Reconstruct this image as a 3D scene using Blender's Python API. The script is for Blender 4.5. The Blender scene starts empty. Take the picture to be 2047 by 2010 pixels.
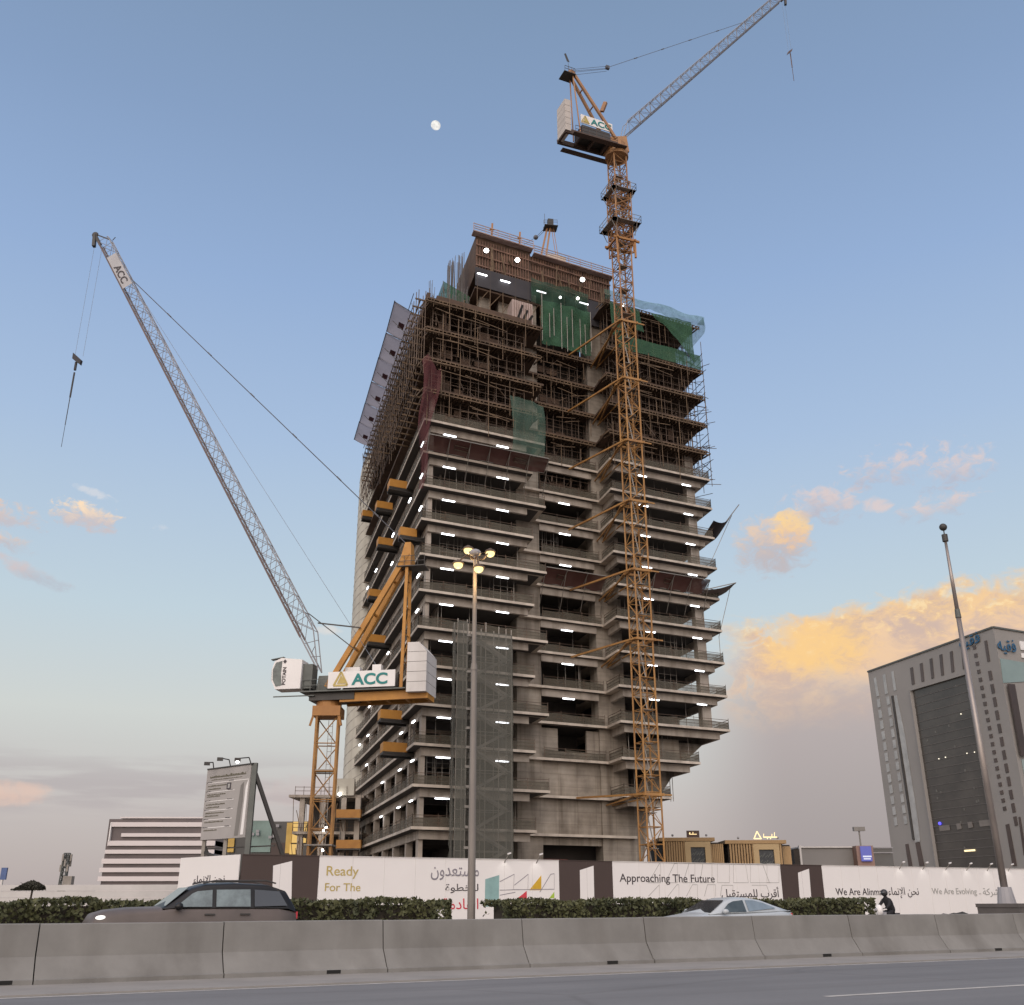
import bpy, bmesh, math, random
import numpy as np
from mathutils import Vector, Matrix
random.seed(11)
R = math.radians
scn = bpy.context.scene
COL = scn.collection

# ------------------------------------------------------------------ camera
EYE = np.array([0.0, 0.0, 1.3]); PITCH = R(21.6); ROLL = -0.003; FPX = 2025.0
cam_d = bpy.data.cameras.new("camera"); cam = bpy.data.objects.new("camera", cam_d); COL.objects.link(cam)
cam_d.sensor_fit = 'HORIZONTAL'; cam_d.sensor_width = 36; cam_d.lens = 36*FPX/2047
cam_d.clip_start = 0.1; cam_d.clip_end = 20000
cam.location = EYE
cam.rotation_euler = (Matrix.Rotation(math.pi/2+PITCH, 3, 'X') @ Matrix.Rotation(ROLL, 3, 'Z')).to_euler()
scn.camera = cam

# ------------------------------------------------------------------ sky, sun, exposure
SUN_EL, SUN_AZ = R(30), R(192)          # low western glow behind the viewer, azimuth from +Y clockwise
world = bpy.data.worlds.new("World"); scn.world = world; world.use_nodes = True
NTW = world.node_tree; NTW.nodes.clear()
def wn(t, **kw):
    n = NTW.nodes.new(t)
    for k, v in kw.items(): setattr(n, k, v)
    return n
def wl(a, b): NTW.links.new(a, b)
def wm(op, a, b=None, c=None, clamp=False):
    n = wn('ShaderNodeMath', operation=op); n.use_clamp = clamp
    for i, v in enumerate((a, b, c)):
        if v is None: continue
        if isinstance(v, (int, float)): n.inputs[i].default_value = v
        else: wl(v, n.inputs[i])
    return n.outputs[0]
def wmix(f, a, b):
    n = wn('ShaderNodeMix', data_type='RGBA')
    for i, v in ((0, f), (6, a), (7, b)):
        if isinstance(v, (int, float)): n.inputs[i].default_value = v
        elif isinstance(v, tuple): n.inputs[i].default_value = v+(1,) if len(v) == 3 else v
        else: wl(v, n.inputs[i])
    return n.outputs[2]
def lin(r, g, b):
    f = lambda c: ((c/255+0.055)/1.055)**2.4 if c > 10 else c/255/12.92
    return (f(r), f(g), f(b))
tc = wn('ShaderNodeTexCoord')
sep = wn('ShaderNodeSeparateXYZ'); nrm = wn('ShaderNodeVectorMath', operation='NORMALIZE')
wl(tc.outputs['Generated'], nrm.inputs[0]); wl(nrm.outputs[0], sep.inputs[0])
DX, DY, DZ = sep.outputs
EL = wm('MULTIPLY', wm('ARCSINE', DZ), 180/math.pi)
AZ = wm('MULTIPLY', wm('ARCTAN2', DX, DY), 180/math.pi)
ramp = wn('ShaderNodeValToRGB')
wl(wm('DIVIDE', EL, 90.0, clamp=True), ramp.inputs[0])
stops = [(0, (175,165,164)), (4.5, (191,184,184)), (9.5, (204,208,206)), (15, (190,207,218)), (24.5, (166,189,219)),
         (33, (147,173,211)), (41, (133,158,194)), (48, (125,149,181)), (70, (104,128,168)), (90, (95,118,160))]
ramp.color_ramp.elements[0].position = 0; ramp.color_ramp.elements[0].color = lin(*stops[0][1])+(1,)
ramp.color_ramp.elements[1].position = 1; ramp.color_ramp.elements[1].color = lin(*stops[-1][1])+(1,)
for e, c in stops[1:-1]:
    q = ramp.color_ramp.elements.new(e/90); q.color = lin(*c)+(1,)
base = ramp.outputs[0]
# clouds live at fixed azimuth and elevation in the sky
cv = wn('ShaderNodeCombineXYZ'); wl(AZ, cv.inputs[0]); wl(wm('MULTIPLY', EL, 1.5), cv.inputs[1])
def noise(scale, detail=6, rough=0.55, off=0.0, dist=0.0):
    n = wn('ShaderNodeTexNoise'); n.inputs['Scale'].default_value = scale; n.inputs['Detail'].default_value = detail
    n.inputs['Roughness'].default_value = rough; n.inputs['Distortion'].default_value = dist
    o = wn('ShaderNodeVectorMath', operation='ADD'); o.inputs[1].default_value = (off, off*1.7, off*.3)
    wl(cv.outputs[0], o.inputs[0]); wl(o.outputs[0], n.inputs['Vector']); return n.outputs[0]
N_BIG = noise(0.22, 7, 0.58, 3.1, .4); N_FINE = noise(0.7, 6, 0.6, 8.2, .6)
cs = wn('ShaderNodeCombineXYZ'); wl(wm('MULTIPLY', AZ, .22), cs.inputs[0]); wl(wm('MULTIPLY', EL, 2.0), cs.inputs[1])
ns = wn('ShaderNodeTexNoise'); ns.inputs['Scale'].default_value = .55; ns.inputs['Detail'].default_value = 6; wl(cs.outputs[0], ns.inputs['Vector'])
N_STREAK = ns.outputs[0]
def sstep(x, a, b):
    n = wn('ShaderNodeMapRange', interpolation_type='SMOOTHSTEP')
    wl(x, n.inputs[0]); n.inputs[1].default_value = a; n.inputs[2].default_value = b; return n.outputs[0]
def blob(az, el, ra, re, amp=1.3, soft=.5, tilt=0.0, nz=None):
    da = wm('SUBTRACT', AZ, az); de = wm('SUBTRACT', wm('SUBTRACT', EL, el), wm('MULTIPLY', da, tilt))
    d2 = wm('ADD', wm('POWER', wm('ABSOLUTE', wm('DIVIDE', da, ra)), 2.0), wm('POWER', wm('ABSOLUTE', wm('DIVIDE', de, re)), 2.0))
    v = wm('ADD', wm('SUBTRACT', 1.0, d2), wm('MULTIPLY', wm('SUBTRACT', nz or N_FINE, .5), amp*2))
    return sstep(v, 0.05, soft)
sky = base
def layer(mask, col):
    global sky
    sky = wmix(mask, sky, col)
C_GOLD = lin(255,208,135); C_PEACH = lin(238,198,168); C_MAUVE = lin(180,168,172); C_PINK = lin(228,204,196); C_WHITE = lin(214,216,222)
def lit(az0, el0, re, lo=C_MAUVE, hi=C_GOLD, nz=None, bias=0.0):
    h = wm('ADD', wm('DIVIDE', wm('SUBTRACT', EL, el0), re), wm('MULTIPLY', wm('SUBTRACT', nz or N_FINE, .5), 3.0))
    return wmix(sstep(wm('ADD', h, bias), -.9, .9), lo, hi)
# long bank on the right: ragged top edge, fading to grey haze below
edge = wm('ADD', wm('ADD', 14.5, wm('MULTIPLY', wm('SUBTRACT', AZ, 12.0), .085)), wm('ADD', wm('MULTIPLY', wm('SUBTRACT', N_FINE, .5), 2.6), wm('MULTIPLY', wm('SUBTRACT', N_BIG, .5), 4.0)))
top = sstep(wm('SUBTRACT', edge, EL), -.15, 1.0)
side = wm('MULTIPLY', sstep(wm('ADD', AZ, wm('MULTIPLY', N_BIG, 5.0)), 13.0, 17.0), wm('SUBTRACT', 1.0, sstep(AZ, 48, 70)))
low = sstep(wm('ADD', EL, wm('MULTIPLY', wm('SUBTRACT', N_BIG, .5), 5)), 8.0, 12.2)
N_MID = noise(.38, 10, .62, 14.3, .8); N_HI = noise(1.25, 10, .64, 21.7, .5)
near_top = sstep(wm('ADD', wm('SUBTRACT', EL, wm('SUBTRACT', edge, 1.5)), wm('MULTIPLY', wm('SUBTRACT', N_HI, .5), 5.0)), -.8, 1.4)
ga = wm('DIVIDE', wm('SUBTRACT', AZ, 16.8), 3.4); ge = wm('DIVIDE', wm('SUBTRACT', EL, 13.0), 1.9)
goldspot = wm('SUBTRACT', 1.0, wm('ADD', wm('POWER', wm('ABSOLUTE', ga), 2.0), wm('POWER', wm('ABSOLUTE', ge), 2.0)))
gold_f = sstep(wm('ADD', goldspot, wm('MULTIPLY', wm('SUBTRACT', N_HI, .5), 2.0)), -.3, 1.0)
bankcol = wmix(sstep(wm('ADD', N_MID, wm('MULTIPLY', wm('SUBTRACT', N_HI, .5), .35)), .36, .64), lin(208,178,162), lin(240,200,160))
bankcol = wmix(wm('MAXIMUM', gold_f, wm('MULTIPLY', near_top, .8)), bankcol, lin(252,204,132))
bankcol = wmix(wm('MULTIPLY', sstep(N_HI, .52, .66), wm('MULTIPLY', near_top, .7)), bankcol, lin(255,226,176))
hole = wm('MULTIPLY', sstep(N_MID, .50, .62), wm('SUBTRACT', 1.0, sstep(AZ, 13.5, 16.5)))
haze_r = wm('MULTIPLY', sstep(AZ, 8, 15), wm('SUBTRACT', 1.0, sstep(EL, 9.5, 13.5)))
layer(wm('MULTIPLY', haze_r, .85), wmix(sstep(EL, 2, 12), lin(156,149,153), lin(178,162,162)))
layer(wm('MULTIPLY', wm('MULTIPLY', wm('MULTIPLY', top, side), wm('SUBTRACT', 1.0, wm('MULTIPLY', hole, .8))), wm('MULTIPLY', low, .92)), bankcol)
# cumulus heap above it
layer(wm('MULTIPLY', blob(15.2, 18.5, 2.6, 2.0, 1.2, 1.1, nz=N_HI), .85), lit(15.6, 18.9, 1.4, lin(190,178,180), lin(232,200,172), nz=N_HI))
layer(wm('MULTIPLY', blob(16.4, 19.4, 1.3, 1.3, 1.5, .9, nz=N_HI), .9), lit(16.6, 19.4, 1.2, lin(228,192,164), lin(254,214,146), nz=N_HI))
layer(wm('MULTIPLY', blob(18.3, 20.5, 2.5, 1.2, 2.0, 1.3, nz=N_HI), .8), lit(18.3, 20.4, .9, lin(186,182,192), C_PINK))
layer(wm('MULTIPLY', blob(22.2, 21.9, 3.2, 1.1, 3.0, 1.8, .16, nz=N_HI), .75), lit(22.2, 21.7, .9, lin(182,182,196), C_PINK))
layer(wm('MULTIPLY', blob(25.6, 21.3, 2.2, 1.2, 2.6, 1.6, .2, nz=N_HI), .75), lit(25.6, 21.2, .9, lin(180,181,196), C_PINK))
layer(wm('MULTIPLY', blob(24.3, 19.6, 2.4, .7, 2.6, 1.6, .1, nz=N_HI), .7), lit(24, 19.5, .6, lin(184,184,196), C_PINK))
layer(wm('MULTIPLY', blob(21.2, 20.1, .9, .5, 1.4, 1.0), .7), C_PINK)
# clouds on the left
layer(blob(-24.2, 19.2, 2.1, .85, 2.2, 1.0, -.06, nz=N_HI), lit(-24.2, 19.4, .6, lin(200,192,196), lin(250,222,190), nz=N_HI))
layer(wm('MULTIPLY', blob(-24.0, 20.45, 1.4, .28, 1.8, 1.2, -.28, nz=N_HI), .7), C_WHITE)
layer(wm('MULTIPLY', blob(-28.6, 18.7, 2.6, .8, 2.2, 1.3, -.1, nz=N_HI), .85), lit(-28.5, 18.7, .6, lin(196,190,196), C_PEACH))
layer(wm('MULTIPLY', blob(-28.4, 17.5, 2.4, .6, 2.0, 1.3, -.15, nz=N_HI), .8), lit(-28.4, 17.5, .5, lin(192,186,192), C_PEACH))
layer(wm('MULTIPLY', blob(-26.3, 15.9, 2.4, .55, 1.4, 1.2, -.32), .75), lit(-26, 15.9, .5, lin(180,178,188), lin(214,190,186)))
layer(wm('MULTIPLY', blob(-10.6, 14.2, .9, .35, 1.2, 1.0), .7), lin(225,218,212))
layer(wm('MULTIPLY', blob(-20.3, 19.1, .5, .25, 2.0, 1.4, nz=N_HI), .5), C_WHITE)
# low grey-violet streaks and a pink patch near the horizon
bandL = wm('MULTIPLY', sstep(EL, 3.3, 5.2), wm('SUBTRACT', 1.0, sstep(EL, 5.6, 8.0)))
layer(wm('MULTIPLY', wm('MULTIPLY', bandL, sstep(N_STREAK, .42, .58)), wm('MULTIPLY', wm('SUBTRACT', 1.0, sstep(AZ, 2, 9)), .65)), lin(174,166,170))
layer(wm('MULTIPLY', wm('MULTIPLY', blob(-26.5, 5.1, 3.2, .8, .8, 1.0), .75), 1.0), lin(224,192,178))
layer(wm('MULTIPLY', wm('MULTIPLY', blob(-11.0, 5.6, 4.5, .9, 1.0, 1.2), .5), 1.0), lin(196,176,176))

# the bright western half of the sky, behind the viewer
back = wm('MAXIMUM', wm('ADD', wm('MULTIPLY', DX, math.sin(SUN_AZ)), wm('MULTIPLY', DY, math.cos(SUN_AZ))), 0.0)
glow = sstep(wm('ADD', back, wm('MULTIPLY', wm('MAXIMUM', wm('SUBTRACT', DZ, .75), 0.0), 2.0)), 0.0, .7)
gl = wn('ShaderNodeMix', data_type='RGBA', blend_type='ADD'); gl.inputs[0].default_value = 1
wl(sky, gl.inputs[6]); gc = wmix(glow, (0, 0, 0), (1.36, 1.16, 1.0)); wl(gc, gl.inputs[7])
nis = wn('ShaderNodeTexSky', sky_type='NISHITA'); nis.sun_disc = False; nis.sun_elevation = R(3); nis.sun_rotation = SUN_AZ
nv = wn('ShaderNodeVectorMath', operation='SCALE'); wl(nis.outputs[0], nv.inputs[0]); nv.inputs[3].default_value = 0.012
ad = wn('ShaderNodeMix', data_type='RGBA', blend_type='ADD'); ad.inputs[0].default_value = 1; wl(gl.outputs[2], ad.inputs[6]); wl(nv.outputs[0], ad.inputs[7])
bg = wn('ShaderNodeBackground'); bg.inputs[1].default_value = 1.0; wl(ad.outputs[2], bg.inputs[0])
wo = wn('ShaderNodeOutputWorld'); wl(bg.outputs[0], wo.inputs[0])
sun_d = bpy.data.lights.new("sun", 'SUN'); sun_d.energy = 0.9; sun_d.angle = R(40); sun_d.color = (1, .86, .74)
sun = bpy.data.objects.new("sun", sun_d); COL.objects.link(sun)
sd = Vector((math.sin(SUN_AZ)*math.cos(SUN_EL), math.cos(SUN_AZ)*math.cos(SUN_EL), math.sin(SUN_EL)))
sun.rotation_euler = sd.to_track_quat('Z', 'Y').to_euler(); sun.location = (0, -50, 60)
scn.view_settings.view_transform = 'Standard'; scn.view_settings.look = 'None'
scn.view_settings.exposure = 0.0; scn.view_settings.gamma = 1.0

# ------------------------------------------------------------------ surveying helpers (sight lines -> real positions)
_r0 = np.array([1, 0, 0.]); _f = np.array([0, math.cos(PITCH), math.sin(PITCH)]); _u0 = np.array([0, -math.sin(PITCH), math.cos(PITCH)])
_r = _r0*math.cos(ROLL)+_u0*math.sin(ROLL); _u = _u0*math.cos(ROLL)-_r0*math.sin(ROLL)
def ray(x, y): return _f*FPX+_r*(x-1023.5)-_u*(y-1005)
def at(x, y, Y):
    d = ray(x, y); return EYE+d*(Y/d[1])
def onplane(x, y, p0, n):
    d = ray(x, y); n = np.array(n, float); return EYE+d*(((np.array(p0, float)-EYE)@n)/(d@n))

# ------------------------------------------------------------------ materials
def pmat(name, c1, c2=None, scale=1.0, rough=.8, bump=0.0, metal=0.0, stretch=(1, 1, 1), boards=0.0, streak=0.0, alpha=1.0, spec=.5, trans=0.0, vary=False, panels=0.0):
    m = bpy.data.materials.new(name); m.use_nodes = True; nt = m.node_tree; b = nt.nodes['Principled BSDF']
    c2 = c2 or tuple(x*.72 for x in c1)
    t = nt.nodes.new('ShaderNodeTexCoord'); mp = nt.nodes.new('ShaderNodeMapping'); mp.inputs['Scale'].default_value = stretch
    if vary:           # every copy gets its own stains
        oi = nt.nodes.new('ShaderNodeObjectInfo'); sv = nt.nodes.new('ShaderNodeVectorMath'); sv.operation = 'SCALE'; sv.inputs[0].default_value = (90, 40, 10); nt.links.new(oi.outputs['Random'], sv.inputs[3])
        av = nt.nodes.new('ShaderNodeVectorMath'); nt.links.new(t.outputs['Object'], av.inputs[0]); nt.links.new(sv.outputs[0], av.inputs[1]); src = av.outputs[0]
    else: src = t.outputs['Object']
    nt.links.new(src, mp.inputs[0])
    n = nt.nodes.new('ShaderNodeTexNoise'); n.inputs['Scale'].default_value = scale; n.inputs['Detail'].default_value = 8; n.inputs['Roughness'].default_value = .62
    nt.links.new(mp.outputs[0], n.inputs['Vector'])
    mr = nt.nodes.new('ShaderNodeMapRange'); mr.inputs[1].default_value = .3; mr.inputs[2].default_value = .7; nt.links.new(n.outputs[0], mr.inputs[0])
    mx = nt.nodes.new('ShaderNodeMix'); mx.data_type = 'RGBA'; nt.links.new(mr.outputs[0], mx.inputs[0])
    mx.inputs[6].default_value = c1+(1,); mx.inputs[7].default_value = c2+(1,)
    out = mx.outputs[2]
    def mul(f, fac, dark):
        nonlocal out
        k = nt.nodes.new('ShaderNodeMix'); k.data_type = 'RGBA'; k.blend_type = 'MULTIPLY'
        s = nt.nodes.new('ShaderNodeMath'); s.operation = 'MULTIPLY'; s.inputs[1].default_value = fac; nt.links.new(f, s.inputs[0])
        nt.links.new(s.outputs[0], k.inputs[0]); nt.links.new(out, k.inputs[6]); k.inputs[7].default_value = dark+(1,); out = k.outputs[2]
    if boards:
        w = nt.nodes.new('ShaderNodeTexWave'); w.bands_direction = 'Z'; w.inputs['Scale'].default_value = .55; w.inputs['Distortion'].default_value = 1.2
        w.inputs['Detail'].default_value = 3; w.inputs['Detail Scale'].default_value = 1.5; nt.links.new(t.outputs['Object'], w.inputs['Vector']); mul(w.outputs[0], boards, (.55, .53, .5))
    if panels:         # shutter-panel joints and panels of slightly different age
        dt = nt.nodes.new('ShaderNodeVectorMath'); dt.operation = 'DOT_PRODUCT'; dt.inputs[1].default_value = (.891, .454, 0); nt.links.new(t.outputs['Object'], dt.inputs[0])
        sz = nt.nodes.new('ShaderNodeSeparateXYZ'); nt.links.new(t.outputs['Object'], sz.inputs[0]); cb = nt.nodes.new('ShaderNodeCombineXYZ'); nt.links.new(dt.outputs['Value'], cb.inputs[0]); nt.links.new(sz.outputs[2], cb.inputs[1])
        bk = nt.nodes.new('ShaderNodeTexBrick'); nt.links.new(cb.outputs[0], bk.inputs['Vector']); bk.inputs['Scale'].default_value = 1.0; bk.inputs['Brick Width'].default_value = 2.5; bk.inputs['Row Height'].default_value = 1.38; bk.inputs['Mortar Size'].default_value = .035; bk.inputs['Bias'].default_value = 0; bk.offset = 0.0
        bk.inputs['Color1'].default_value = (.0,.0,.0,1); bk.inputs['Color2'].default_value = (.55,.55,.55,1); bk.inputs['Mortar'].default_value = (1,1,1,1)
        bw = nt.nodes.new('ShaderNodeRGBToBW'); nt.links.new(bk.outputs['Color'], bw.inputs[0]); mul(bw.outputs[0], panels, (.5,.46,.42))
    if streak:
        mp2 = nt.nodes.new('ShaderNodeMapping'); mp2.inputs['Scale'].default_value = (1.1, 1.1, .09); nt.links.new(src, mp2.inputs[0])
        n2 = nt.nodes.new('ShaderNodeTexNoise'); n2.inputs['Scale'].default_value = .9; n2.inputs['Detail'].default_value = 7; nt.links.new(mp2.outputs[0], n2.inputs['Vector'])
        r2 = nt.nodes.new('ShaderNodeMapRange'); r2.inputs[1].default_value = .48; r2.inputs[2].default_value = .72; nt.links.new(n2.outputs[0], r2.inputs[0]); mul(r2.outputs[0], streak, (.42, .39, .36))
    nt.links.new(out, b.inputs['Base Color'])
    b.inputs['Roughness'].default_value = rough; b.inputs['Metallic'].default_value = metal; b.inputs['Specular IOR Level'].default_value = spec
    if bump:
        bp = nt.nodes.new('ShaderNodeBump'); bp.inputs['Strength'].default_value = bump; bp.inputs['Distance'].default_value = .05
        nt.links.new(n.outputs[0], bp.inputs['Height']); nt.links.new(bp.outputs[0], b.inputs['Normal'])
    if trans:          # thin sheet: daylight from above glows through it
        tl = nt.nodes.new('ShaderNodeBsdfTranslucent'); nt.links.new(out, tl.inputs[0]); ms = nt.nodes.new('ShaderNodeMixShader'); ms.inputs[0].default_value = trans
        nt.links.new(b.outputs[0], ms.inputs[1]); nt.links.new(tl.outputs[0], ms.inputs[2]); nt.links.new(ms.outputs[0], nt.nodes['Material Output'].inputs[0])
    if alpha < 1:      # open-weave net: part of the light goes straight through the gaps of the weave
        tr = nt.nodes.new('ShaderNodeBsdfTransparent'); ms = nt.nodes.new('ShaderNodeMixShader')
        mr2 = nt.nodes.new('ShaderNodeMapRange'); mr2.inputs[3].default_value = max(0, alpha-.14); mr2.inputs[4].default_value = min(1, alpha+.14); nt.links.new(mr.outputs[0], mr2.inputs[0])
        nt.links.new(mr2.outputs[0], ms.inputs[0]); nt.links.new(tr.outputs[0], ms.inputs[1]); nt.links.new(b.outputs[0], ms.inputs[2])
        nt.links.new(ms.outputs[0], nt.nodes['Material Output'].inputs[0])
    return m
def emit(name, col, st):
    m = bpy.data.materials.new(name); m.use_nodes = True; b = m.node_tree.nodes['Principled BSDF']
    b.inputs['Base Color'].default_value = (.02,.02,.02,1); b.inputs['Emission Color'].default_value = col+(1,); b.inputs['Emission Strength'].default_value = st
    return m
M = {}
M['sand'] = pmat('sandy_ground', (.16,.135,.11), (.115,.097,.08), .15, .95, .3)
def asphalt():
    m = pmat('asphalt', (.165,.162,.164), (.14,.138,.14), .3, .85, .1); nt = m.node_tree; b = nt.nodes['Principled BSDF']; src = b.inputs['Base Color'].links[0].from_socket
    t = nt.nodes.new('ShaderNodeTexCoord')
    def layer_(scale, sx, sy, lo, hi, fac, dark, kind='ShaderNodeTexNoise'):
        nonlocal src
        mp = nt.nodes.new('ShaderNodeMapping'); mp.vector_type = 'TEXTURE'; mp.inputs['Rotation'].default_value = (0, 0, R(28.25)); mp.inputs['Scale'].default_value = (sx, sy, 1); nt.links.new(t.outputs['Object'], mp.inputs[0])
        n = nt.nodes.new(kind); n.inputs['Scale'].default_value = scale; nt.links.new(mp.outputs[0], n.inputs['Vector'])
        if kind == 'ShaderNodeTexNoise': n.inputs['Detail'].default_value = 6; o = n.outputs[0]
        else: n.feature = 'DISTANCE_TO_EDGE'; o = n.outputs['Distance']
        mr = nt.nodes.new('ShaderNodeMapRange'); mr.inputs[1].default_value = lo; mr.inputs[2].default_value = hi; mr.inputs[3].default_value = 0; mr.inputs[4].default_value = fac; nt.links.new(o, mr.inputs[0])
        mx = nt.nodes.new('ShaderNodeMix'); mx.data_type = 'RGBA'; mx.blend_type = 'MULTIPLY'; nt.links.new(mr.outputs[0], mx.inputs[0]); nt.links.new(src, mx.inputs[6]); mx.inputs[7].default_value = dark+(1,); src = mx.outputs[2]
    layer_(1.0, 40, 1.1, .45, .7, .55, (.66,.65,.66))      # tyre tracks worn along the lanes
    layer_(1.0, 9, .5, .5, .75, .4, (1.25,1.22,1.18))
    layer_(.16, 1.6, 1, .012, 0, .35, (.6,.58,.56), 'ShaderNodeTexVoronoi')   # fine cracks
    layer_(9.0, 1, 1, .55, .7, .25, (.7,.7,.7))
    nt.links.new(src, b.inputs['Base Color']); return m
M['asphalt'] = asphalt()
M['gutter'] = pmat('gutter_concrete', (.27,.25,.23), (.21,.195,.18), .9, .9, .2)
M['line'] = pmat('worn_road_paint', (.50,.47,.43), (.33,.31,.285), 3, .8)
M['barrier'] = pmat('barrier_concrete', (.222,.212,.197), (.160,.152,.141), .8, .88, .3, streak=.5, vary=True)
M['black'] = pmat('black_recess', (.012,.011,.01), None, 1, .9)
M['lip'] = pmat('pale_slab_edge_concrete', (.60,.525,.445), (.40,.345,.29), .45, .9, .2, streak=.45)
M['concrete'] = pmat('bare_concrete', (.47,.41,.35), (.28,.24,.205), .4, .92, .25, streak=.6)
M['core'] = pmat('board_marked_concrete', (.42,.37,.31), (.215,.185,.155), .3, .93, .3, boards=.2, streak=.75, panels=.55)
M['soffit'] = pmat('shade_dark_soffit', (.075,.068,.063), (.05,.045,.042), .3, .95)  # shade under the slabs is put into this colour
M['dark_in'] = pmat('interior_shade_concrete', (.075,.067,.062), (.05,.045,.041), .3, .95)  # indoor shade is put into the colour, hence near black
M['stair'] = pmat('pale_stair_drum_concrete', (.50,.47,.40), (.41,.385,.33), .25, .9, .15, streak=.25)
M['ply'] = pmat('formwork_plywood', (.12,.073,.048), (.055,.034,.023), .8, .85, .1)
M['timber'] = pmat('timber_joists', (.175,.115,.068), (.07,.046,.029), .8, .85)
M['tube'] = pmat('rusty_scaffold_tube', (.115,.072,.045), (.045,.029,.02), .7, .6, metal=.2)
M['tube_grey'] = pmat('galvanised_tube', (.27,.245,.22), (.18,.16,.14), .7, .5, metal=.3)
M['rebar'] = pmat('rebar_steel', (.12,.11,.11), (.08,.07,.065), 1, .7)
M['net_olive'] = pmat('guard_net_olive', (.125,.108,.08), (.075,.066,.05), .7, .9, alpha=.68)
M['net_green'] = pmat('green_debris_net', (.04,.115,.058), (.016,.055,.03), 1.1, .9, alpha=.84, bump=.5)
M['net_pale'] = pmat('pale_green_net', (.085,.20,.155), (.045,.12,.095), 1.6, .85, alpha=.5)
M['net_band'] = pmat('dark_green_band_net', (.03,.08,.05), (.015,.045,.03), .9, .9, alpha=.7)
M['net_thin'] = pmat('thin_green_net', (.10,.17,.13), (.07,.13,.1), .5, .85, alpha=.4)
M['net_red'] = pmat('red_brown_catch_net', (.15,.065,.055), (.105,.042,.036), .5, .85, alpha=.93)
M['net_crim'] = pmat('crimson_net', (.14,.036,.042), (.08,.024,.028), .8, .85, alpha=.5)
M['net_violet'] = pmat('violet_catch_screen', (.40,.38,.42), (.33,.315,.35), .3, .85, trans=.62)
M['patch'] = pmat('maroon_mark', (.13,.05,.07), None, 1, .85)
M['net_grey'] = pmat('grey_green_scaffold_net', (.135,.13,.108), (.085,.083,.07), .5, .9, alpha=.62)
M['black_net'] = pmat('black_sheeting', (.03,.028,.033), (.05,.045,.05), .4, .8)
M['orange'] = pmat('orange_steel', (.47,.22,.036), (.32,.14,.026), .6, .6)
M['orange_d'] = pmat('weathered_orange_steel', (.36,.17,.045), (.26,.11,.03), .5, .6)
M['crane'] = pmat('crane_ochre_paint', (.39,.205,.062), (.25,.12,.042), .6, .6)
M['crane_r'] = pmat('crane_rust_red', (.36,.19,.08), (.24,.115,.055), .35, .6)
M['jib'] = pmat('jib_pale_grey_paint', (.30,.29,.30), (.22,.21,.22), .4, .55)
M['jib_d'] = pmat('jib_dark_chord', (.13,.085,.075), (.09,.06,.055), .4, .6)
M['white'] = pmat('white_painted_steel', (.74,.71,.69), (.66,.63,.61), .3, .6)
M['ballast'] = pmat('ballast_white', (.62,.59,.565), (.54,.51,.49), .4, .8, streak=.2)
M['steel_d'] = pmat('dark_steel', (.06,.055,.05), (.04,.036,.034), .6, .55, metal=.3)
M['steel_g'] = pmat('grey_green_steel', (.12,.125,.115), (.085,.09,.082), .6, .6, metal=.2)
M['cable'] = pmat('wire_rope', (.10,.10,.115), None, 1, .6)
M['ropethin'] = pmat('thin_rope', (.26,.29,.34), None, 1, .6)
M['glass'] = pmat('dark_glass', (.03,.035,.04), (.02,.022,.026), .3, .08, spec=.8)
M['letter_teal'] = pmat('teal_lettering', (.012,.20,.19), None, 1, .6)
M['gold'] = pmat('gold_lettering', (.50,.38,.12), None, 1, .6)
M['letter_dk'] = pmat('dark_lettering', (.055,.045,.05), None, 1, .7)
M['letter_gy'] = pmat('grey_lettering', (.25,.23,.26), None, 1, .7)
M['letter_lt'] = pmat('pale_grey_lettering', (.36,.35,.33), None, 1, .7)
M['letter_rd'] = pmat('red_lettering', (.55,.035,.06), None, 1, .7)
M['letter_bl'] = pmat('blue_lettering', (.02,.10,.20), None, 1, .5)
M['hoard_w'] = pmat('white_printed_sheet', (.735,.70,.68), (.69,.655,.635), .2, .65)
M['hoard_b'] = pmat('brown_printed_sheet', (.058,.036,.03), (.048,.03,.025), .2, .6)
M['art_teal'] = pmat('pale_teal_print', (.27,.43,.42), None, 1, .7)
M['art_yellow'] = pmat('mustard_print', (.66,.40,.03), None, 1, .7)
M['art_red'] = pmat('red_print', (.62,.05,.07), None, 1, .7)
M['art_green'] = pmat('lime_print', (.35,.5,.05), None, 1, .7)
M['leaf'] = pmat('hedge_leaves', (.10,.10,.038), (.028,.034,.014), 1.3, .75)
M['twig'] = pmat('hedge_twigs', (.045,.036,.026), (.03,.024,.018), 2, .9)
M['bark'] = pmat('bark', (.06,.045,.035), None, 2, .9)
M['stack'] = pmat('near_black_backing', (.035,.026,.021), (.02,.016,.013), .6, .9)
M['tube_light'] = emit('lit_tube', (.93,.95,1.0), 7.0)
M['flood'] = emit('lit_floodlight', (1.0,.98,.93), 12.0)
M['sodium'] = emit('lit_sodium_lens', (1.0,.80,.34), 1.6)

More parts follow.
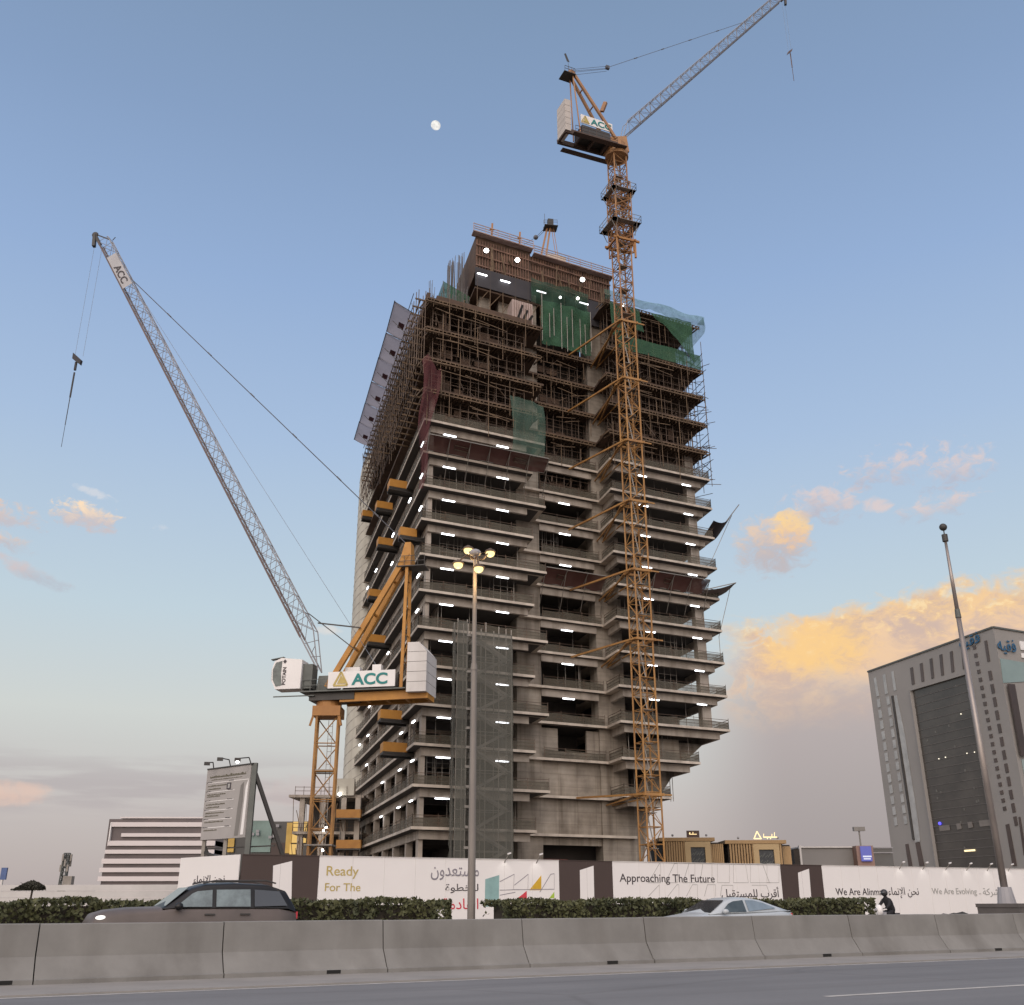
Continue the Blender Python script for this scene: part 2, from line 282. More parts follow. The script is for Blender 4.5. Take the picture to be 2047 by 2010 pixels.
# ------------------------------------------------------------------ mesh collecting
def npv(p): return np.array([float(p[0]), float(p[1]), float(p[2])])
class MB:
    def __init__(s): s.v = []; s.f = []
    def poly(s, pts):
        b = len(s.v); s.v += [npv(p) for p in pts]; s.f.append(tuple(range(b, b+len(pts))))
    def hexa(s, b4, t4):
        b = len(s.v); s.v += [npv(p) for p in b4]+[npv(p) for p in t4]
        s.f += [tuple(b+i for i in q) for q in ((3,2,1,0),(4,5,6,7),(0,1,5,4),(1,2,6,5),(2,3,7,6),(3,0,4,7))]
    def prism(s, poly, z0, z1):       # poly: list of xy (counter-clockwise)
        n = len(poly); b = len(s.v)
        s.v += [npv((p[0], p[1], z0)) for p in poly]+[npv((p[0], p[1], z1)) for p in poly]
        s.f.append(tuple(b+i for i in reversed(range(n)))); s.f.append(tuple(b+n+i for i in range(n)))
        for i in range(n):
            j = (i+1) % n; s.f.append((b+i, b+j, b+n+j, b+n+i))
    def sheet(s, pts, nrm, th):       # thick plate: pts in a plane, thickness th along nrm
        n = len(pts); b = len(s.v); nn = npv(nrm); nn = nn/np.linalg.norm(nn)
        s.v += [npv(p) for p in pts]+[npv(p)+nn*th for p in pts]
        s.f.append(tuple(b+i for i in reversed(range(n)))); s.f.append(tuple(b+n+i for i in range(n)))
        for i in range(n):
            j = (i+1) % n; s.f.append((b+i, b+j, b+n+j, b+n+i))
    def bar(s, p, q, w, h=None, up=(0, 0, 1)):
        p = npv(p); q = npv(q); h = h or w; d = q-p; L = np.linalg.norm(d)
        if L < 1e-6: return
        d /= L; u = npv(up)
        if abs(d@u) > .97: u = np.array([0, 1, 0.]) if abs(d[1]) < .9 else np.array([1, 0, 0.])
        a = np.cross(d, u); a /= np.linalg.norm(a); c = np.cross(a, d)
        k = [(-1,-1),(1,-1),(1,1),(-1,1)]
        s.hexa([p+a*w/2*i+c*h/2*j for i, j in k], [q+a*w/2*i+c*h/2*j for i, j in k])
    def tube(s, p, q, r, n=6, r2=None):
        p = npv(p); q = npv(q); d = q-p; L = np.linalg.norm(d)
        if L < 1e-6: return
        d /= L; u = np.array([0, 0, 1.]) if abs(d[2]) < .9 else np.array([1, 0, 0.])
        a = np.cross(d, u); a /= np.linalg.norm(a); c = np.cross(d, a); r2 = r if r2 is None else r2; b = len(s.v)
        for rr, o in ((r, p), (r2, q)):
            for i in range(n):
                t = 2*math.pi*i/n; s.v.append(o+(a*math.cos(t)+c*math.sin(t))*rr)
        for i in range(n):
            j = (i+1) % n; s.f.append((b+i, b+j, b+n+j, b+n+i))
        s.f.append(tuple(b+i for i in reversed(range(n)))); s.f.append(tuple(b+n+i for i in range(n)))
    def path(s, pts, r, n=5):
        for a, b in zip(pts, pts[1:]): s.tube(a, b, r, n)
    def box(s, c, sx, sy, sz, yaw=0.0, z0=None):
        cx, cy, cz = c; ca, sa = math.cos(yaw), math.sin(yaw)
        P = [(cx+ca*x*sx/2-sa*y*sy/2, cy+sa*x*sx/2+ca*y*sy/2) for x, y in ((-1,-1),(1,-1),(1,1),(-1,1))]
        s.prism(P, cz-sz/2, cz+sz/2)
    def ball(s, c, r, n=12, m=8, sx=1, sy=1, sz=1):
        b = len(s.v); c = npv(c)
        for i in range(m+1):
            th = math.pi*i/m
            for j in range(n):
                ph = 2*math.pi*j/n; s.v.append(c+np.array([r*sx*math.sin(th)*math.cos(ph), r*sy*math.sin(th)*math.sin(ph), r*sz*math.cos(th)]))
        for i in range(m):
            for j in range(n):
                k = (j+1) % n; s.f.append((b+i*n+j, b+(i+1)*n+j, b+(i+1)*n+k, b+i*n+k))
    def build(s, name, mat, parent=None, smooth=False):
        me = bpy.data.meshes.new(name); o = bpy.data.objects.new(name, me); COL.objects.link(o)
        off = origin(parent) if parent else np.zeros(3)
        me.from_pydata([tuple(v-off) for v in s.v], [], s.f); me.materials.append(mat)
        if smooth: me.polygons.foreach_set('use_smooth', [True]*len(me.polygons))
        me.update()
        if parent: o.parent = parent
        return o
def origin(o):
    p = np.zeros(3)
    while o is not None:
        p = p+np.array(o.location); o = o.parent
    return p
def tag(o, label=None, cat=None, group=None, kind=None):
    if label: o['label'] = label
    if cat: o['category'] = cat
    if group: o['group'] = group
    if kind: o['kind'] = kind
    return o
def thing(name, loc, label, cat, group=None):
    o = bpy.data.objects.new(name, None); COL.objects.link(o); o.location = tuple(float(x) for x in loc); o.empty_display_size = .5
    return tag(o, label, cat, group)
def struct(o): return tag(o, kind='structure')

# Arabic presentation forms (joined letters, laid out right to left)
_AR = {'ا':(0xFE8D,0),'أ':(0xFE83,0),'إ':(0xFE87,0),'ب':(0xFE8F,1),'ة':(0xFE93,0),'ت':(0xFE95,1),'ح':(0xFEA1,1),'خ':(0xFEA5,1),'د':(0xFEA9,0),
       'ر':(0xFEAD,0),'س':(0xFEB1,1),'ش':(0xFEB5,1),'ط':(0xFEC1,1),'ع':(0xFEC9,1),'ف':(0xFED1,1),'ق':(0xFED5,1),'ك':(0xFED9,1),'ل':(0xFEDD,1),
       'م':(0xFEE1,1),'ن':(0xFEE5,1),'ه':(0xFEE9,1),'و':(0xFEED,0),'ي':(0xFEF1,1),'ء':(0xFE80,-1)}
_LA = {'إ':0xFEF9,'ا':0xFEFB,'أ':0xFEF7}
def arabic(t):
    out = []; prev = False; i = 0
    while i < len(t):
        c = t[i]
        if c == 'ل' and i+1 < len(t) and t[i+1] in _LA:
            out.append(chr(_LA[t[i+1]]+(1 if prev else 0))); prev = False; i += 2; continue
        if c not in _AR: out.append(c); prev = False; i += 1; continue
        b, k = _AR[c]; nx = i+1 < len(t) and t[i+1] in _AR and _AR[t[i+1]][1] >= 0
        if k < 0: out.append(chr(b)); prev = False
        elif k == 0: out.append(chr(b+(1 if prev else 0))); prev = False
        else:
            out.append(chr(b+({(0,0):0,(1,0):1,(0,1):2,(1,1):3}[(int(prev), int(nx))]))); prev = nx
        i += 1
    return ''.join(reversed(out))
def text(body, p0, xdir, ydir, width, height, mat, parent, name='lettering', depth=.02, bold=.004):
    """lettering mesh: lower-left corner p0, fitted into width x height along xdir / ydir"""
    c = bpy.data.curves.new('t', 'FONT'); c.body = body; c.size = 1; c.fill_mode = 'BOTH'; c.extrude = .02; c.offset = bold
    o = bpy.data.objects.new('t', c); COL.objects.link(o); bpy.context.view_layer.update()
    me = bpy.data.meshes.new_from_object(o.evaluated_get(bpy.context.evaluated_depsgraph_get()))
    V = np.array([v.co[:] for v in me.vertices]); lo = V.min(0); hi = V.max(0); x = npv(xdir); y = npv(ydir); n = np.cross(x, y)
    off = origin(parent); q = npv(p0)-off
    for v, a in zip(me.vertices, V):
        v.co = q+x*((a[0]-lo[0])/(hi[0]-lo[0])*width)+y*((a[1]-lo[1])/(hi[1]-lo[1])*height)+n*(depth if a[2] > 0 else .002)
    me.materials.clear(); me.materials.append(mat); me.name = name
    bpy.data.objects.remove(o); bpy.data.curves.remove(c)
    ob = bpy.data.objects.new(name, me); COL.objects.link(ob); ob.parent = parent
    return ob

# ================================================================== GROUND, ROADS
ANG = R(28.25); HD = np.array([math.cos(ANG), math.sin(ANG), 0]); HN = np.array([-math.sin(ANG), math.cos(ANG), 0]); UPV = np.array([0, 0, 1.])
def rd(a, d, z=0.0): return HD*a+HN*d+np.array([0, 0, z])     # road frame: a along the road, d across it
def oroad(x, y, d): return onplane(x, y, HN*d, HN)
m = MB(); n = 64
m.poly([(6000*math.cos(2*math.pi*i/n), 6000*math.sin(2*math.pi*i/n), 0) for i in range(n)])
struct(m.build('ground', M['sand']))
def strip(name, d0, d1, z, mat, a0=-260, a1=420):
    m = MB(); m.poly([rd(a0, d0, z), rd(a1, d0, z), rd(a1, d1, z), rd(a0, d1, z)]); return struct(m.build(name, mat))
strip('road', -14, 18.55, .004, M['asphalt'])
m = MB()
m.hexa([rd(-260, 18.55, -.1), rd(420, 18.55, -.1), rd(420, 20.62, -.1), rd(-260, 20.62, -.1)], [rd(-260, 18.55, .03), rd(420, 18.55, .03), rd(420, 20.62, .05), rd(-260, 20.62, .05)])
struct(m.build('gutter', M['gutter']))
m = MB(); m.poly([rd(-260, 18.28, .008), rd(420, 18.28, .008), rd(420, 18.42, .008), rd(-260, 18.42, .008)])
for i in range(-6, 12):
    a = 11.95+i*9.0; m.poly([rd(a, 12.40, .008), rd(a+4.6, 12.40, .008), rd(a+4.6, 12.56, .008), rd(a, 12.56, .008)])
struct(m.build('road_markings', M['line']))
strip('far_carriageway', 21.6, 29.2, .004, M['asphalt'])
m = MB(); m.hexa([rd(-260, 29.2, -.1), rd(420, 29.2, -.1), rd(420, 33.2, -.1), rd(-260, 33.2, -.1)], [rd(-260, 29.2, .15), rd(420, 29.2, .15), rd(420, 33.2, .15), rd(-260, 33.2, .15)])
struct(m.build('median_strip', M['gutter']))
strip('service_road', 33.2, 52, .004, M['asphalt'])

# ================================================================== CONCRETE BARRIER (a run of equal segments)
SEG = 3.2; D0 = 20.45
prof = [(0,0),(0,.11),(.05,.13),(.29,.46),(.36,.975),(.38,.99),(.58,.99),(.60,.975),(.67,.46),(.91,.13),(.96,.11),(.96,0)]
def seg_bm():
    m = MB(); n = len(prof); L = SEG-.022; base = HN*0
    m.v = [HD*x+HN*p[0]+UPV*p[1] for x in (0, L) for p in prof]
    m.f = [tuple(reversed(range(n))), tuple(range(n, 2*n))]+[(i, (i+1) % n, n+(i+1) % n, n+i) for i in range(n)]
    m.f = [tuple(reversed(f)) for f in m.f]; return m
p_top = oroad(81, 1845.4, 20.9); a_first = p_top @ HD
seg0 = None
for i in range(-3, 14):
    a = a_first+i*SEG
    if seg0 is None:
        o = seg_bm().build('concrete_barrier', M['barrier']); seg0 = o
    else:
        o = seg0.copy(); COL.objects.link(o)
    o.location = rd(a, D0, .01+random.uniform(-.006, .006)); o.rotation_euler = (0, 0, random.uniform(-.002, .002))
    tag(o, 'grey concrete road barrier segment with a sloping foot beside the near road', 'barrier', 'concrete barrier segments along the near road')
for i, px in enumerate((12, 668, 1225, 1656, 2001)):     # drain openings at the foot of some segments
    q = oroad(px, 1930, D0); a = q @ HD
    k = [o for o in COL.objects if o.name.startswith('concrete_barrier') and 0 < (a-np.array(o.location) @ HD) < SEG]
    if not k: continue
    m = MB(); m.hexa([rd(a-.14, D0-.004, .06), rd(a+.14, D0-.004, .06), rd(a+.14, D0+.03, .06), rd(a-.14, D0+.03, .06)], [rd(a-.14, D0-.004, .125), rd(a+.14, D0-.004, .125), rd(a+.14, D0+.03, .125), rd(a-.14, D0+.03, .125)])
    m.build('drain_opening', M['black'], k[0])

# ================================================================== HEDGES
def hedge(a0, a1, label, seed):
    rng = np.random.default_rng(seed); d0, d1, zt = 30.2, 31.9, 1.41
    root = thing('clipped_hedge', rd((a0+a1)/2, 31, .15), label, 'hedge', 'clipped hedges on the median')
    L = a1-a0; n = int(L*560); t = rng.random(n)
    u = rng.random(n)*L; dd = rng.random(n); zz = rng.random(n)
    face = rng.random(n)
    d = np.where(face < .55, d0+np.abs(rng.normal(0, .12, n)), d0+dd*(d1-d0)); z = np.where(face > .6, zt-np.abs(rng.normal(0, .09, n)), .32+zz**.75*(zt-.32))
    en = rng.random(n) < .06; u = np.where(en, np.where(rng.random(n) < .5, np.abs(rng.normal(0, .12, n)), L-np.abs(rng.normal(0, .12, n))), u)
    bumpy = .07*np.sin(u*2.1+seed)+.05*np.sin(u*5.3)+.04*np.sin(u*11.0); d = d+bumpy*1.3*(face < .55); z = z+(bumpy*.45+.02*np.sin(u*.7+seed*2)+.02*np.sin(u*1.37))*(z > .9)
    ln = rng.uniform(.045, .10, n); lw = ln*rng.uniform(.45, .7, n)
    c = HD*(a0+u)[:, None]+HN*d[:, None]+UPV*z[:, None]
    v1 = rng.normal(size=(n, 3)); v1 /= np.linalg.norm(v1, axis=1)[:, None]; v2 = rng.normal(size=(n, 3)); v2 -= (v2*v1).sum(1)[:, None]*v1; v2 /= np.linalg.norm(v2, axis=1)[:, None]
    V = np.stack([c-v1*ln[:, None], c+v2*lw[:, None], c+v1*ln[:, None], c-v2*lw[:, None]], 1).reshape(-1, 3)
    m = MB(); m.v = list(V); m.f = [(4*i, 4*i+1, 4*i+2, 4*i+3) for i in range(n)]; m.build('foliage', M['leaf'], root)
    m = MB(); k = int(L/.16)
    for i in range(k):
        a = a0+.1+i*.16+random.uniform(-.05, .05); dq = random.uniform(d0+.2, d1-.2)
        for j in range(2): m.tube(rd(a, dq, .15), rd(a+random.uniform(-.2, .2), dq+random.uniform(-.2, .2), random.uniform(.6, 1.3)), .018, 4, .008)
    # solid dark box put inside to block the view through the middle
    m.hexa([rd(a0+.35, d0+.35, .42), rd(a1-.35, d0+.35, .42), rd(a1-.35, d1-.3, .42), rd(a0+.35, d1-.3, .42)], [rd(a0+.35, d0+.3, zt-.14), rd(a1-.35, d0+.3, zt-.14), rd(a1-.35, d1-.3, zt-.14), rd(a0+.35, d1-.3, zt-.14)])
    m.build('stems', M['twig'], root)
aL = oroad(897, 1810, 30.4) @ HD; aR = oroad(1002, 1810, 30.4) @ HD; aE = oroad(1745, 1805, 30.4) @ HD
hedge(aL-31, aL, 'long clipped dark green hedge behind the black estate car, left of the lamp post', 3)
hedge(aR, aE, 'clipped dark green hedge behind the pale saloon car, right of the lamp post', 5)

# ================================================================== SOIL BANK on the right
m = MB(); rng = np.random.default_rng(2); q0 = oroad(1800, 1822, 36) @ HD; q1 = q0+13
k = 40
for row in range(7):
    for i in range(k+1):
        f = i/k; e = math.sin(math.pi*row/6); h = e*(.62+.25*math.sin(f*9)+.12*math.sin(f*23))*min(1, 4*f+.1)*1.05
        m.v.append(rd(q0+f*(q1-q0), 34.4+row*.55+.1*math.sin(i*1.7), h+rng.normal(0, .03)*e))
for row in range(6):
    for i in range(k): b = row*(k+1)+i; m.f.append((b, b+1, b+k+2, b+k+1))
struct(m.build('soil_bank', M['twig'], smooth=True))

# ================================================================== STREET LAMP
bp = oroad(942, 1830, 32); LX, LY = bp[0], bp[1]
lamp = thing('street_lamp', (LX, LY, .15), 'tall tapered steel lamp post with four lit yellow heads standing in the hedge gap', 'street lamp')
ZT = 13.25
m = MB(); m.tube((LX, LY, .15), (LX, LY, .5), .24, 12); m.tube((LX, LY, .5), (LX, LY, 9.2), .135, 14, .105); m.tube((LX, LY, 9.2), (LX, LY, ZT), .085, 12, .07)
m.tube((LX, LY, 9.0), (LX, LY, 9.25), .125, 12, .1)
m.build('pole', pmat('lamp_post_paint', (.235,.205,.18), (.17,.15,.135), .5, .6, metal=.2), lamp)
dc_ = at(950, 1106, LY+.1); m = MB(); m.ball(dc_, .2, 12, 8, 1.1, 1.1, .75); m.tube((LX, LY, ZT-.2), dc_, .035)
m.build('dome_cap', M['jib'], lamp)
heads = [(936, 1101), (980, 1107), (916, 1130), (957, 1138)]
for i, (px, py) in enumerate(heads):
    Y = LY+(.55 if i < 2 else -.55)
    c = at(px, py, Y)
    m = MB(); m.path([(LX, LY, ZT-.12), ((LX+c[0])/2, (LY+c[1])/2, ZT-.02), (c[0], c[1], c[2]+.12)], .035, 6); arm = m.build('bracket_arm', M['tube'], lamp)
    m = MB(); m.tube(c+UPV*.05, c+UPV*.13, .215, 14, .17); m.tube(c+UPV*.13, c+UPV*.2, .13, 10, .06); hd = m.build('lamp_head', M['tube'], lamp)
    m = MB(); m.ball(c+UPV*.0, .17, 14, 8, 1, 1, .85); m.build('lens', M['sodium'], hd, True)
    ld = bpy.data.lights.new('lamp_glow', 'POINT'); ld.energy = 45; ld.color = (1, .62, .25); ld.shadow_soft_size = .2
    lo = bpy.data.objects.new('lamp_glow', ld); COL.objects.link(lo); lo.parent = lamp; lo.location = c-UPV*.35-origin(lamp)

# ================================================================== FLAGPOLE on its plinth
fp = oroad(2013, 1806, 33.6); FX, FY = fp[0], fp[1]; ft = at(1893, 1065, FY)[2]
pl = thing('stone_plinth', (FX+.9, FY, 0), 'dark stone plinth carrying the flagpole at the right edge', 'plinth')
m = MB()
for z0, z1, g in ((0, .35, .12), (.35, 1.08, 0.0), (1.08, 1.24, .08)):
    m.box((FX+.95, FY, (z0+z1)/2), 4.2+g, 2.2+g, z1-z0, ANG)
m.build('plinth_block', pmat('plinth_stone', (.11,.095,.085), (.075,.065,.06), .8, .7, .2), pl)
fl = thing('flagpole', (FX, FY, 1.24), 'tall bare metal flagpole with a ball finial and no flag, on a stone plinth', 'flagpole')
mp_ = pmat('brushed_pole_metal', (.36,.31,.28), (.22,.19,.175), 1.5, .38, metal=.55, stretch=(1,1,.3))
zj = at(1926, 1222, FY)[2]
m = MB(); m.tube((FX, FY, 1.24), (FX, FY, zj), .165, 16, .12); m.tube((FX, FY, zj), (FX, FY, ft-.45), .105, 14, .07); m.build('pole', mp_, fl, True)
m = MB(); m.tube((FX, FY, 1.24), (FX, FY, 1.95), .42, 14, .30); m.build('base_collar', M['jib'], fl)
m = MB(); m.tube((FX, FY, zj-.35), (FX, FY, zj+.1), .15, 14, .125); m.build('coupling', M['steel_g'], fl)
m = MB(); m.tube((FX, FY, ft-.5), (FX, FY, ft-.12), .15, 12); m.tube((FX, FY, ft-.12), (FX, FY, ft+.12), .03, 6); m.build('truck', M['steel_d'], fl)
m = MB(); m.ball((FX, FY, ft+.3), .2, 14, 10); m.build('ball_finial', M['steel_d'], fl, True)

# ================================================================== HOARDING
DH = 75.0; ZH = 4.55
def hp(px, py): return onplane(px, py, HN*DH, HN)
def ha(px): return hp(px, 1760) @ HD
def panel(px0, px1, label, mat, dz=0.0, closed=None):
    a0, a1 = ha(px0)+.012, ha(px1)-.012
    root = thing('hoarding_panel', rd((a0+a1)/2, DH, 0), label, 'hoarding', 'printed hoarding panels round the site')
    m = MB(); m.hexa([rd(a0, DH, .12), rd(a1, DH, .12), rd(a1, DH+.07, .12), rd(a0, DH+.07, .12)], [rd(a0, DH, ZH+dz), rd(a1, DH, ZH+dz), rd(a1, DH+.07, ZH+dz), rd(a0, DH+.07, ZH+dz)])
    m.build('sheet', mat, root)
    m = MB(); k = max(1, round((a1-a0)/2.44))
    for i in range(1, k): a = a0+(a1-a0)*i/k+random.uniform(-.05, .05); m.bar(rd(a, DH-.003, .12), rd(a, DH-.003, ZH+dz), .03, .008)
    m.bar(rd(a0, DH-.02, ZH+dz), rd(a1, DH-.02, ZH+dz), .05, .05); m.build('sheet_trim', M['ballast'] if mat is M['hoard_w'] else mat, root)
    m = MB(); k = max(2, int((a1-a0)/3))
    for i in range(k+1):
        a = a0+.1+(a1-a0-.2)*i/k; m.bar(rd(a, DH+.14, 0), rd(a, DH+.14, ZH-.1), .1); m.bar(rd(a, DH+.14, ZH-.6), rd(a, DH+2.2, 0), .07)
    m.build('back_frame', M['tube_grey'], root)
    return root
def art(root, name, mat, pxs, th=.006, off=.004):
    m = MB()
    for pp in pxs:
        P = [hp(*p)-HN*off for p in pp]; P = P if np.cross(P[1]-P[0], P[2]-P[0]) @ -HN > 0 else P[::-1]
        m.sheet(P, -HN, th)
    return m.build(name, mat, root)
def outline(root, name, mat, lines, w=.05):
    m = MB()
    for ln in lines:
        for p, q in zip(ln, ln[1:]): m.bar(hp(*p)-HN*.008, hp(*q)-HN*.008, w, .012, up=-HN) if False else m.bar(hp(*p)-HN*.008, hp(*q)-HN*.008, .012, w)
    return m.build(name, mat, root)
def words(root, body, x0, x1, ytop, ybot, mat):
    a = hp(x0, ybot); b = hp(x1, ybot); c = hp((x0+x1)/2, ytop); zb = hp((x0+x1)/2, ybot)[2]
    text(body, np.array([a[0], a[1], zb])-HN*.002, HD, UPV, (b-a) @ HD, c[2]-zb, mat, root)
b1 = panel(480, 636, 'dark brown hoarding panel with a white slanted logo, left of the gold lettering', M['hoard_b'])
art(b1, 'logo', M['hoard_w'], [[(546,1731),(584,1721.5),(582.5,1800),(544,1800)]])
w1 = panel(636, 1118, 'long white hoarding panel with gold words and a teal shape, behind the lamp post', M['hoard_w'])
words(w1, 'Ready', 652, 716, 1732, 1757, M['gold']); words(w1, 'For The', 649, 720, 1766, 1782, M['gold'])
words(w1, arabic('مستعدون'), 861, 957, 1734, 1760, M['letter_gy']); words(w1, arabic('للخطوة'), 890, 956, 1767, 1786, M['letter_dk']); words(w1, arabic('القادمة'), 884, 956, 1796, 1818, M['letter_rd'])
art(w1, 'teal_shape', M['art_teal'], [[(970,1758),(998,1749.5),(997,1813),(969,1813)]])
art(w1, 'yellow_triangle', M['art_yellow'], [[(1058,1780),(1082,1750),(1082,1780)]]); art(w1, 'red_triangle', M['art_red'], [[(1034,1797),(1053,1781),(1053,1797)]]); art(w1, 'green_triangle', M['art_green'], [[(1098,1796),(1108,1783),(1108,1796)]])
outline(w1, 'line_art', M['letter_gy'], [[(999,1763),(1028,1748),(1026,1779),(999,1780)],[(1028,1770),(1056,1748),(1055,1779)],[(1026,1779),(1108,1778),(1108,1747),(1101,1748),(1079,1784)],[(999,1790),(1030,1784)]])
b2 = panel(1118, 1225, 'dark brown hoarding panel with a white slanted logo, between the two long white panels', M['hoard_b'])
art(b2, 'logo', M['hoard_w'], [[(1159,1740),(1186.5,1731),(1188,1800),(1160,1800)]])
w2 = panel(1225, 1562, 'white hoarding panel with dark words and faint line drawings, behind the pale saloon', M['hoard_w'])
words(w2, 'Approaching The Future', 1239, 1429, 1748, 1769, M['letter_dk']); words(w2, arabic('أقرب للمستقبل'), 1443, 1558, 1773, 1799, M['letter_dk'])
L2 = []
for i, (x, s) in enumerate([(1296,22),(1330,18),(1365,12),(1399,6),(1434,0),(1466,-6),(1500,-14),(1533,-24)]):
    L2.append([(x, 1765), (x+s if s > 0 else x, 1727), (x+24, 1727), (min(1557, x+24-min(0, s)), 1765), (x, 1765)])
for i, (x, s) in enumerate([(1296,22),(1335,18),(1372,12),(1408,6)]): L2.append([(x, 1792), (x+s, 1769), (x+22, 1769), (x+22, 1792)])
L2 += [[(1440,1792),(1443,1770),(1465,1770),(1465,1780)],[(1503,1770),(1532,1770),(1538,1786)],[(1296,1725),(1560,1730)]]
outline(w2, 'line_art', M['letter_lt'], L2, .035)
b3 = panel(1562, 1645, 'dark brown hoarding panel with a white slanted logo, nearest the flagpole', M['hoard_b'])
art(b3, 'logo', M['hoard_w'], [[(1595,1745),(1617,1737),(1622,1800),(1599,1800)]])
w3 = panel(1645, 2160, 'white hoarding panel lit by small spotlights, behind the flagpole and the motorcycle rider', M['hoard_w'])
words(w3, 'We Are Alinma ..', 1671, 1774, 1776, 1790, M['letter_dk']); words(w3, arabic('نحن الإنماء'), 1777, 1838, 1774, 1796, M['letter_dk'])
words(w3, 'We Are Evolving ..', 1864, 1962, 1776, 1792, M['letter_lt']); words(w3, arabic('شركة'), 1966, 1999, 1776, 1794, M['letter_lt'])
# first panel turns the corner
A0 = at(362, 1712, 80.5); B0 = hp(480, 1706); A0[2] = 0; B0[2] = 0; e = (B0-A0); Lc = np.linalg.norm(e); e /= Lc; nn = np.array([-e[1], e[0], 0])
w0 = thing('hoarding_panel', (A0+B0)/2, 'white hoarding panel with dark joined script, behind the roof of the black estate car', 'hoarding', 'printed hoarding panels round the site')
m = MB(); m.hexa([A0+UPV*.12, B0-e*.01+UPV*.12, B0-e*.01+nn*.07+UPV*.12, A0+nn*.07+UPV*.12], [A0+UPV*ZH, B0-e*.01+UPV*ZH, B0-e*.01+nn*.07+UPV*ZH, A0+nn*.07+UPV*ZH]); m.build('sheet', M['hoard_w'], w0)
q = onplane(386, 1771, A0, nn); q2 = onplane(448, 1771, A0, nn); q3 = onplane(417, 1750, A0, nn)
text(arabic('نحن الإنماء'), q-nn*.002, e, UPV, (q2-q) @ e, q3[2]-q[2], M['letter_dk'], w0)
# spotlights on arms over the top edge
spots = [(1008, 'above the teal shape'), (1072, 'above the yellow triangle'), (1800, 'leftmost of the row by the flagpole'), (1847, 'second from left by the flagpole'),
         (1893, 'third from left by the flagpole'), (1935, 'fourth from left by the flagpole'), (1976, 'just left of the flagpole'), (2018, 'just right of the flagpole')]
for px, where in spots:
    a = ha(px); b = rd(a, DH, ZH)
    t = thing('spotlight', b, 'small spotlight on the hoarding top, '+where, 'spotlight', 'spotlights above the hoarding')
    m = MB(); m.bar(rd(a, DH+.05, ZH-.3), rd(a+.15, DH-.55, ZH+.42), .05); m.build('arm', M['tube_grey'], t)
    m = MB(); m.bar(rd(a+.02, DH-.56, ZH+.38), rd(a+.28, DH-.56, ZH+.46), .16, .1); m.build('lamp_head', M['white'], t)
    ld = bpy.data.lights.new('spot_beam', 'SPOT'); ld.energy = 16; ld.spot_size = R(75); ld.spot_blend = .7; ld.color = (1, .97, .9); ld.shadow_soft_size = .08
    lo = bpy.data.objects.new('spot_beam', ld); COL.objects.link(lo); lo.parent = t; lo.location = HN*-.62+UPV*.32; lo.rotation_euler = Vector(HN*-.55+UPV*1.5).to_track_quat('Z', 'Y').to_euler()

# ================================================================== LOW SITE WALL on the left
m = MB(); WY = 82.5
xa = at(-80, 1772, WY)[0]; xb = at(364, 1772, WY)[0]
wl_ = thing('site_wall', ((xa+xb)/2, WY, 0), 'low pale precast wall of stacked slabs behind the hedge at the left', 'wall')
for i in range(6): 
    m.hexa([(xa, WY+.004*i, .46*i), (xb, WY+.004*i, .46*i), (xb, WY+.15, .46*i), (xa, WY+.15, .46*i)], [(xa, WY+.03+.004*i, .455*i+.45), (xb, WY+.03+.004*i, .455*i+.45), (xb, WY+.15, .455*i+.45), (xa, WY+.15, .455*i+.45)])
m.build('precast_slabs', pmat('pale_wall_slab', (.50,.475,.455), (.40,.38,.365), .3, .9, .1), wl_)

# ================================================================== VEHICLES
def loft(st, mat, name, root, o, f, l, smooth=True, cap=True):
    """st: list of rings [(x, [(y,z)...])] in car space; f forward dir, l left dir"""
    m = MB(); n = len(st[0][1])
    for x, ring in st:
        for y, z in ring: m.v.append(o+f*x+l*y+UPV*z)
    for i in range(len(st)-1):
        for j in range(n):
            k = (j+1) % n; m.f.append((i*n+j, i*n+k, (i+1)*n+k, (i+1)*n+j))
    m.f.append(tuple(range(n))[::-1]); m.f.append(tuple((len(st)-1)*n+j for j in range(n)))
    return m.build(name, mat, root, smooth)
def body_ring(w, zb, zs, zt, crown=.03):
    h = [(0, zb), (w*.8, zb), (w*.97, zb+.12), (w, zb+(zs-zb)*.5), (w*.985, zs-.05), (w*.93, zs), (w*.75, zt-.012), (w*.4, zt+crown*.6), (0, zt+crown)]
    return h+[(-y, z) for y, z in reversed(h[1:-1])]
def wheel(root, o, f, l, x, y, r, w=.22):
    c = o+f*x+l*y+UPV*r; m = MB(); m.tube(c-l*w/2, c+l*w/2, r, 20); t = m.build('wheel', pmat('tyre_rubber', (.025,.025,.025), None, 2, .9), root)
    m = MB(); s = 1 if y > 0 else -1; m.tube(c+l*(s*w/2), c+l*(s*(w/2+.02)), r*.66, 14); m.build('rim', M['jib'], t)
def quadstrip(name, mat, root, o, f, l, y_fn, pts, th=.012):
    s = np.sign(y_fn(pts[0])) ; P = [o+f*p[0]+l*y_fn(p)+UPV*p[1] for p in pts]
    m = MB(); m.sheet(P if s < 0 else P[::-1], l*s, th); return m.build(name, mat, root)

